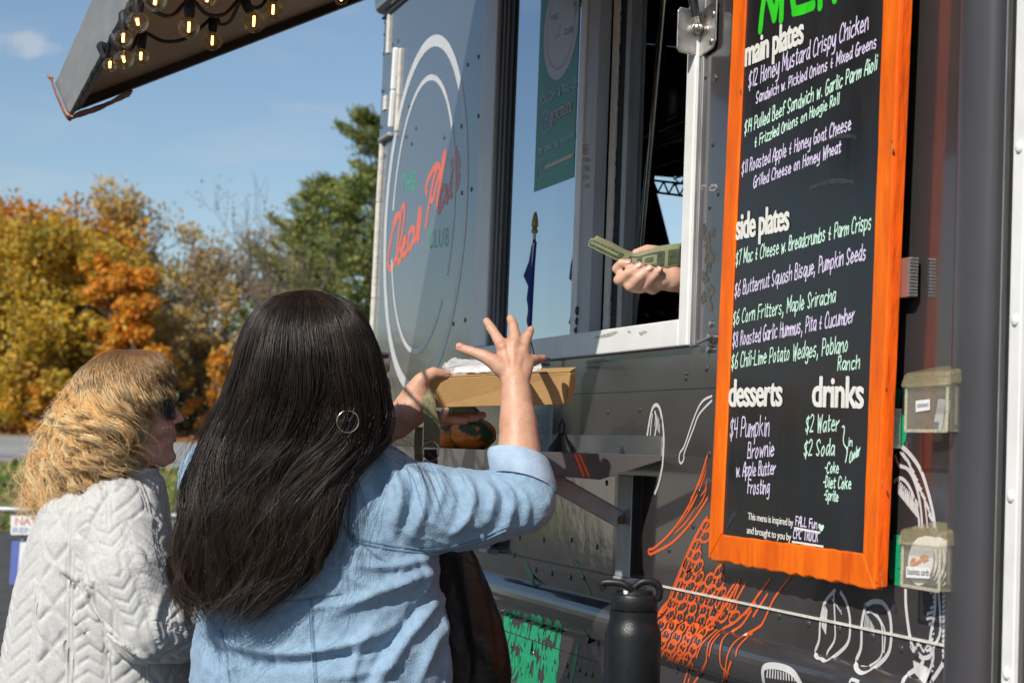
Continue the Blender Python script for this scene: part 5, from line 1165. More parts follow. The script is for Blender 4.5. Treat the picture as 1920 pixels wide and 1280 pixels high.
def hair_mat(name, rough=.35, spec=.5):
    m = bpy.data.materials.new(name); m.use_nodes = True; nt = m.node_tree; b = nt.nodes['Principled BSDF']; a = nt.nodes.new('ShaderNodeAttribute'); a.attribute_name = 'hair_colour'
    nt.links.new(a.outputs['Color'], b.inputs['Base Color']); b.inputs['Roughness'].default_value = rough; b.inputs['Specular IOR Level'].default_value = spec; return m

# ================================================================== WOMAN IN DENIM
W = empty('person', (*A3(600, 900, 3.62)[:2], 0), 'dark-haired woman in a light blue denim shirt seen from behind, reaching over a food box', 'person', 'customers at the window')
px = 3.6/FP
# --- body: skin of head, neck, arms and hands in one surface
mb = MB()
hc = A3(603, 690, 3.55)
ellipsoid(mb, hc, .078, .098, .112); ellipsoid(mb, A3(612, 765, 3.58), .060, .075, .07)      # skull, jaw
chain(mb, [A3(605, 780, 3.56), A3(600, 870, 3.58)], [.058, .068])
loft(mb, [(A3(600, y, 3.63), hw*px, hd, RIGHT, FW) for y, hw, hd in ((845, 75, .05), (880, 170, .085), (950, 205, .11), (1100, 190, .115), (1280, 205, .125), (1420, 215, .13), (1500, 190, .12))])
hipz = A3(600, 1480, 3.63)
for s_ in (-1, 1):
    hp_ = hipz + RIGHT*.09*s_; chain(mb, [hp_, np.array([*(hp_ + RIGHT*.01*s_)[:2], .48]), np.array([*(hp_ + RIGHT*.015*s_)[:2], .09])], [.088, .058, .042]); f0 = np.array([*(hp_ + RIGHT*.015*s_)[:2], .045]); capsule(mb, f0 - FW*.03, f0 + FW*.15, .042, .032)
# right arm: shoulder, elbow, wrist
S1, E1, F1, W1 = A3(735, 940, 3.60), A3(985, 935, 3.60), A3(974, 858, 3.61), A3(967, 722, 3.66)
mid = F1*.5 + W1*.5 + RIGHT*.001
chain(mb, [S1, E1], [.055, .045]); chain(mb, [E1, F1, A3(972, 800, 3.63), A3(969, 755, 3.65), W1], [.043, .0425, .0375, .032, .0285], 20)
# right hand (3.66 .. 3.72 m), fingers spread, pointing up and away
def hp2(x, y, D): return A3(x, y, D)
pal = [hp2(966, 712, 3.665), hp2(957, 690, 3.675), hp2(960, 665, 3.685)]
chain(mb, [W1, hp2(955, 692, 3.675), hp2(944, 652, 3.690)], [.0275, .0215, .0150]); chain(mb, [W1, hp2(963, 688, 3.675), hp2(963, 648, 3.690)], [.0275, .022, .0160])
chain(mb, [W1, hp2(974, 695, 3.675), hp2(980, 658, 3.692)], [.026, .0195, .0150]); chain(mb, [W1, hp2(980, 700, 3.672), hp2(991, 676, 3.692)], [.0255, .018, .0130])
chain(mb, [hp2(950, 692, 3.672), hp2(965, 668, 3.684), hp2(975, 690, 3.676)], [.020, .0195, .019]); chain(mb, [hp2(958, 700, 3.672), hp2(938, 688, 3.668), hp2(925, 676, 3.668)], [.022, .018, .0145])
FING = {'thumb': ([(938, 688, 3.668), (911, 669, 3.670), (884, 659, 3.680), (862, 652, 3.694)], [.0165, .0132, .0108, .0092]),
        'index': ([(944, 652, 3.690), (934, 636, 3.700), (922, 616, 3.722), (912.5, 602, 3.738)], [.0142, .0112, .0098, .0086]),
        'middle': ([(963, 648, 3.690), (965, 631, 3.702), (963, 610, 3.725), (957, 597, 3.742)], [.0145, .0114, .0102, .0090]),
        'ring': ([(980, 658, 3.692), (984, 643, 3.702), (991, 628, 3.722), (995, 618, 3.736)], [.0135, .0106, .0096, .0084]),
        'little': ([(991, 676, 3.692), (1001, 673, 3.700), (1010, 673, 3.712), (1019, 671, 3.722)], [.0122, .0100, .0088, .0078])}
for k, (P, r) in FING.items(): chain(mb, [hp2(*p) for p in P], r, 14)
for q, r in (((942, 650, 3.682), .0115), ((963, 646, 3.682), .0115), ((980, 657, 3.684), .0108), ((921, 616, 3.716), .0102), ((963, 611, 3.718), .0104), ((990, 629, 3.716), .0098)): ellipsoid(mb, hp2(*q), r, r, r)
# left arm (mostly hidden) and left hand under the box
S2, E2, W2_ = A3(450, 930, 3.64), A3(600, 985, 3.95), A3(716, 812, 3.86)
chain(mb, [S2, E2, A3(690, 830, 3.88), W2_, A3(738, 793, 3.85)], [.055, .045, .036, .031, .0295], 18)
chain(mb, [A3(738, 793, 3.85), A3(765, 762, 3.835), A3(783, 735, 3.83)], [.030, .030, .024]); chain(mb, [A3(745, 800, 3.85), A3(778, 778, 3.84), A3(796, 768, 3.84)], [.026, .023, .019])
chain(mb, [A3(762, 772, 3.83), A3(780, 758, 3.825)], [.028, .026])
chain(mb, [A3(772, 740, 3.83), A3(790, 713, 3.825), A3(813, 698, 3.828), A3(838, 703, 3.838)], [.0225, .0165, .0120, .0095], 14)          # thumb over the rim
chain(mb, [A3(795, 770, 3.85), A3(815, 790, 3.86), A3(826, 786, 3.84), A3(836, 769, 3.832)], [.0145, .0112, .0098, .0082], 14)           # little finger curls up
for i, (x, y) in enumerate(((905, 782), (893, 787), (872, 792))): chain(mb, [A3(792, 775, 3.86), A3(835, 783 + 2*i, 3.90 - .012*i), A3(x, y - 4, 3.93 - .02*i)], [.0145, .0112, .0090], 12)
bm_ = fuse(mb, .0042, 3, .5)
folds(bm_, [([(945, 655), (955, 690)], .0012, 4), ([(963, 650), (963, 690)], .0013, 4), ([(979, 660), (970, 695)], .0012, 4), ([(954, 660), (960, 685)], -.0012, 4), ([(971, 662), (967, 690)], -.0012, 4), ([(985, 670), (974, 698)], -.001, 4),
            ([(945, 718), (985, 722)], -.0010, 3), ([(940, 705), (955, 712)], -.0008, 3), ([(905, 660), (912, 672)], -.0007, 2), ([(881, 652), (884, 666)], -.0008, 2.2), ([(915, 620), (926, 614)], -.0008, 2.2), ([(957, 611), (970, 609)], -.0008, 2.2), ([(985, 626), (997, 630)], -.0008, 2.2), ([(808, 690), (812, 702)], -.0008, 2.2), ([(800, 693), (806, 707)], -.0007, 2.2), ([(760, 760), (790, 765)], -.0012, 4), ([(735, 800), (748, 815)], -.001, 3)])
W_body = link('body', bm_, skin, W, smooth=True)
nb = MB()
for k in ('thumb',): nail(nb, hp2(884, 659, 3.68), hp2(862, 652, 3.694), .0096, -DOWN - FW*.6)
nail(nb, A3(813, 698, 3.828), A3(837, 703, 3.838), .0099, -DOWN*1.0 - FW*.4)
nb.obj('nail', nail_m, W_body, smooth=True)
# face features on the far side of the head
nf = MB(); fd = FW*.97 + RIGHT*.25; fd /= np.linalg.norm(fd); fs = np.cross(fd, -DOWN); 
capsule(nf, hc + fd*.092 + DOWN*-.002, hc + fd*.118 + DOWN*.035, .010, .013); 
for s_ in (-1, 1): ellipsoid(nf, hc + fd*.085 + fs*.030*s_ - DOWN*.004, .013, .013, .010); ellipsoid(nf, hc + fs*.078*s_ + DOWN*.012, .012, .022, .030)
ellipsoid(nf, hc + fd*.098 + DOWN*.066, .022, .012, .009)
link('face', fuse(nf, .004, 3), skin, W_body, smooth=True)

# --- denim shirt
denim = mat('light_denim', (0.205, 0.325, 0.465), rough=.9, col2=(0.275, 0.40, 0.535), vscale=70, bump=.30, bscale=300, sheen=.15, detail=10)
seam_m = mat('denim_seam', (0.14, 0.24, 0.345), rough=.85, var=.2, vscale=200); thread = mat('seam_pale', (.33, .48, .66), rough=.85)
mb = MB()
loft(mb, [(A3(cx, y, Dc), hw*px, hd, RIGHT, FW) for y, cx, hw, hd, Dc in ((838, 606, 78, .062, 3.60), (850, 600, 118, .078, 3.60), (868, 588, 188, .098, 3.61), (900, 575, 228, .118, 3.62), (950, 577, 240, .130, 3.62), (1010, 585, 238, .138, 3.62), (1080, 596, 226, .138, 3.62), (1130, 600, 222, .138, 3.62), (1180, 601, 232, .142, 3.62), (1240, 601, 240, .148, 3.62), (1310, 600, 247, .155, 3.62), (1420, 600, 258, .165, 3.63), (1500, 600, 262, .17, 3.63), (1530, 600, 255, .165, 3.63))], p=2.35)
chain(mb, [A3(700, 905, 3.60), A3(760, 950, 3.585), A3(850, 958, 3.58), A3(930, 950, 3.585), A3(985, 938, 3.59)], [.078, .092, .077, .067, .058], 26)
chain(mb, [A3(985, 938, 3.59), A3(980, 905, 3.60), A3(975, 880, 3.605)], [.059, .055, .050], 24)
chain(mb, [A3(420, 905, 3.62), A3(470, 975, 3.78), A3(600, 985, 3.93), A3(672, 858, 3.89)], [.090, .078, .060, .048], 22)
sm = fuse(mb, .0048, 5, .5)
ripple(sm, .0042, 9, (1, 1, .55)); ridges(sm, .0030, 10, (1, 1, .75)); ridges(sm, .0020, 24, (1, 1, .8))
FOLDS = [([(700, 835), (735, 880), (752, 930), (740, 975)], .010, 12), ([(690, 870), (715, 930), (720, 985)], -.007, 14), ([(752, 866), (790, 905), (795, 950), (775, 1000)], .009, 11), ([(775, 880), (770, 950), (748, 1010)], -.006, 11), ([(862, 885), (885, 920), (880, 965), (845, 1005)], .008, 9), ([(845, 890), (862, 930), (850, 985)], -.006, 10),
         ([(905, 900), (925, 930), (915, 975)], .007, 8), ([(940, 905), (962, 935), (950, 985), (930, 1005)], .007, 8), ([(972, 915), (990, 945), (985, 980)], .006, 7), ([(925, 895), (945, 930), (936, 975)], -.006, 7), ([(820, 880), (830, 920), (810, 980)], .005, 9), ([(800, 1010), (880, 1008), (960, 975)], -.004, 12),
         ([(830, 1060), (770, 1085), (690, 1120), (620, 1150)], .010, 15), ([(820, 1040), (740, 1060), (665, 1060)], .007, 10), ([(835, 1100), (790, 1160), (740, 1225), (700, 1290)], .011, 15), ([(838, 1150), (810, 1210), (780, 1290)], .010, 13), ([(815, 1100), (765, 1165), (715, 1230), (680, 1290)], -.008, 13), ([(640, 1060), (690, 1100), (760, 1090)], .006, 10),
         ([(400, 1188), (470, 1215), (560, 1222), (660, 1205), (740, 1170)], .010, 13), ([(395, 1208), (470, 1240), (560, 1245), (660, 1228)], -.007, 13), ([(405, 1190), (430, 1230), (445, 1290)], .008, 11), ([(380, 1215), (385, 1260), (372, 1295)], .007, 10), ([(560, 1140), (640, 1130), (720, 1100)], .006, 9), ([(600, 1270), (680, 1262), (760, 1240)], .006, 12), ([(460, 1150), (520, 1145), (580, 1122)], -.004, 6), ([(790, 1045), (800, 1090), (785, 1130)], .008, 9), ([(640, 960), (655, 1010), (700, 1030)], -.006, 8), ([(830, 1090), (824, 1160), (836, 1230), (840, 1290)], .007, 9), ([(660, 860), (672, 920), (660, 1000)], .005, 10),
         ([(598, 1230), (690, 1222), (770, 1195)], -.005, 10), ([(720, 1150), (680, 1200), (650, 1290)], .006, 12)]
folds(sm, FOLDS)
shirt = link('denim_shirt', sm, denim, W, smooth=True)
tree = bvh(sm)
# the mesh is stored relative to the person: put the ray tree back in world space
off = np.array(W.location); 
class Tr:
    def __init__(s, me, off): s.t = BVHTree.FromPolygons([v.co + Vector(off) for v in me.vertices], [tuple(p.vertices) for p in me.polygons])
    def ray_cast(s, a, b): return s.t.ray_cast(a, b)
tree = Tr(sm, off)
mb = MB()
for L_ in ([(655, 1004), (700, 1016), (760, 1026), (820, 1028), (890, 1012), (955, 985)], [(655, 1011), (700, 1023), (760, 1033), (820, 1035), (890, 1019), (950, 994)]): seam(mb, tree, L_, .005)
for L_ in ([(640, 838), (628, 880), (630, 930), (645, 985), (672, 1010)], [(583, 1122), (586, 1180), (590, 1230), (594, 1285)], [(413, 1180), (424, 1220), (432, 1285)], [(395, 1140), (470, 1134), (560, 1124), (640, 1112)], [(668, 1000), (690, 1030), (722, 1052)]): seam(mb, tree, L_, .0055)
link('shirt_seam', mb.me(), seam_m, shirt)
mb = MB()
for L_ in ([(646, 838), (634, 880), (636, 930), (651, 985)], [(578, 1124), (581, 1180), (585, 1230), (589, 1285)]): seam(mb, tree, L_, .002, .0016)
link('shirt_stitching', mb.me(), thread, shirt)
# rolled cuff
cu = MB(); c0, c1 = A3(982, 905, 3.597), A3(972, 852, 3.615); ax = (c1 - c0)/np.linalg.norm(c1 - c0); u_ = RIGHT - ax*np.dot(RIGHT, ax); u_ /= np.linalg.norm(u_); w_ = np.cross(ax, u_); n = 48; vs = []
prf_ = [(.0, .0565), (.010, .0585), (.030, .0575), (.048, .0560), (.055, .0540), (.057, .0510), (.052, .0485), (.030, .0475)]
for (h, r) in prf_:
    for k in range(n):
        a = 2*math.pi*k/n; sl = .026*math.cos(a - .1)*-1; rr_ = r*(1 + .02*math.sin(3*a + 9*h*10) + .03*(math.cos(a) > .2)*math.sin(a*2)); vs.append(c0 + ax*(h + sl*(1 if h < .045 else .75)) + u_*rr_*math.cos(a)*1.02 + w_*rr_*math.sin(a))
cu.add(vs, [(i*n+k, i*n+(k+1) % n, (i+1)*n+(k+1) % n, (i+1)*n+k) for i in range(len(prf_)-1) for k in range(n)])
cuff = link('cuff', cu.me('c', True), mat('pale_denim_inside', (.36, .48, .62), rough=.9, var=.12, vscale=30, bump=.25, bscale=300), shirt, smooth=True)
s2 = cuff.modifiers.new('sub', 'SUBSURF'); s2.levels = 1; s2.render_levels = 1
# flap of the turned-back cuff
fl_ = MB(); Q = [A3(1012, 885, 3.56), A3(1040, 910, 3.57), A3(1043, 922, 3.575), A3(1024, 925, 3.555), A3(1005, 905, 3.55)]; fl_.slab(Q, FW*.005); fl_.obj('cuff_flap', seam_m, cuff, bevel=.002)
# collar edge
mb = MB(); loft(mb, [(A3(606, 828, 3.585), .068, .060, RIGHT, FW), (A3(604, 848, 3.59), .080, .068, RIGHT, FW)], p=2); mb.obj('collar', denim, shirt, smooth=True)
mb = MB(); q = [A3(698, 806, 3.60), A3(722, 812, 3.60), A3(718, 826, 3.60), A3(698, 822, 3.60)]; mb.slab(q, FW*.004); mb.obj('bright_blue_neckband', mat('bright_blue', (.01, .16, .45), rough=.6), shirt)
# trousers below the picture
mb = MB(); jeans = mat('dark_trousers', (.03, .035, .05), rough=.9, var=.2, vscale=20)
loft(mb, [(A3(600, y, 3.63), .25*f, .165*f, RIGHT, FW) for y, f in ((1440, .85), (1500, .98), (1560, .98))])
for s_ in (-1, 1):
    hp_ = hipz + RIGHT*.10*s_; chain(mb, [hp_, np.array([*(hp_ + RIGHT*.005*s_)[:2], .48]), np.array([*(hp_ + RIGHT*.01*s_)[:2], .14])], [.105, .078, .066])
link('trousers', fuse(mb, .012, 4), jeans, W, smooth=True)

# --- long dark hair
YS = [544, 548, 556, 574, 610, 660, 720, 780, 830, 870, 910, 960, 1020, 1070, 1110, 1140]
LS = [566, 536, 511, 485, 462, 447, 432, 414, 394, 378, 366, 353, 340, 330, 345, 395]
RS = [584, 612, 638, 667, 690, 708, 720, 724, 712, 672, 640, 624, 606, 578, 536, 470]
DS = [3.55, 3.55, 3.55, 3.55, 3.55, 3.55, 3.55, 3.545, 3.53, 3.505, 3.475, 3.455, 3.45, 3.45, 3.45, 3.45]
HD = [.012, .036, .060, .085, .108, .122, .126, .118, .100, .080, .052, .040, .036, .034, .030, .020]
arc = np.concatenate([[0], np.cumsum(np.hypot(np.diff(YS), .35*np.diff(LS)))]); arc /= arc[-1]
def hair_frame(s_): return [np.interp(s_, arc, q) for q in (YS, LS, RS, DS, HD)]
def hair_pos(theta, rad, s_):
    y, l, r, D, hd = hair_frame(s_); cx = (l+r)/2; hw = (r-l)/2
    x = cx + hw*rad*np.cos(theta); Dd = D - hd*rad*np.sin(theta)          # sin>0: towards the camera
    X = (x - CX)/FP; Y = (y - CY)/FP
    return CAM + (X[..., None]*RC[0] + Y[..., None]*RC[1] + RC[2])*Dd[..., None]
# scalp / under layer
mb = MB(); n = 40; sv = np.linspace(0.0, .80, 46); th = np.linspace(0, 2*math.pi, n, endpoint=False)
P = hair_pos(th[None, :].repeat(len(sv), 0), np.full((len(sv), n), .93), sv[:, None].repeat(n, 1)).reshape(-1, 3)
mb.add(P, [(i*n+k, i*n+(k+1) % n, (i+1)*n+(k+1) % n, (i+1)*n+k) for i in range(len(sv)-1) for k in range(n)] + [tuple(range(n)), tuple(range((len(sv)-1)*n, len(sv)*n))[::-1]])
dk = mat('dark_hair_under', (.010, .008, .007), rough=.6, var=.4, vscale=60)
hair = link('hair', mb.me('h', True), dk, W, smooth=True)
S, K = 10500, 30
NCL = 210; clump = np.random.randint(0, NCL, S); cth = np.random.uniform(0, 2*math.pi, NCL); cth[:150] = np.random.uniform(-.12*math.pi, 1.12*math.pi, 150); cph = np.random.uniform(0, 6.28, NCL); cend = np.random.uniform(.70, 1.0, NCL)**.75; coff = np.random.normal(0, 1, NCL); cfq = np.random.uniform(.7, 1.35, NCL)
theta0 = cth[clump] + np.random.normal(0, .075, S); rad0 = np.random.uniform(.93, 1.03, S)
t = np.linspace(0, 1, K)[None, :]; s0 = np.where(np.random.rand(S) < .75, np.random.uniform(0, .05, S), np.random.uniform(.05, .5, S))[:, None]; s1 = np.clip(cend[clump] + np.random.normal(0, .03, S), .6, 1.0)[:, None]
sv = s0 + (s1 - s0)*t
pull = np.clip((sv - .25)/.75, 0, 1)**1.3
theta = theta0[:, None] + (cth[clump] - theta0)[:, None]*pull*.80 +   .30*np.sin(9*sv*cfq[clump][:, None] + cph[clump][:, None])*sv**1.2 + .10*np.sin(19*sv*cfq[clump][:, None] + cph[clump][:, None]*2)*sv**1.6 + np.random.normal(0, .03, S)[:, None]*sv
rad = rad0[:, None] + .10*np.sin(11*sv*cfq[clump][:, None] + cph[clump][:, None]*1.7)*np.clip(sv*1.6, 0, 1) + .09*coff[clump][:, None]*sv**1.3
paths = hair_pos(theta, rad, sv)
tipw = (np.clip((sv - .86)/.14, 0, 1)**2)[..., None]; paths += tipw*(np.random.normal(0, .012, (S, 1, 3)) + (-RIGHT*.045 + DOWN*.006)*np.random.rand(S, 1, 1) + np.random.normal(0, .016, (NCL, 1, 3))[clump])
fly = np.random.rand(S) < .05; paths[fly] += (np.linspace(0, 1, K)[None, :, None]**1.6)*(np.random.normal(0, .035, (fly.sum(), 1, 3)) - RIGHT*.02)
radii = (np.random.uniform(.00038, .00072, S)[:, None])*(1 - .6*t**3); radii[fly] *= .55
br = (np.random.uniform(.45, 1.0, NCL) + 2.2*(np.random.rand(NCL) < .25)*np.random.rand(NCL))[clump]*np.random.uniform(.88, 1.14, S); base = np.array([.0180, .0112, .0076]); cols = base[None, None, :]*br[:, None, None]*np.ones((1, K, 1)); cols = cols*(1 + 1.3*np.clip(sv - .45, 0, 1)[..., None]*np.array([1.0, .85, .65]))
strands('hair_strands', paths, radii, cols, hair_mat('dark_brown_hair', .36, .42), hair)
# wisps lying over the shoulder
S = 46; K2 = 18; tt_ = np.linspace(0, 1, K2)[None, :, None]; st_ = np.random.randint(0, 3, S)
paths = np.empty((S, K2, 3))
for i in range(S):
    g = [[(690, 820), (770, 845), (800, 880), (825, 950)], [(650, 860), (662, 920), (660, 980), (648, 1050)], [(360, 960), (335, 1030), (300, 1055), (268, 1056)]][st_[i]]; j = np.random.normal(0, 20, 2); Q = []
    for kk_, (x, y) in enumerate(smooth_line(g, 6)):
        f = kk_/18; a = hit(tree, x + j[0]*(.3 + f), y + j[1]*(.3 + f))[0] if st_[i] < 2 else A3(x + j[0]*f, y + j[1]*f, 3.43)
        if a is None: a = A3(x + j[0], y + j[1], 3.5)
        Q.append(a + (CAM - a)/np.linalg.norm(CAM - a)*.004)
    Q = np.array(Q); ii = np.linspace(0, len(Q)-1, K2); paths[i] = np.stack([np.interp(ii, range(len(Q)), Q[:, k]) for k in range(3)], 1)
strands('hair_wisps', paths, np.full((S, K2), .0004)*(1 - .5*np.linspace(0, 1, K2)[None, :]), np.tile(np.array([.02, .014, .011]), (S, K2, 1)), hair_mat('wisp_hair', .35), hair)
# --- hoop earring and sunglasses
he = A3(652, 790, 3.415); mb = MB(); rr_ = 20.5*3.415/FP; mb.tube([he + RIGHT*rr_*math.cos(a)*.98 - DOWN*rr_*math.sin(a) + FW*.004*math.cos(a) for a in np.linspace(1.9, 1.9 + 5.9, 40)], .0011, 8); mb.obj('hoop_earring', mat('pale_gold', (.75, .60, .42), rough=.2, metal=1.0), W, smooth=True)
sg = mat('black_acetate', (.012, .010, .012), rough=.15)
mb = MB(); a, b = A3(690, 668, 3.50), A3(726, 668, 3.58); mb.tube([a, b], .0042, 8); Q = [A3(712, 659, 3.56), A3(733, 662, 3.62), A3(731, 694, 3.62), A3(722, 704, 3.60), A3(714, 700, 3.56)]; mb.slab(Q, FW*.004 - RIGHT*.002); mb.obj('sunglasses', sg, W, bevel=.001)
# ================================================================== FAIR-HAIRED WOMAN
B = empty('person', (*A3(195, 900, 4.0)[:2], 0), 'woman with wavy blonde hair and sunglasses in a pale grey cable-quilted jumper', 'person', 'customers at the window')
DB = 4.0; pb = DB/FP
def b3(x, y, d=0.0): return atD(x, y, DB + d)
mb = MB()
ellipsoid(mb, b3(236, 757), 86*pb, .076, 92*pb)
ellipsoid(mb, b3(268, 790), 52*pb, .066, 70*pb)
ellipsoid(mb, b3(292, 776), 32*pb, .058, 52*pb)                      # cheek and brow block
for s_ in (-1, 1): ellipsoid(mb, b3(294, 800, .038*s_), 25*pb, .024, 22*pb); chain(mb, [b3(252, 815, .052*s_), b3(262, 842, .046*s_), b3(305, 862, .014*s_)], [.022, .021, .016])
ellipsoid(mb, b3(312, 856), 19*pb, .022, 15*pb); ellipsoid(mb, b3(303, 840), 22*pb, .034, 24*pb)
chain(mb, [b3(314, 745), b3(326, 768), b3(338, 785)], [.0085, .0085, .0095]); 
for s_ in (-1, 1): ellipsoid(mb, b3(327, 790, .012*s_), 8*pb, .008, 5.5*pb)
ellipsoid(mb, b3(315, 808), 14*pb, .026, 14*pb); ellipsoid(mb, b3(325, 814), 7*pb, .022, 4.2*pb); ellipsoid(mb, b3(322, 825), 7.5*pb, .020, 5*pb); ellipsoid(mb, b3(310, 740), 14*pb, .045, 12*pb)
for s_ in (-1, 1): ellipsoid(mb, b3(240, 790, .076*s_), 11*pb, .010, 24*pb)
chain(mb, [b3(248, 830), b3(238, 900), b3(225, 945)], [.056, .054, .062])
loft(mb, [(b3(cx, y), hw*pb, hd, RIGHT, FW) for y, cx, hw, hd in ((925, 215, 70, .07), (965, 200, 100, .10), (1060, 190, 120, .12), (1200, 190, 140, .13), (1330, 190, 150, .13), (1400, 190, 140, .12))])
for s_ in (-1, 1):
    hp_ = b3(190, 1380) + FW*.09*s_; z = lambda q, zz: np.array([q[0], q[1], zz]); chain(mb, [hp_, z(hp_, .47), z(hp_, .09)], [.088, .06, .043]); f0 = z(hp_, .045); capsule(mb, f0 - RIGHT*.03, f0 + RIGHT*.15, .042, .032)
# hands held together in front of her, behind the other woman's shirt
hB = b3(455, 1150, .02); chain(mb, [b3(400, 1165), b3(430, 1158), hB], [.030, .027, .03]); 
for k in range(4): chain(mb, [hB + DOWN*(.018*(k-1.5)), hB + RIGHT*.045 + DOWN*(.019*(k-1.5)), hB + RIGHT*(.078 - .006*abs(k-1.5)) + DOWN*(.018*(k-1.5)) + FW*.02], [.0105, .0095, .008])
chain(mb, [hB - DOWN*.02, hB + RIGHT*.02 - DOWN*.05, hB + RIGHT*.05 - DOWN*.06], [.013, .0105, .009])
fm = fuse(mb, .0040, 4, .5)
folds(fm, [([(312, 820), (333, 819)], -.0026, 2.0), ([(318, 833), (326, 834)], -.0018, 3), ([(318, 796), (305, 822)], -.0012, 3), ([(330, 796), (322, 797)], -.0018, 2.2), ([(258, 872), (300, 880)], -.002, 7)], True)
B_body = link('body', fm, skin_red, B, smooth=True)
lp_ = MB(); capsule(lp_, b3(316, 814, -.012), b3(330, 813.5, 0), .0042, .0045); capsule(lp_, b3(314, 824, -.012), b3(327, 825, 0), .0045, .0048); capsule(lp_, b3(330, 813.5, 0), b3(317, 814, .012), .0045, .004); capsule(lp_, b3(327, 825, 0), b3(315, 824, .012), .0048, .0042)
link('lips', fuse(lp_, .002, 4), mat('lips', (.42, .12, .10), rough=.4, sss=.1), B_body, smooth=True)
# --- sunglasses
mb = MB()
for s_ in (-1, 1):
    C_ = b3(313, 766, .034*s_); vs = []; n = 20
    for k in range(n): a = 2*math.pi*k/n; vs.append(C_ + FW*.028*math.cos(a)*(1.0) + (-DOWN)*.0235*math.sin(a) + RIGHT*(.013 - .010*abs(math.cos(a))*(s_*math.cos(a) > 0)))
    mb.slab(vs, -RIGHT*.004)
lens = mb
g = MB(); 
for s_ in (-1, 1): g.tube([b3(312, 757, .062*s_), b3(296, 756, .072*s_), b3(250, 762, .078*s_), b3(238, 778, .078*s_)], .0036, 8)
g.tube([b3(318, 760, -.010), b3(322, 758, 0), b3(318, 760, .010)], .003, 8)
sgB = g.obj('sunglasses', sg, B, smooth=True); lens.obj('lens', mat('dark_lens', (.012, .020, .018), rough=.04, spec=.8), sgB, bevel=.002, seg=3)

# --- cable-quilted jumper
knit = mat('pale_grey_jersey', (0.53, 0.53, 0.52), rough=.95, var=.10, vscale=140, bump=.35, bscale=420, sheen=.3)
mb = MB()
loft(mb, [(b3(cx, y), hw*pb, hd, RIGHT, FW) for y, cx, hw, hd in ((886, 232, 58, .062), (898, 222, 80, .085), (918, 208, 98, .125), (945, 198, 112, .150), (1000, 190, 126, .165), (1100, 183, 148, .17), (1200, 183, 168, .175), (1300, 185, 185, .18), (1420, 185, 200, .19), (1450, 185, 198, .188))], p=2.3)
ARM = [b3(222, 978, -.10), b3(238, 1070, -.155), b3(275, 1172, -.165), b3(330, 1185, -.12), b3(408, 1158, -.02)]
chain(mb, ARM, [.090, .085, .075, .060, .050], 26)
chain(mb, [b3(215, 980, .12), b3(250, 1100, .20), b3(290, 1180, .19), b3(420, 1160, .06)], [.090, .08, .07, .05], 20)
jm = fuse(mb, .0034, 5, .5)
C_, N_ = get_co(jm), get_no(jm); xx, yy, dd_ = to_px(C_)
def knit_pat(u, v):
    w = .060; k = np.floor(u/w); f = u/w - k; h = np.zeros_like(u); kk = np.mod(k, 3)
    tri = lambda q: np.abs(np.mod(q, 1) - .5)*2
    edge = np.exp(-((f - .06)/.025)**2) + np.exp(-((f - .94)/.025)**2) + .7*np.exp(-((f - .0)/.02)**2)
    a = (f - .5)*2
    leafp = tri((v/.027) + np.abs(a)*.9); rope = tri(v/.034 - f*1.6); dia = np.maximum(tri(v/.085 + f*1.0), tri(v/.085 - f*1.0))
    inner = np.clip((.5 - np.abs(f - .5) - .09)/.06, 0, 1)
    h = np.where(kk == 0, np.minimum(1, leafp*2.0)**.8, np.where(kk == 1, np.minimum(1, rope*2.0)**.8, 1 - np.exp(-((1 - dia)/.22)**2)))*inner*.0042 + edge*.0034
    return h
O = b3(190, 1000); rel = C_ - O
u = np.arctan2(rel @ RIGHT, -(rel @ FW) + .03)*.165 + .02; v = rel @ (-DOWN)
# sleeve coordinates
def along(Cc, P):
    best = np.full(len(Cc), 1e9); vv = np.zeros(len(Cc)); uu = np.zeros(len(Cc)); L0 = 0
    for a, b in zip(P[:-1], P[1:]):
        d = b - a; L = np.linalg.norm(d); d = d/L; t = np.clip((Cc - a) @ d, 0, L); q = Cc - a - t[:, None]*d; dist = np.linalg.norm(q, axis=1); e1 = np.cross(d, FW); e1 /= np.linalg.norm(e1); e2 = np.cross(d, e1)
        m = dist < best; best[m] = dist[m]; vv[m] = (L0 + t)[m]; uu[m] = (np.arctan2(q @ e1, q @ e2)*.078)[m]; L0 += L
    return best, uu, vv
bd, ua, va = along(C_, ARM); rad_arm = np.interp(va, [0, .1, .22, .3, .4], [.092, .087, .078, .064, .054])
w_arm = np.clip((rad_arm + .010 - bd)/.012, 0, 1)*(yy > 985 - (xx - 200)*.2)*(dd_ < DB)
h = np.where(w_arm > .5, knit_pat(ua + .03, va*1.0), knit_pat(u, v))
seamline = [(205, 925), (170, 985), (158, 1060), (172, 1130), (210, 1190), (285, 1236), (360, 1200)]
sd_ = poly_d(xx, yy, [tuple(q) for q in smooth_line(seamline, 5)]); h = h*np.clip(sd_/6, .1, 1) - .004*np.exp(-(sd_/4)**2)
set_co(jm, C_ + N_*h[:, None])
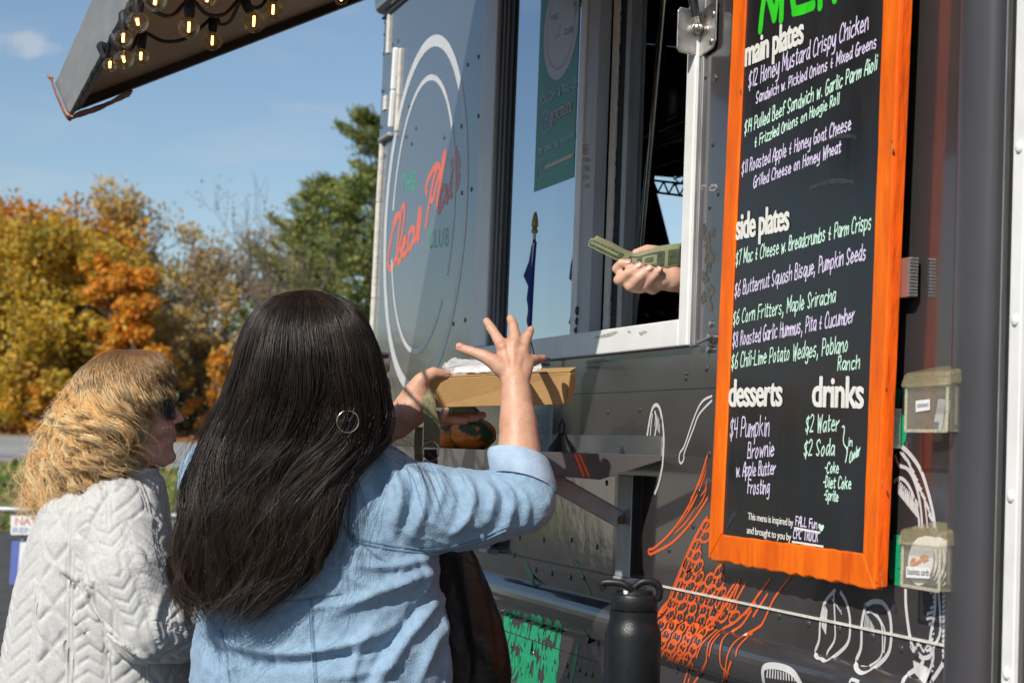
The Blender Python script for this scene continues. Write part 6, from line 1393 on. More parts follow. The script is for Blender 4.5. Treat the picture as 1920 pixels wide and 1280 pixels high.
folds(jm, [([(118, 1078), (140, 1100), (158, 1120)], -.010, 6), ([(105, 1060), (140, 1085)], .007, 8), ([(150, 1060), (165, 1100), (150, 1130)], .008, 8), ([(300, 1120), (290, 1160), (300, 1200)], .007, 8), ([(318, 1115), (312, 1165), (322, 1200)], -.007, 7), ([(345, 1105), (338, 1150), (350, 1190)], .006, 8), ([(120, 1130), (160, 1180), (230, 1250)], .007, 10), ([(100, 1150), (130, 1220), (150, 1290)], -.006, 10), ([(60, 1100), (80, 1180), (70, 1270)], .006, 12), ([(230, 1010), (265, 1045), (285, 1090)], .004, 12), ([(250, 960), (300, 985), (330, 1030)], .005, 8), ([(165, 1140), (220, 1200), (290, 1238)], .008, 6)])
jumper = link('cable_jumper', jm, knit, B, smooth=True)
mb = MB(); loft(mb, [(b3(242, 876), 56*pb, .062, RIGHT, FW), (b3(236, 884), 62*pb, .069, RIGHT, FW), (b3(230, 894), 66*pb, .074, RIGHT, FW)], p=2); mb.obj('neckband', knit, jumper, smooth=True)
mb = MB()
loft(mb, [(b3(188, y), .16*f, .155*f, RIGHT, FW) for y, f in ((1360, .9), (1420, 1), (1480, 1))])
for s_ in (-1, 1): hp_ = b3(190, 1400) + FW*.085*s_; chain(mb, [hp_, z(hp_, .47), z(hp_, .13)], [.1, .078, .064])
link('trousers', fuse(mb, .012, 4), mat('blue_jeans', (.05, .075, .13), rough=.9, var=.2, vscale=20), B, smooth=True)

# --- wavy blonde hair
YS2 = [655, 658, 664, 676, 700, 735, 770, 805, 840, 870, 900, 930, 955]
LS2 = [226, 206, 191, 176, 156, 136, 118, 104, 92, 82, 72, 64, 60]
RS2 = [262, 284, 300, 313, 320, 312, 296, 284, 276, 272, 264, 215, 140]
HD2 = [.018, .042, .062, .084, .105, .115, .120, .122, .120, .115, .105, .085, .05]
arc2 = np.concatenate([[0], np.cumsum(np.hypot(np.diff(YS2), .4*np.diff(LS2)))]); arc2 /= arc2[-1]
def hair2(theta, rad, s_):
    y, l, r, hd = [np.interp(s_, arc2, q) for q in (YS2, LS2, RS2, HD2)]; cx = (l+r)/2; hw = (r-l)/2
    Dd = DB + .0 - hd*rad*np.sin(theta); x = cx + hw*rad*np.cos(theta)
    return CAM + (((x-CX)/FP)[..., None]*RC[0] + ((y-CY)/FP)[..., None]*RC[1] + RC[2])*Dd[..., None]
mb = MB(); n = 36; sv = np.linspace(0, .93, 34); th = np.linspace(0, 2*math.pi, n, endpoint=False)
RR = np.where(np.cos(th) > .35, .60, .90)[None, :].repeat(len(sv), 0); RR = np.where(sv[:, None] < .30, .90, RR)
P = hair2(th[None, :].repeat(len(sv), 0), RR, sv[:, None].repeat(n, 1)).reshape(-1, 3)
mb.add(P, [(i*n+k, i*n+(k+1) % n, (i+1)*n+(k+1) % n, (i+1)*n+k) for i in range(len(sv)-1) for k in range(n)] + [tuple(range(n)), tuple(range((len(sv)-1)*n, len(sv)*n))[::-1]])
hairB = link('hair', mb.me('h', True), mat('blonde_under', (.12, .072, .030), rough=.7, var=.4, vscale=50), B, smooth=True)
S, K, NC = 12500, 32, 270
clump = np.random.randint(0, NC, S); cth = np.random.uniform(0, 2*math.pi, NC); cth[:220] = np.random.uniform(.02*math.pi, 1.05*math.pi, 220)
face = (np.cos(cth) > .45); cend = np.random.uniform(.72, 1.0, NC); cend[face] = np.random.uniform(.55, .92, face.sum()); cph = np.random.uniform(0, 6.28, NC); cam_ = np.random.uniform(.6, 1.4, NC); cfr = np.random.uniform(.8, 1.25, NC); crd = np.random.uniform(.74, 1.12, NC)
theta0 = cth[clump] + np.random.normal(0, .10, S); t = np.linspace(0, 1, K)[None, :]
s0 = np.where(np.random.rand(S) < .6, np.random.uniform(0, .06, S), np.random.uniform(.03, .42, S))[:, None]; s1 = np.clip(cend[clump] + np.random.normal(0, .035, S), .3, 1.0)[:, None]; sv = s0 + (s1-s0)*t
pull = np.clip((sv - .12)/.5, 0, 1); theta = theta0[:, None] + (cth[clump] - theta0)[:, None]*pull*.70
fc = (np.cos(theta0) > .45)[:, None]*np.clip((sv - .33)/.12, 0, 1); rad = np.random.uniform(.92, 1.03, S)[:, None]*(1 + (crd[clump][:, None]-1)*np.clip(sv*2, 0, 1)) - fc*.16
paths = hair2(theta, rad, sv)
ph = sv*27*cfr[clump][:, None] + cph[clump][:, None] + np.random.normal(0, .24, S)[:, None]; am = (.0018 + .0205*np.clip((sv - .02)/.42, 0, 1))*cam_[clump][:, None]
paths += (np.cos(ph)*am)[..., None]*RIGHT + (np.sin(ph)*am)[..., None]*FW*.9 + (np.sin(ph*1.7)*am*.25)[..., None]*DOWN
paths += (np.clip((sv - .8)/.2, 0, 1)**2)[..., None]*np.random.normal(0, .012, (S, 1, 3))
fly = np.random.rand(S) < .09; paths[fly] += (np.linspace(0, 1, K)[None, :, None]**1.5)*(np.random.normal(0, .028, (fly.sum(), 1, 3)))
radii = np.random.uniform(.0003, .0007, S)[:, None]*(1 - .55*t**3); radii[fly] *= .7
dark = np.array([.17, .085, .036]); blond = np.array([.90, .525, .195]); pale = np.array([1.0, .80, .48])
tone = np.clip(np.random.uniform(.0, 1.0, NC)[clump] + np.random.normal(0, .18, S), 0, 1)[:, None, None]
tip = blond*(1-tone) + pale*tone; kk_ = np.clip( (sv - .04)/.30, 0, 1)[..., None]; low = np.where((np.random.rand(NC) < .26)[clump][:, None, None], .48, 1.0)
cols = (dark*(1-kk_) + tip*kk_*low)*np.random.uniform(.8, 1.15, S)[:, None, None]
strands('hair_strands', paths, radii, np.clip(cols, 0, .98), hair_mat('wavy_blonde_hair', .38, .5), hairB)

# ================================================================== SERVER REACHING OUT OF THE WINDOW
DV = 4.07
def v3(x, y, d=0.0): return atD(x, y, DV + d)
Wr = v3(1282, 527, .03); Xs = np.array([-3.62, .62, 1.8])
SV = empty('person', (Xs[0], Xs[1] + .1, 1.0), 'server inside the truck whose hand holds out folded banknotes at the window', 'person')
mb = MB(); 
chain(mb, [v3(1238, 522, .004), v3(1258, 524, .012), Wr], [.0245, .0270, .0265], 18); chain(mb, [v3(1228, 505, .03), v3(1255, 510, .03)], [.017, .020])
elb = np.array([-3.72, .34, 1.66]); sh_ = np.array([-3.55, .56, 1.86]); chain(mb, [Wr, elb*.5 + Wr*.5, elb, sh_], [.0265, .034, .042, .05], 16)
FV = [([(1200, 505, .035), (1172, 512, .010), (1156, 504, -.002), (1164, 493, -.012), (1179, 494, -.016)], [.014, .0120, .0108, .0100, .0090]),
      ([(1215, 515, .030), (1180, 530, .002), (1160, 525, -.012), (1178, 512, -.024), (1200, 499, -.026)], [.015, .0128, .0120, .0108, .0092]),
      ([(1228, 524, .026), (1200, 540, -.002), (1181, 537, -.014), (1198, 520, -.028), (1219, 504, -.028)], [.015, .0128, .0120, .0108, .0092]),
      ([(1240, 530, .022), (1224, 543, .000), (1208, 536, -.012), (1222, 521, -.026), (1237, 506, -.027)], [.0145, .0118, .0108, .0098, .0084])]
for P, r in FV: chain(mb, [v3(*q) for q in P], r, 14)
chain(mb, [v3(1262, 498, .02), v3(1240, 474, .022), v3(1215, 468, .022), v3(1192, 474, .016)], [.019, .0145, .0118, .0092], 14)
tor = np.array([Xs[0] + .18, .80, 1.0]); ex_, ey_ = np.array([1.0, 0, 0]), np.array([0, 1.0, 0])
loft(mb, [(tor + np.array([0, 0, zz]), a_, b_, ex_, ey_) for zz, a_, b_ in ((.02, .17, .11), (.3, .17, .11), (.6, .19, .12), (.80, .19, .11), (.88, .12, .09))])
chain(mb, [tor + np.array([0, 0, .86]), tor + np.array([0, -.02, .98])], [.055, .052]); ax_ = (ex_, ey_, np.array([0, 0, 1.0])); hs = tor + np.array([0, -.03, 1.10]); ellipsoid(mb, hs, .076, .095, .115, ax_); capsule(mb, hs + (0, -.09, .0), hs + (0, -.112, -.03), .009, .012); ellipsoid(mb, hs + np.array([0, -.085, -.07]), .022, .012, .012, ax_)
chain(mb, [tor + np.array([.17, 0, .80]), tor + np.array([.24, .02, .52]), tor + np.array([.20, -.14, .34])], [.05, .042, .034])
for k in range(4): q = tor + np.array([.20 + .018*(k-1.5), -.17, .33]); chain(mb, [q, q + np.array([0, -.05, -.02]), q + np.array([0, -.06, -.055])], [.011, .010, .008])
vm = fuse(mb, .0040, 3, .5)
folds(vm, [([(1158, 505), (1166, 510)], -.0008, 2.5), ([(1176, 528), (1184, 534)], -.0008, 2.5), ([(1196, 512), (1202, 519)], -.0008, 2.5), ([(1240, 545), (1262, 530)], -.0012, 4)])
V_body = link('body', vm, skin_pale, SV, smooth=True)
nb = MB()
for P, r in FV: nail(nb, v3(*P[-2]), v3(*P[-1]), r[-1]*1.03, -FW - DOWN*.9)
nb.obj('nail', nail_m, V_body, smooth=True)
mb = MB(); cl = mat('black_apron', (.015, .015, .017), rough=.9, var=.3, vscale=20)
loft(mb, [(tor + np.array([0, 0, zz]), a_*1.1, b_*1.15, ex_, ey_) for zz, a_, b_ in ((.01, .18, .12), (.3, .18, .12), (.6, .2, .125), (.82, .2, .118), (.89, .11, .085))]); chain(mb, [sh_, elb, elb*.62 + Wr*.38], [.062, .055, .046]); chain(mb, [tor + np.array([.17, 0, .80]), tor + np.array([.24, .02, .52])], [.06, .052])
link('dark_shirt', fuse(mb, .008, 4), cl, SV, smooth=True)
mb = MB(); chain(mb, [elb*.62 + Wr*.38, elb*.22 + Wr*.78], [.0455, .0405]); link('lilac_cuff', fuse(mb, .005, 3), mat('lilac_check', (.42, .33, .45), rough=.9, var=.2, vscale=90), SV, smooth=True)
mb = MB(); ellipsoid(mb, hs + np.array([0, .022, .03]), .086, .095, .105, ax_); link('hair', fuse(mb, .008, 3), dk, SV, smooth=True)

# ================================================================== BANKNOTES
note = mat('banknote_paper', (.22, .225, .13), rough=.75, var=.12, vscale=60, bump=.15, bscale=150); nprint = mat('banknote_green', (.055, .075, .04), rough=.75, var=.45, vscale=110); nedge = mat('banknote_edge', (.38, .37, .25), rough=.8)
cash = empty('banknotes', v3(1190, 485), 'folded green banknotes held out in the server\'s fingers', 'banknotes')
TOP = [(1104, 452, -.005), (1112, 446, -.010), (1140, 458, -.008), (1168, 471, 0), (1186, 477, .004), (1200, 475, .004), (1222, 468, .004), (1250, 463, .008), (1276, 460, .014)]
BOT = [(1102, 461, -.018), (1106, 463, -.022), (1130, 475, -.022), (1156, 488, -.018), (1178, 497, -.010), (1196, 504, -.008), (1220, 505, -.008), (1248, 503, -.003), (1276, 497, .004)]
for layer in range(3):
    mb = MB(); a = smooth_line([np.array(v3(x + 3*layer*(1 if x < 1150 else .3), y - 2.2*layer, d + .004*layer)) for x, y, d in TOP[(1 if layer else 0):]], 4); b = smooth_line([np.array(v3(x + 3*layer*(1 if x < 1150 else .3), y - 2.2*layer, d + .004*layer)) for x, y, d in BOT[(1 if layer else 0):]], 4)
    m = len(a); rows = 6; vs = [a[i]*(1 - j/rows) + b[i]*(j/rows) for i in range(m) for j in range(rows+1)]
    mb.add(vs, [(i*(rows+1)+j, i*(rows+1)+j+1, (i+1)*(rows+1)+j+1, (i+1)*(rows+1)+j) for i in range(m-1) for j in range(rows)])
    o = link('banknote', mb.me('n'), note, cash, smooth=True); so = o.modifiers.new('s', 'SOLIDIFY'); so.thickness = .0012
    if layer == 0:
        pm = MB(); P_ = lambda u, w: (lambda i, f: (a[i]*(1-f) + a[min(i+1, m-1)]*f)*(1-w) + (b[i]*(1-f) + b[min(i+1, m-1)]*f)*w)(int(u*(m-1)), u*(m-1) - int(u*(m-1)))
        toc = lambda p: (CAM - p)/np.linalg.norm(CAM - p)
        def patch(u0, u1, w0, w1, mi=0, lift=.0016, nu=14):
            vs = [P_(u0 + (u1-u0)*i/nu, w) + toc(P_(u0 + (u1-u0)*i/nu, w))*lift for i in range(nu+1) for w in (w0, w1)]; pm.add(vs, [(2*i, 2*i+1, 2*i+3, 2*i+2) for i in range(nu)], mi)
        patch(.08, .40, .18, .84); patch(.47, .86, .16, .86); patch(.89, .985, .16, .86); patch(.12, .36, .40, .62, 1, .0020); patch(.52, .60, .30, .70, 1, .0020); patch(.66, .80, .28, .74, 1, .0020); patch(.69, .77, .38, .64, 0, .0024)
        for k in range(9): patch(.10 + .03*k, .118 + .03*k, .24, .30, 1, .0021, 3); patch(.50 + .035*k, .52 + .035*k, .78, .82, 1, .0021, 3)
        link('banknote_print', pm.me('p'), [nprint, note], o)

# ================================================================== FOOD BOX, CUTLERY PACKET
kraft = mat('kraft_board', (.47, .285, .115), rough=.75, var=.08, vscale=18, bump=.10, bscale=160)
DBX = 3.83
def k3(x, y, d=0.0): return atD(x, y, DBX + d)
bx = empty('takeout_box', k3(940, 760, .07), 'brown kraft takeout box held up by the dark-haired woman', 'takeout box')
dep = FW*.15 - DOWN*.010
f_tl, f_tr, f_br, f_bl = k3(800, 709), k3(1070, 698, .02), k3(1061, 758, .024), k3(814, 764, .012)
b_tl, b_tr, b_br, b_bl = k3(806, 704, .165), k3(1081, 694, .185), k3(1062, 752, .15), k3(822, 757, .14)
mb = MB(); mb.hexa([f_bl, f_br, b_br, b_bl, f_tl, f_tr, b_tr, b_tl]); o = mb.obj('tray', kraft, bx, bevel=.0015)
mb = MB(); lidp = [f_tl - DOWN*.0004, f_tr - DOWN*.0004, b_tr - DOWN*.004, b_tl - DOWN*.004]; up = np.array([0, 0, .003]); mb.hexa([*(q + up*.2 for q in lidp), *(q + up for q in lidp)]); mb.obj('lid', kraft, bx, bevel=.001)
mb = MB(); e1, e2 = k3(1068, 699.5, .018), k3(1060, 757, .022); mb.slab([e1 + RIGHT*.001, e1 + RIGHT*.0115 + FW*.02 - DOWN*.001, k3(1078, 722, .05), k3(1071, 752, .045), e2 + RIGHT*.001], -FW*.0025 + RIGHT*.001); mb.obj('side_flap', kraft, bx, bevel=.0008)
pk_ = clear('clear_plastic', (.80, .80, .82), .30)
pkt = empty('cutlery_packet', k3(875, 698, .05), 'clear plastic packet with white napkin and cutlery lying on the takeout box', 'cutlery packet')
def sack(rows, m, name, parent, amp, sc, n=16):
    """soft flat packet: rows of (left3, right3, thickness)"""
    vs = []; R_ = len(rows)
    for s_ in (1, -1):
        for i, (a, b, th) in enumerate(rows):
            for j in range(n+1): q = a + (b-a)*j/n; e = math.sin(math.pi*j/n)**.5*math.sin(math.pi*(i+.15)/(R_-.7))**.6; z = mnoise.fractal(Vector(q*sc), 1, 2, 3)*amp; vs.append(q + np.array([0, 0, 1.0])*(s_*th*e + z*(1 if s_ > 0 else .3)))
    N = R_*(n+1); f = []
    for i in range(R_-1):
        for j in range(n): q = i*(n+1)+j; f += [(q, q+1, q+n+2, q+n+1), (N+q, N+q+n+1, N+q+n+2, N+q+1)]
    return link(name, mesh(vs, f), m, parent, smooth=True)
Lk = [(829, 683), (838, 676), (852, 673), (880, 675), (905, 680), (950, 686), (1000, 684)]
rows = []
for i in range(15):
    t = i/14; x = np.interp(t, np.linspace(0, 1, 7), [828, 836, 852, 882, 910, 955, 1010]); yb = np.interp(t, np.linspace(0, 1, 7), [688, 702, 706, 703, 701, 699, 697]); yt2 = np.interp(t, np.linspace(0, 1, 7), [684, 690, 690, 688, 688, 688, 688]); 
    rows.append((k3(x, yb, .012), k3(x + 6, yt2, .13), .012 + .012*math.sin(3.1*min(1, t*1.5))))
sack(rows, pk_, 'plastic_wrap', pkt, .012, 45)
rows = [(k3(x, y, .022), k3(x + 5, y2, .115), .0085) for x, y, y2 in zip(np.linspace(850, 985, 12), np.linspace(698.5, 694, 12), np.linspace(688, 687, 12))]
sack(rows, mat('white_napkin', (.80, .80, .80), rough=.9, bump=.3, bscale=120), 'napkin', pkt, .004, 40)

# ================================================================== HANDBAG
leather = mat('dark_brown_leather', (.020, .014, .009), rough=.42, var=.3, vscale=14, bump=.25, bscale=70, rvar=.1); olive = mat('olive_strap', (.17, .155, .075), rough=.55, var=.15, vscale=30, bump=.2, bscale=150); ost = mat('strap_stitch', (.20, .18, .09), rough=.7); ring_m = mat('pale_gold_ring', (.70, .56, .38), rough=.25, metal=1.0)
DG = 3.84
def g3(x, y, d=0.0): return atD(x, y, DG + d)
bag = empty('handbag', g3(870, 1290), 'dark brown leather handbag hanging from an olive strap at the woman\'s left wrist', 'handbag')
mb = MB()
loft(mb, [(g3((a + b)/2, y), (b - a)/2*DG/FP, th, RIGHT, FW) for y, a, b, th in ((1010, 815, 872, .012), (1040, 812, 893, .025), (1100, 800, 920, .042), (1160, 795, 942, .055), (1220, 790, 955, .062), (1265, 790, 960, .066), (1290, 790, 957, .066), (1320, 795, 950, .06), (1340, 805, 935, .05))], p=2.8)
bgm = fuse(mb, .008, 5); folds(bgm, [([(860, 1045), (880, 1130), (890, 1210)], .008, 12), ([(905, 1060), (925, 1140), (940, 1230)], -.006, 10), ([(885, 1200), (910, 1215), (925, 1270)], .007, 12), ([(870, 1180), (880, 1230), (875, 1290)], -.006, 10)]); link('bag_body', bgm, leather, bag, smooth=True)
def strap(pts, w, name, m, parent, th=.003):
    P = [np.asarray(q) for q in smooth_line(pts, 5)]; mb = MB(); vs = []
    for i, p in enumerate(P):
        t = P[min(i+1, len(P)-1)] - P[max(i-1, 0)]; t /= np.linalg.norm(t); n = p - CAM; n /= np.linalg.norm(n); s_ = np.cross(n, t); s_ /= np.linalg.norm(s_); ww = w if np.isscalar(w) else np.interp(i/(len(P)-1), np.linspace(0, 1, len(w)), w); vs += [p - s_*ww/2, p + s_*ww/2, p + s_*ww/2 + n*th, p - s_*ww/2 + n*th]
    m_ = len(P); mb.add(vs, [(4*i+k, 4*i+(k+1) % 4, 4*(i+1)+(k+1) % 4, 4*(i+1)+k) for i in range(m_-1) for k in range(4)] + [(3, 2, 1, 0), (4*m_-4, 4*m_-3, 4*m_-2, 4*m_-1)]); return mb.obj(name, m, parent, smooth=True)
s1_ = strap([A3(798, 735, 3.82), A3(803, 742, 3.80), A3(806, 775, 3.795), A3(810, 800, 3.795), A3(809, 838, 3.795)], [.020, .024, .026, .033, .031], 'strap', olive, bag)
strap([A3(786, 800, 3.84), A3(784, 830, 3.84), A3(786, 870, 3.84), A3(800, 1000, 3.85)], .016, 'strap', olive, bag)
strap([A3(807, 842, 3.795), A3(808, 862, 3.80), A3(815, 940, 3.83), A3(835, 1030, 3.84)], .026, 'strap', leather, bag)
mb = MB()
for pts in ([(801, 745), (800, 780), (797, 800), (797, 832)], [(813, 745), (814, 780), (820, 800), (820, 832)], [(806, 826), (806, 800), (810, 794), (814, 800), (813, 826)]):
    P = smooth_line([A3(x, y, 3.791) for x, y in pts], 4)
    for i in range(0, len(P)-1, 2): mb.tube([P[i], P[i+1]], .0007, 4)
mb.obj('stitching', ost, s1_)
c = A3(807, 846, 3.785); mb = MB(); mb.tube([c + RIGHT*.0165*math.cos(a) - DOWN*.0195*math.sin(a) + FW*.004*math.sin(2*a) for a in np.linspace(0, 2*math.pi, 36)], .0016, 8); mb.obj('strap_ring', ring_m, bag, smooth=True)

# ================================================================== THINGS ON THE SHELF
sT = lambda x, Y: None
ZS = (zT - .006)
def onshelf(px_, Y): p = onY(px_, 845, Y); return np.array([p[0], Y, zT - .005 + (wallT + .002 - zT + .006)*(Y - yo)/(-yo)])
def gourd(c, r, h, label, seed, cols, lumps=7):
    t = empty('gourd', c, label, 'gourd', 'warty gourds on the shelf'); mb = MB(); n, m = 22, 36; vs = []; rs = random.Random(seed)
    for i in range(n+1):
        a = math.pi*i/n
        for k in range(m):
            b_ = 2*math.pi*k/m; q = 1 + .08*abs(math.cos(b_*lumps/2)) + .10*mnoise.fractal(Vector((math.cos(b_)*2 + seed, math.sin(b_)*2, a*2)), 1, 2, 4); vs.append(c + np.array([r*math.sin(a)**.8*q*math.cos(b_), r*math.sin(a)**.8*q*math.sin(b_), h/2 - h/2*math.cos(a)*(1 + .02*q)]))
    mb.add(vs, [(i*m+k, i*m+(k+1) % m, (i+1)*m+(k+1) % m, (i+1)*m+k) for i in range(n) for k in range(m)])
    mt = mat('gourd_skin', cols[0], rough=.42, col2=cols[1], vscale=26, bump=.6, bscale=50, detail=2); rp = [q for q in mt.node_tree.nodes if q.type == 'VALTORGB'][0]; rp.color_ramp.elements[0].position = .44; rp.color_ramp.elements[1].position = .50; link('flesh', mb.me('g'), mt, t, smooth=True)
    MB().tube([c + np.array([0, 0, h*.97]), c + np.array([.006, -.004, h*1.10]), c + np.array([.018, -.010, h*1.2])], [.010, .008, .006], 8).obj('stem', mat('gourd_stem', (.16, .14, .06), rough=.8, var=.3, vscale=60), t, smooth=True)
G1 = onshelf(886, -.20); gourd(G1, .052, .075, 'green gourd with bright orange patches, nearest the jar on the shelf', 1, ((.035, .06, .018), (.62, .17, .02)))
G2 = onshelf(845, -.24); gourd(G2, .044, .062, 'speckled orange and green gourd, left of the orange-patched one on the shelf', 5, ((.10, .09, .02), (.55, .15, .02)), 9)
G3_ = onshelf(862, -.12); gourd(G3_, .056, .118, 'tall dark green gourd standing behind the two lower ones', 9, ((.05, .07, .02), (.16, .15, .035)), 8)
# glass jar with a wire bail
J = onshelf(985, -.10); rJ = 55*4.75/FP*.86; zJ = onY(985, 676, -.10)[2] - J[2]
jar = empty('glass_jar', J, 'large clear glass jar with a wire bail on the shelf under the window', 'jar')
jm_ = clear('jar_glass', (.40, .52, .52), .30); 
MB().lathe([(0, 0), (rJ*.9, 0), (rJ, .012), (rJ, zJ*.80), (rJ*.93, zJ*.88), (rJ*.78, zJ*.93), (rJ*.78, zJ*.985), (rJ*.82, zJ*.99), (rJ*.82, zJ), (rJ*.76, zJ)], J, n=40).obj('jar_body', jm_, jar, smooth=True)
MB().lathe([(0, zJ*1.002), (rJ*.84, zJ*1.002), (rJ*.84, zJ*1.03), (rJ*.5, zJ*1.05), (0, zJ*1.055)], J, n=36).obj('jar_lid', clear('lid_glass', (.30, .38, .44), .5), jar, smooth=True)
mb = MB(); mb.tube([J + np.array([rJ*.80*math.cos(a), rJ*.80*math.sin(a), zJ*.96]) for a in np.linspace(0, 2*math.pi, 40)], .0018, 6); mb.tube([J + np.array([q, .0, zJ*.96 + .055*math.sin(math.pi*(q + rJ*.8)/(rJ*1.6))]) for q in np.linspace(-rJ*.8, rJ*.8, 16)], .0018, 6); mb.obj('wire_bail', wire, jar)
# small flag on a stick, standing by the jar
Fb = onshelf(984, -.045); ftop = onY(1003, 422, -.045); fl = empty('small_flag', Fb, 'small furled blue flag on a gold-tipped stick before the window pane', 'flag')
MB().tube([Fb, ftop], .0042, 8).obj('flag_stick', mat('white_stick', (.55, .55, .56), rough=.5), fl, smooth=True)
d = (ftop - Fb)/np.linalg.norm(ftop - Fb); MB().lathe([(0, 0), (.0075, 0), (.0085, .006), (.0055, .012), (.0085, .018), (.0085, .024), (.0060, .040), (.003, .052), (0, .053)], ftop - d*.02, tuple(d), 16).obj('finial', mat('gold_finial', (.30, .24, .09), rough=.4, metal=.5), fl, smooth=True)
cloth_p = [(1000, 448), (996, 462), (991, 490), (981, 517), (986, 528), (990, 537), (987, 560), (990, 580), (987, 600), (989, 612), (992, 614), (994, 590), (996, 550), (999, 500), (1002, 455)]
mb = MB(); mb.slab([onY(x, y, -.052 + .006*math.sin(i)) for i, (x, y) in enumerate(cloth_p)], (0, .006, 0)); mb.obj('flag_cloth', mat('royal_blue_cloth', (.012, .03, .22), rough=.8, var=.25, vscale=30), fl, bevel=.001)
# dark scoop / funnel by the jar
Sc = onshelf(1052, -.16); mb = MB().lathe([(0, 0), (.034, 0), (.032, .010), (.013, .034), (.010, .044), (0, .044)], Sc, n=24); mb.tube([Sc + np.array([-.014, .0, .040]), Sc + np.array([-.016, .0, .060]), Sc + np.array([0, .0, .072]), Sc + np.array([.016, .0, .060]), Sc + np.array([.012, .0, .040])], .003, 8); mb.obj('napkin_weight', mat('dark_weight', (.022, .024, .028), rough=.3), None, smooth=True, label='dark bell-shaped weight with a loop handle on the shelf right of the jar', cat='weight')

# ================================================================== WATER BOTTLE
DW = 3.12; cb = atD(1185, 1250, DW); zb0 = .985
bt = empty('water_bottle', (cb[0], cb[1], zb0), 'matte black insulated water bottle with a carry-loop lid in the foreground', 'bottle')
sc_ = DW/FP; zt = lambda y: atD(1185, y, DW)[2]
bk = mat('matte_black_coat', (.008, .0085, .010), rough=.36, var=.15, vscale=60, bump=.12, bscale=500); bk2 = mat('black_lid_plastic', (.011, .0115, .013), rough=.42, bump=.06, bscale=300)
cc = np.array([cb[0], cb[1], 0]); R1, R2, R3 = 53*sc_, 45*sc_, 44*sc_
MB().lathe([(0, zb0), (R1*.94, zb0), (R1, zb0 + .006), (R1, zt(1192)), (R1*.985, zt(1184)), (R1*.93, zt(1174)), (R2*1.01, zt(1164)), (R2, zt(1156)), (R2, zt(1145)), (R2*.95, zt(1144)), (0, zt(1143.5))], cc, n=64).obj('flask', bk, bt, smooth=True)
lid = MB().lathe([(0, zt(1143)), (R3*.97, zt(1143)), (R3, zt(1141.5)), (R3, zt(1118)), (R3*.97, zt(1115)), (R3*.80, zt(1113)), (R3*.78, zt(1106)), (0, zt(1105))], cc, n=64).obj('screw_lid', bk2, bt, smooth=True)
def w3_(x, y, d): return atD(x, y, DW + d)
mb = MB(); P = smooth_line([w3_(1133, 1106, -.012), w3_(1128, 1096, -.012), w3_(1136, 1091, -.014), w3_(1160, 1092, -.018), w3_(1176, 1098, -.020), w3_(1184, 1106, -.018)], 6); rs_ = np.interp(np.linspace(0, 1, len(P)), [0, .3, .8, 1], [.0055, .0062, .0062, .006]); mb.tube(P, list(rs_), 10); mb.obj('spout_flap', bk2, lid, smooth=True)
mb = MB(); mb.tube(smooth_line([w3_(1190, 1100, -.01), w3_(1205, 1090, -.012), w3_(1225, 1091, -.012), w3_(1236, 1103, -.010), w3_(1236, 1118, -.008), w3_(1232, 1122, -.006)], 6), .0058, 10); mb.tube(smooth_line([w3_(1192, 1096, .03), w3_(1210, 1087, .032), w3_(1230, 1090, .03), w3_(1239, 1104, .028), w3_(1237, 1118, .02)], 6), .0045, 10); mb.obj('carry_loop', bk2, lid, smooth=True)
mb = MB(); mb.lathe([(0, zt(1112)), (.008, zt(1112)), (.008, zt(1104)), (.006, zt(1101)), (0, zt(1100.5))], w3_(1177, 1105, -.012)*np.array([1, 1, 0]), n=16); mb.obj('straw_nub', mat('milky_plastic', (.62, .64, .75), rough=.4), lid, smooth=True)
tb = empty('high_table', (cb[0], cb[1] + .05, 0), 'slim round high table under the black water bottle', 'table')
MB().lathe([(0, .955), (.27, .955), (.275, .965), (.275, .98), (.27, .9845), (0, .9845)], (cb[0], cb[1] - .16, 0), n=48).obj('table_top', mat('table_laminate', (.10, .10, .10), rough=.4, var=.1, vscale=12), tb, smooth=True)
MB().tube([(cb[0], cb[1] - .16, .03), (cb[0], cb[1] - .16, .954)], .03, 20).obj('table_leg', alu_dull, tb, smooth=True)
MB().lathe([(0, 0), (.21, 0), (.21, .012), (.05, .03), (0, .032)], (cb[0], cb[1] - .16, 0.006), n=36).obj('table_base', alu_dull, tb, smooth=True)

# ================================================================== STRING LIGHTS UNDER THE HATCH
def under(x, y, h):          # meet the plane h below the underside of the hatch
    d = ray(x, y); o = H(-4.5, .5, -h); t = np.dot(o - CAM, hn)/np.dot(d, hn); return CAM + d*t
lights = empty('string_light', H(-4.6, .6, .0), 'string of clear globe bulbs on black wire hanging under the hatch', 'string lights')
gl = bpy.data.materials.new('bulb_glass'); gl.use_nodes = True; nt = gl.node_tree; b = nt.nodes.new('ShaderNodeBsdfGlossy'); b.inputs[0].default_value = (.95, .92, .85, 1); b.inputs[1].default_value = .03; tr = nt.nodes.new('ShaderNodeBsdfTransparent'); tr.inputs[0].default_value = (1, .90, .70, 1); mx = nt.nodes.new('ShaderNodeMixShader'); lw = nt.nodes.new('ShaderNodeLayerWeight'); lw.inputs[0].default_value = .25
mt_ = nt.nodes.new('ShaderNodeMath'); mt_.operation = 'MULTIPLY_ADD'; mt_.inputs[1].default_value = .65; mt_.inputs[2].default_value = .05; nt.links.new(lw.outputs['Fresnel'], mt_.inputs[0]); nt.links.new(mt_.outputs[0], mx.inputs[0]); nt.links.new(tr.outputs[0], mx.inputs[1]); nt.links.new(b.outputs[0], mx.inputs[2]); nt.links.new(mx.outputs[0], nt.nodes['Material Output'].inputs[0])
fil = emit('warm_filament', (1.0, .46, .11), 13.0)
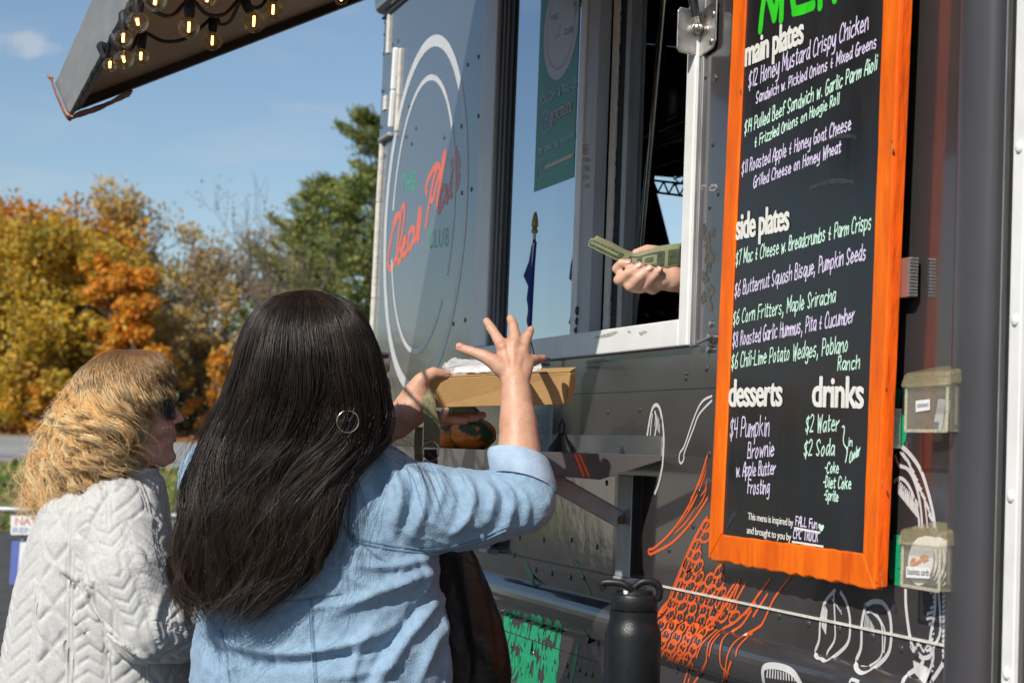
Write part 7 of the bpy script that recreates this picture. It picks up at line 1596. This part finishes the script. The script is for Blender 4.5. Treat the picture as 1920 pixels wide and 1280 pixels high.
BUL = [(291,0,20,.12),(252,14,15,.06),(258,42,19,.10),(231,72,16,.07),(232,112,17,.09),(264,106,14,.06),(354,52,18.5,.10),(398,77,16.5,.05),(476,41,19,.10),(512,19,17,.07),(388,-4,17,.09),(640,-4,13,.06),(206,122,12,.06),(560,-16,17,.08)]
sockets = []; XTRA = [(-3.55, .42), (-3.62, .80), (-3.95, .55), (-4.25, .36), (-3.5, 1.05)]
BUL += [(q, None, 0, 0) for q in XTRA]
for i, (x, y, r, h) in enumerate(BUL):
    c = under(x, y, h) if y is not None else H(x[0], x[1], -.085); r = r or 17; R = r*((c - CAM) @ RC[2])/FP; R = min(R*1.1, .030)
    upv = np.array([0, 0, 1.0]) if i % 4 else hn
    blb = MB(); blb.sphere(c, R, 12); bo = blb.obj('bulb', gl, lights, smooth=True)
    q = np.array([.35, .1, 1.0]) if i in (2, 4) else np.array([0.05, 0, 1.0]); q = q/np.linalg.norm(q); 
    if i in (2, 4): q = np.array([.9, -.2, .25]); q /= np.linalg.norm(q)
    MB().tube([c - q*R*.42, c + q*R*.50], .0024, 8).obj('filament', fil, bo)
    s0_ = c + upv*R*.86; mb = MB().tube([s0_, s0_ + upv*.010, s0_ + upv*.032, s0_ + upv*.038], [.0085, .0105, .0112, .006], 12); mb.obj('socket', black, lights, smooth=True); sockets.append(s0_ + upv*.036)
order = [[12, 4, 5, 7, 8, 9, 11], [1, 3, 2, 0, 10, 13], [3, 2, 6, 8, 9, 13]]
for ch in order:
    P = []
    for a, b_ in zip(ch[:-1], ch[1:]):
        A, Bq = sockets[a], sockets[b_]; mids = [A, A*.7 + Bq*.3 - np.array([0, 0, .030]), A*.35 + Bq*.65 - np.array([0, 0, .034])]; P += mids
    P.append(sockets[ch[-1]]); P.append(sockets[ch[-1]] + np.array([.5, .2, .05])); MB().tube(smooth_line(P, 5), .0042, 7).obj('cord', black, lights, smooth=True)
# cloth tied round the corner of the hatch
rag = mat('faded_pink_webbing', (.42, .20, .15), rough=.9, var=.3, vscale=60, bump=.5, bscale=200)
mb = MB(); P = [H(HX0 + .005, L + .004, TH + .01), H(HX0 - .004, L + .006, TH*.8), H(HX0 - .006, L + .006, .03), H(HX0 - .004, L + .004, -.006), H(HX0 - .002, L - .012, -.011), H(HX0 - .002, L - .10, -.012), H(HX0 - .002, L - .17, -.006)]
P = smooth_line(P, 5); vs = []; wv = np.interp(np.linspace(0, 1, len(P)), [0, .15, .4, .6, 1], [.020, .022, .04, .07, .075])
for i, p in enumerate(P):
    for j in range(7): vs.append(p + np.array([1, 0, 0])*(j/6 - .15)*wv[i] + hn*.003*math.sin(j*2 + i))
mb.add(vs, [(i*7+j, i*7+j+1, (i+1)*7+j+1, (i+1)*7+j) for i in range(len(P)-1) for j in range(6)])
for k in range(8): q = P[0] + np.array([.004*k - .012, 0, 0]); mb.tube([q, q + hn*.012*random.uniform(.4, 1.6) + hd_n*.01*random.uniform(-.5, 1.5)], .0022, 5)
o = link('tie_cloth', mb.me('r'), rag, None, label='faded pink webbing knotted round the lower corner of the hatch', cat='webbing', smooth=True); so = o.modifiers.new('s', 'SOLIDIFY'); so.thickness = .004
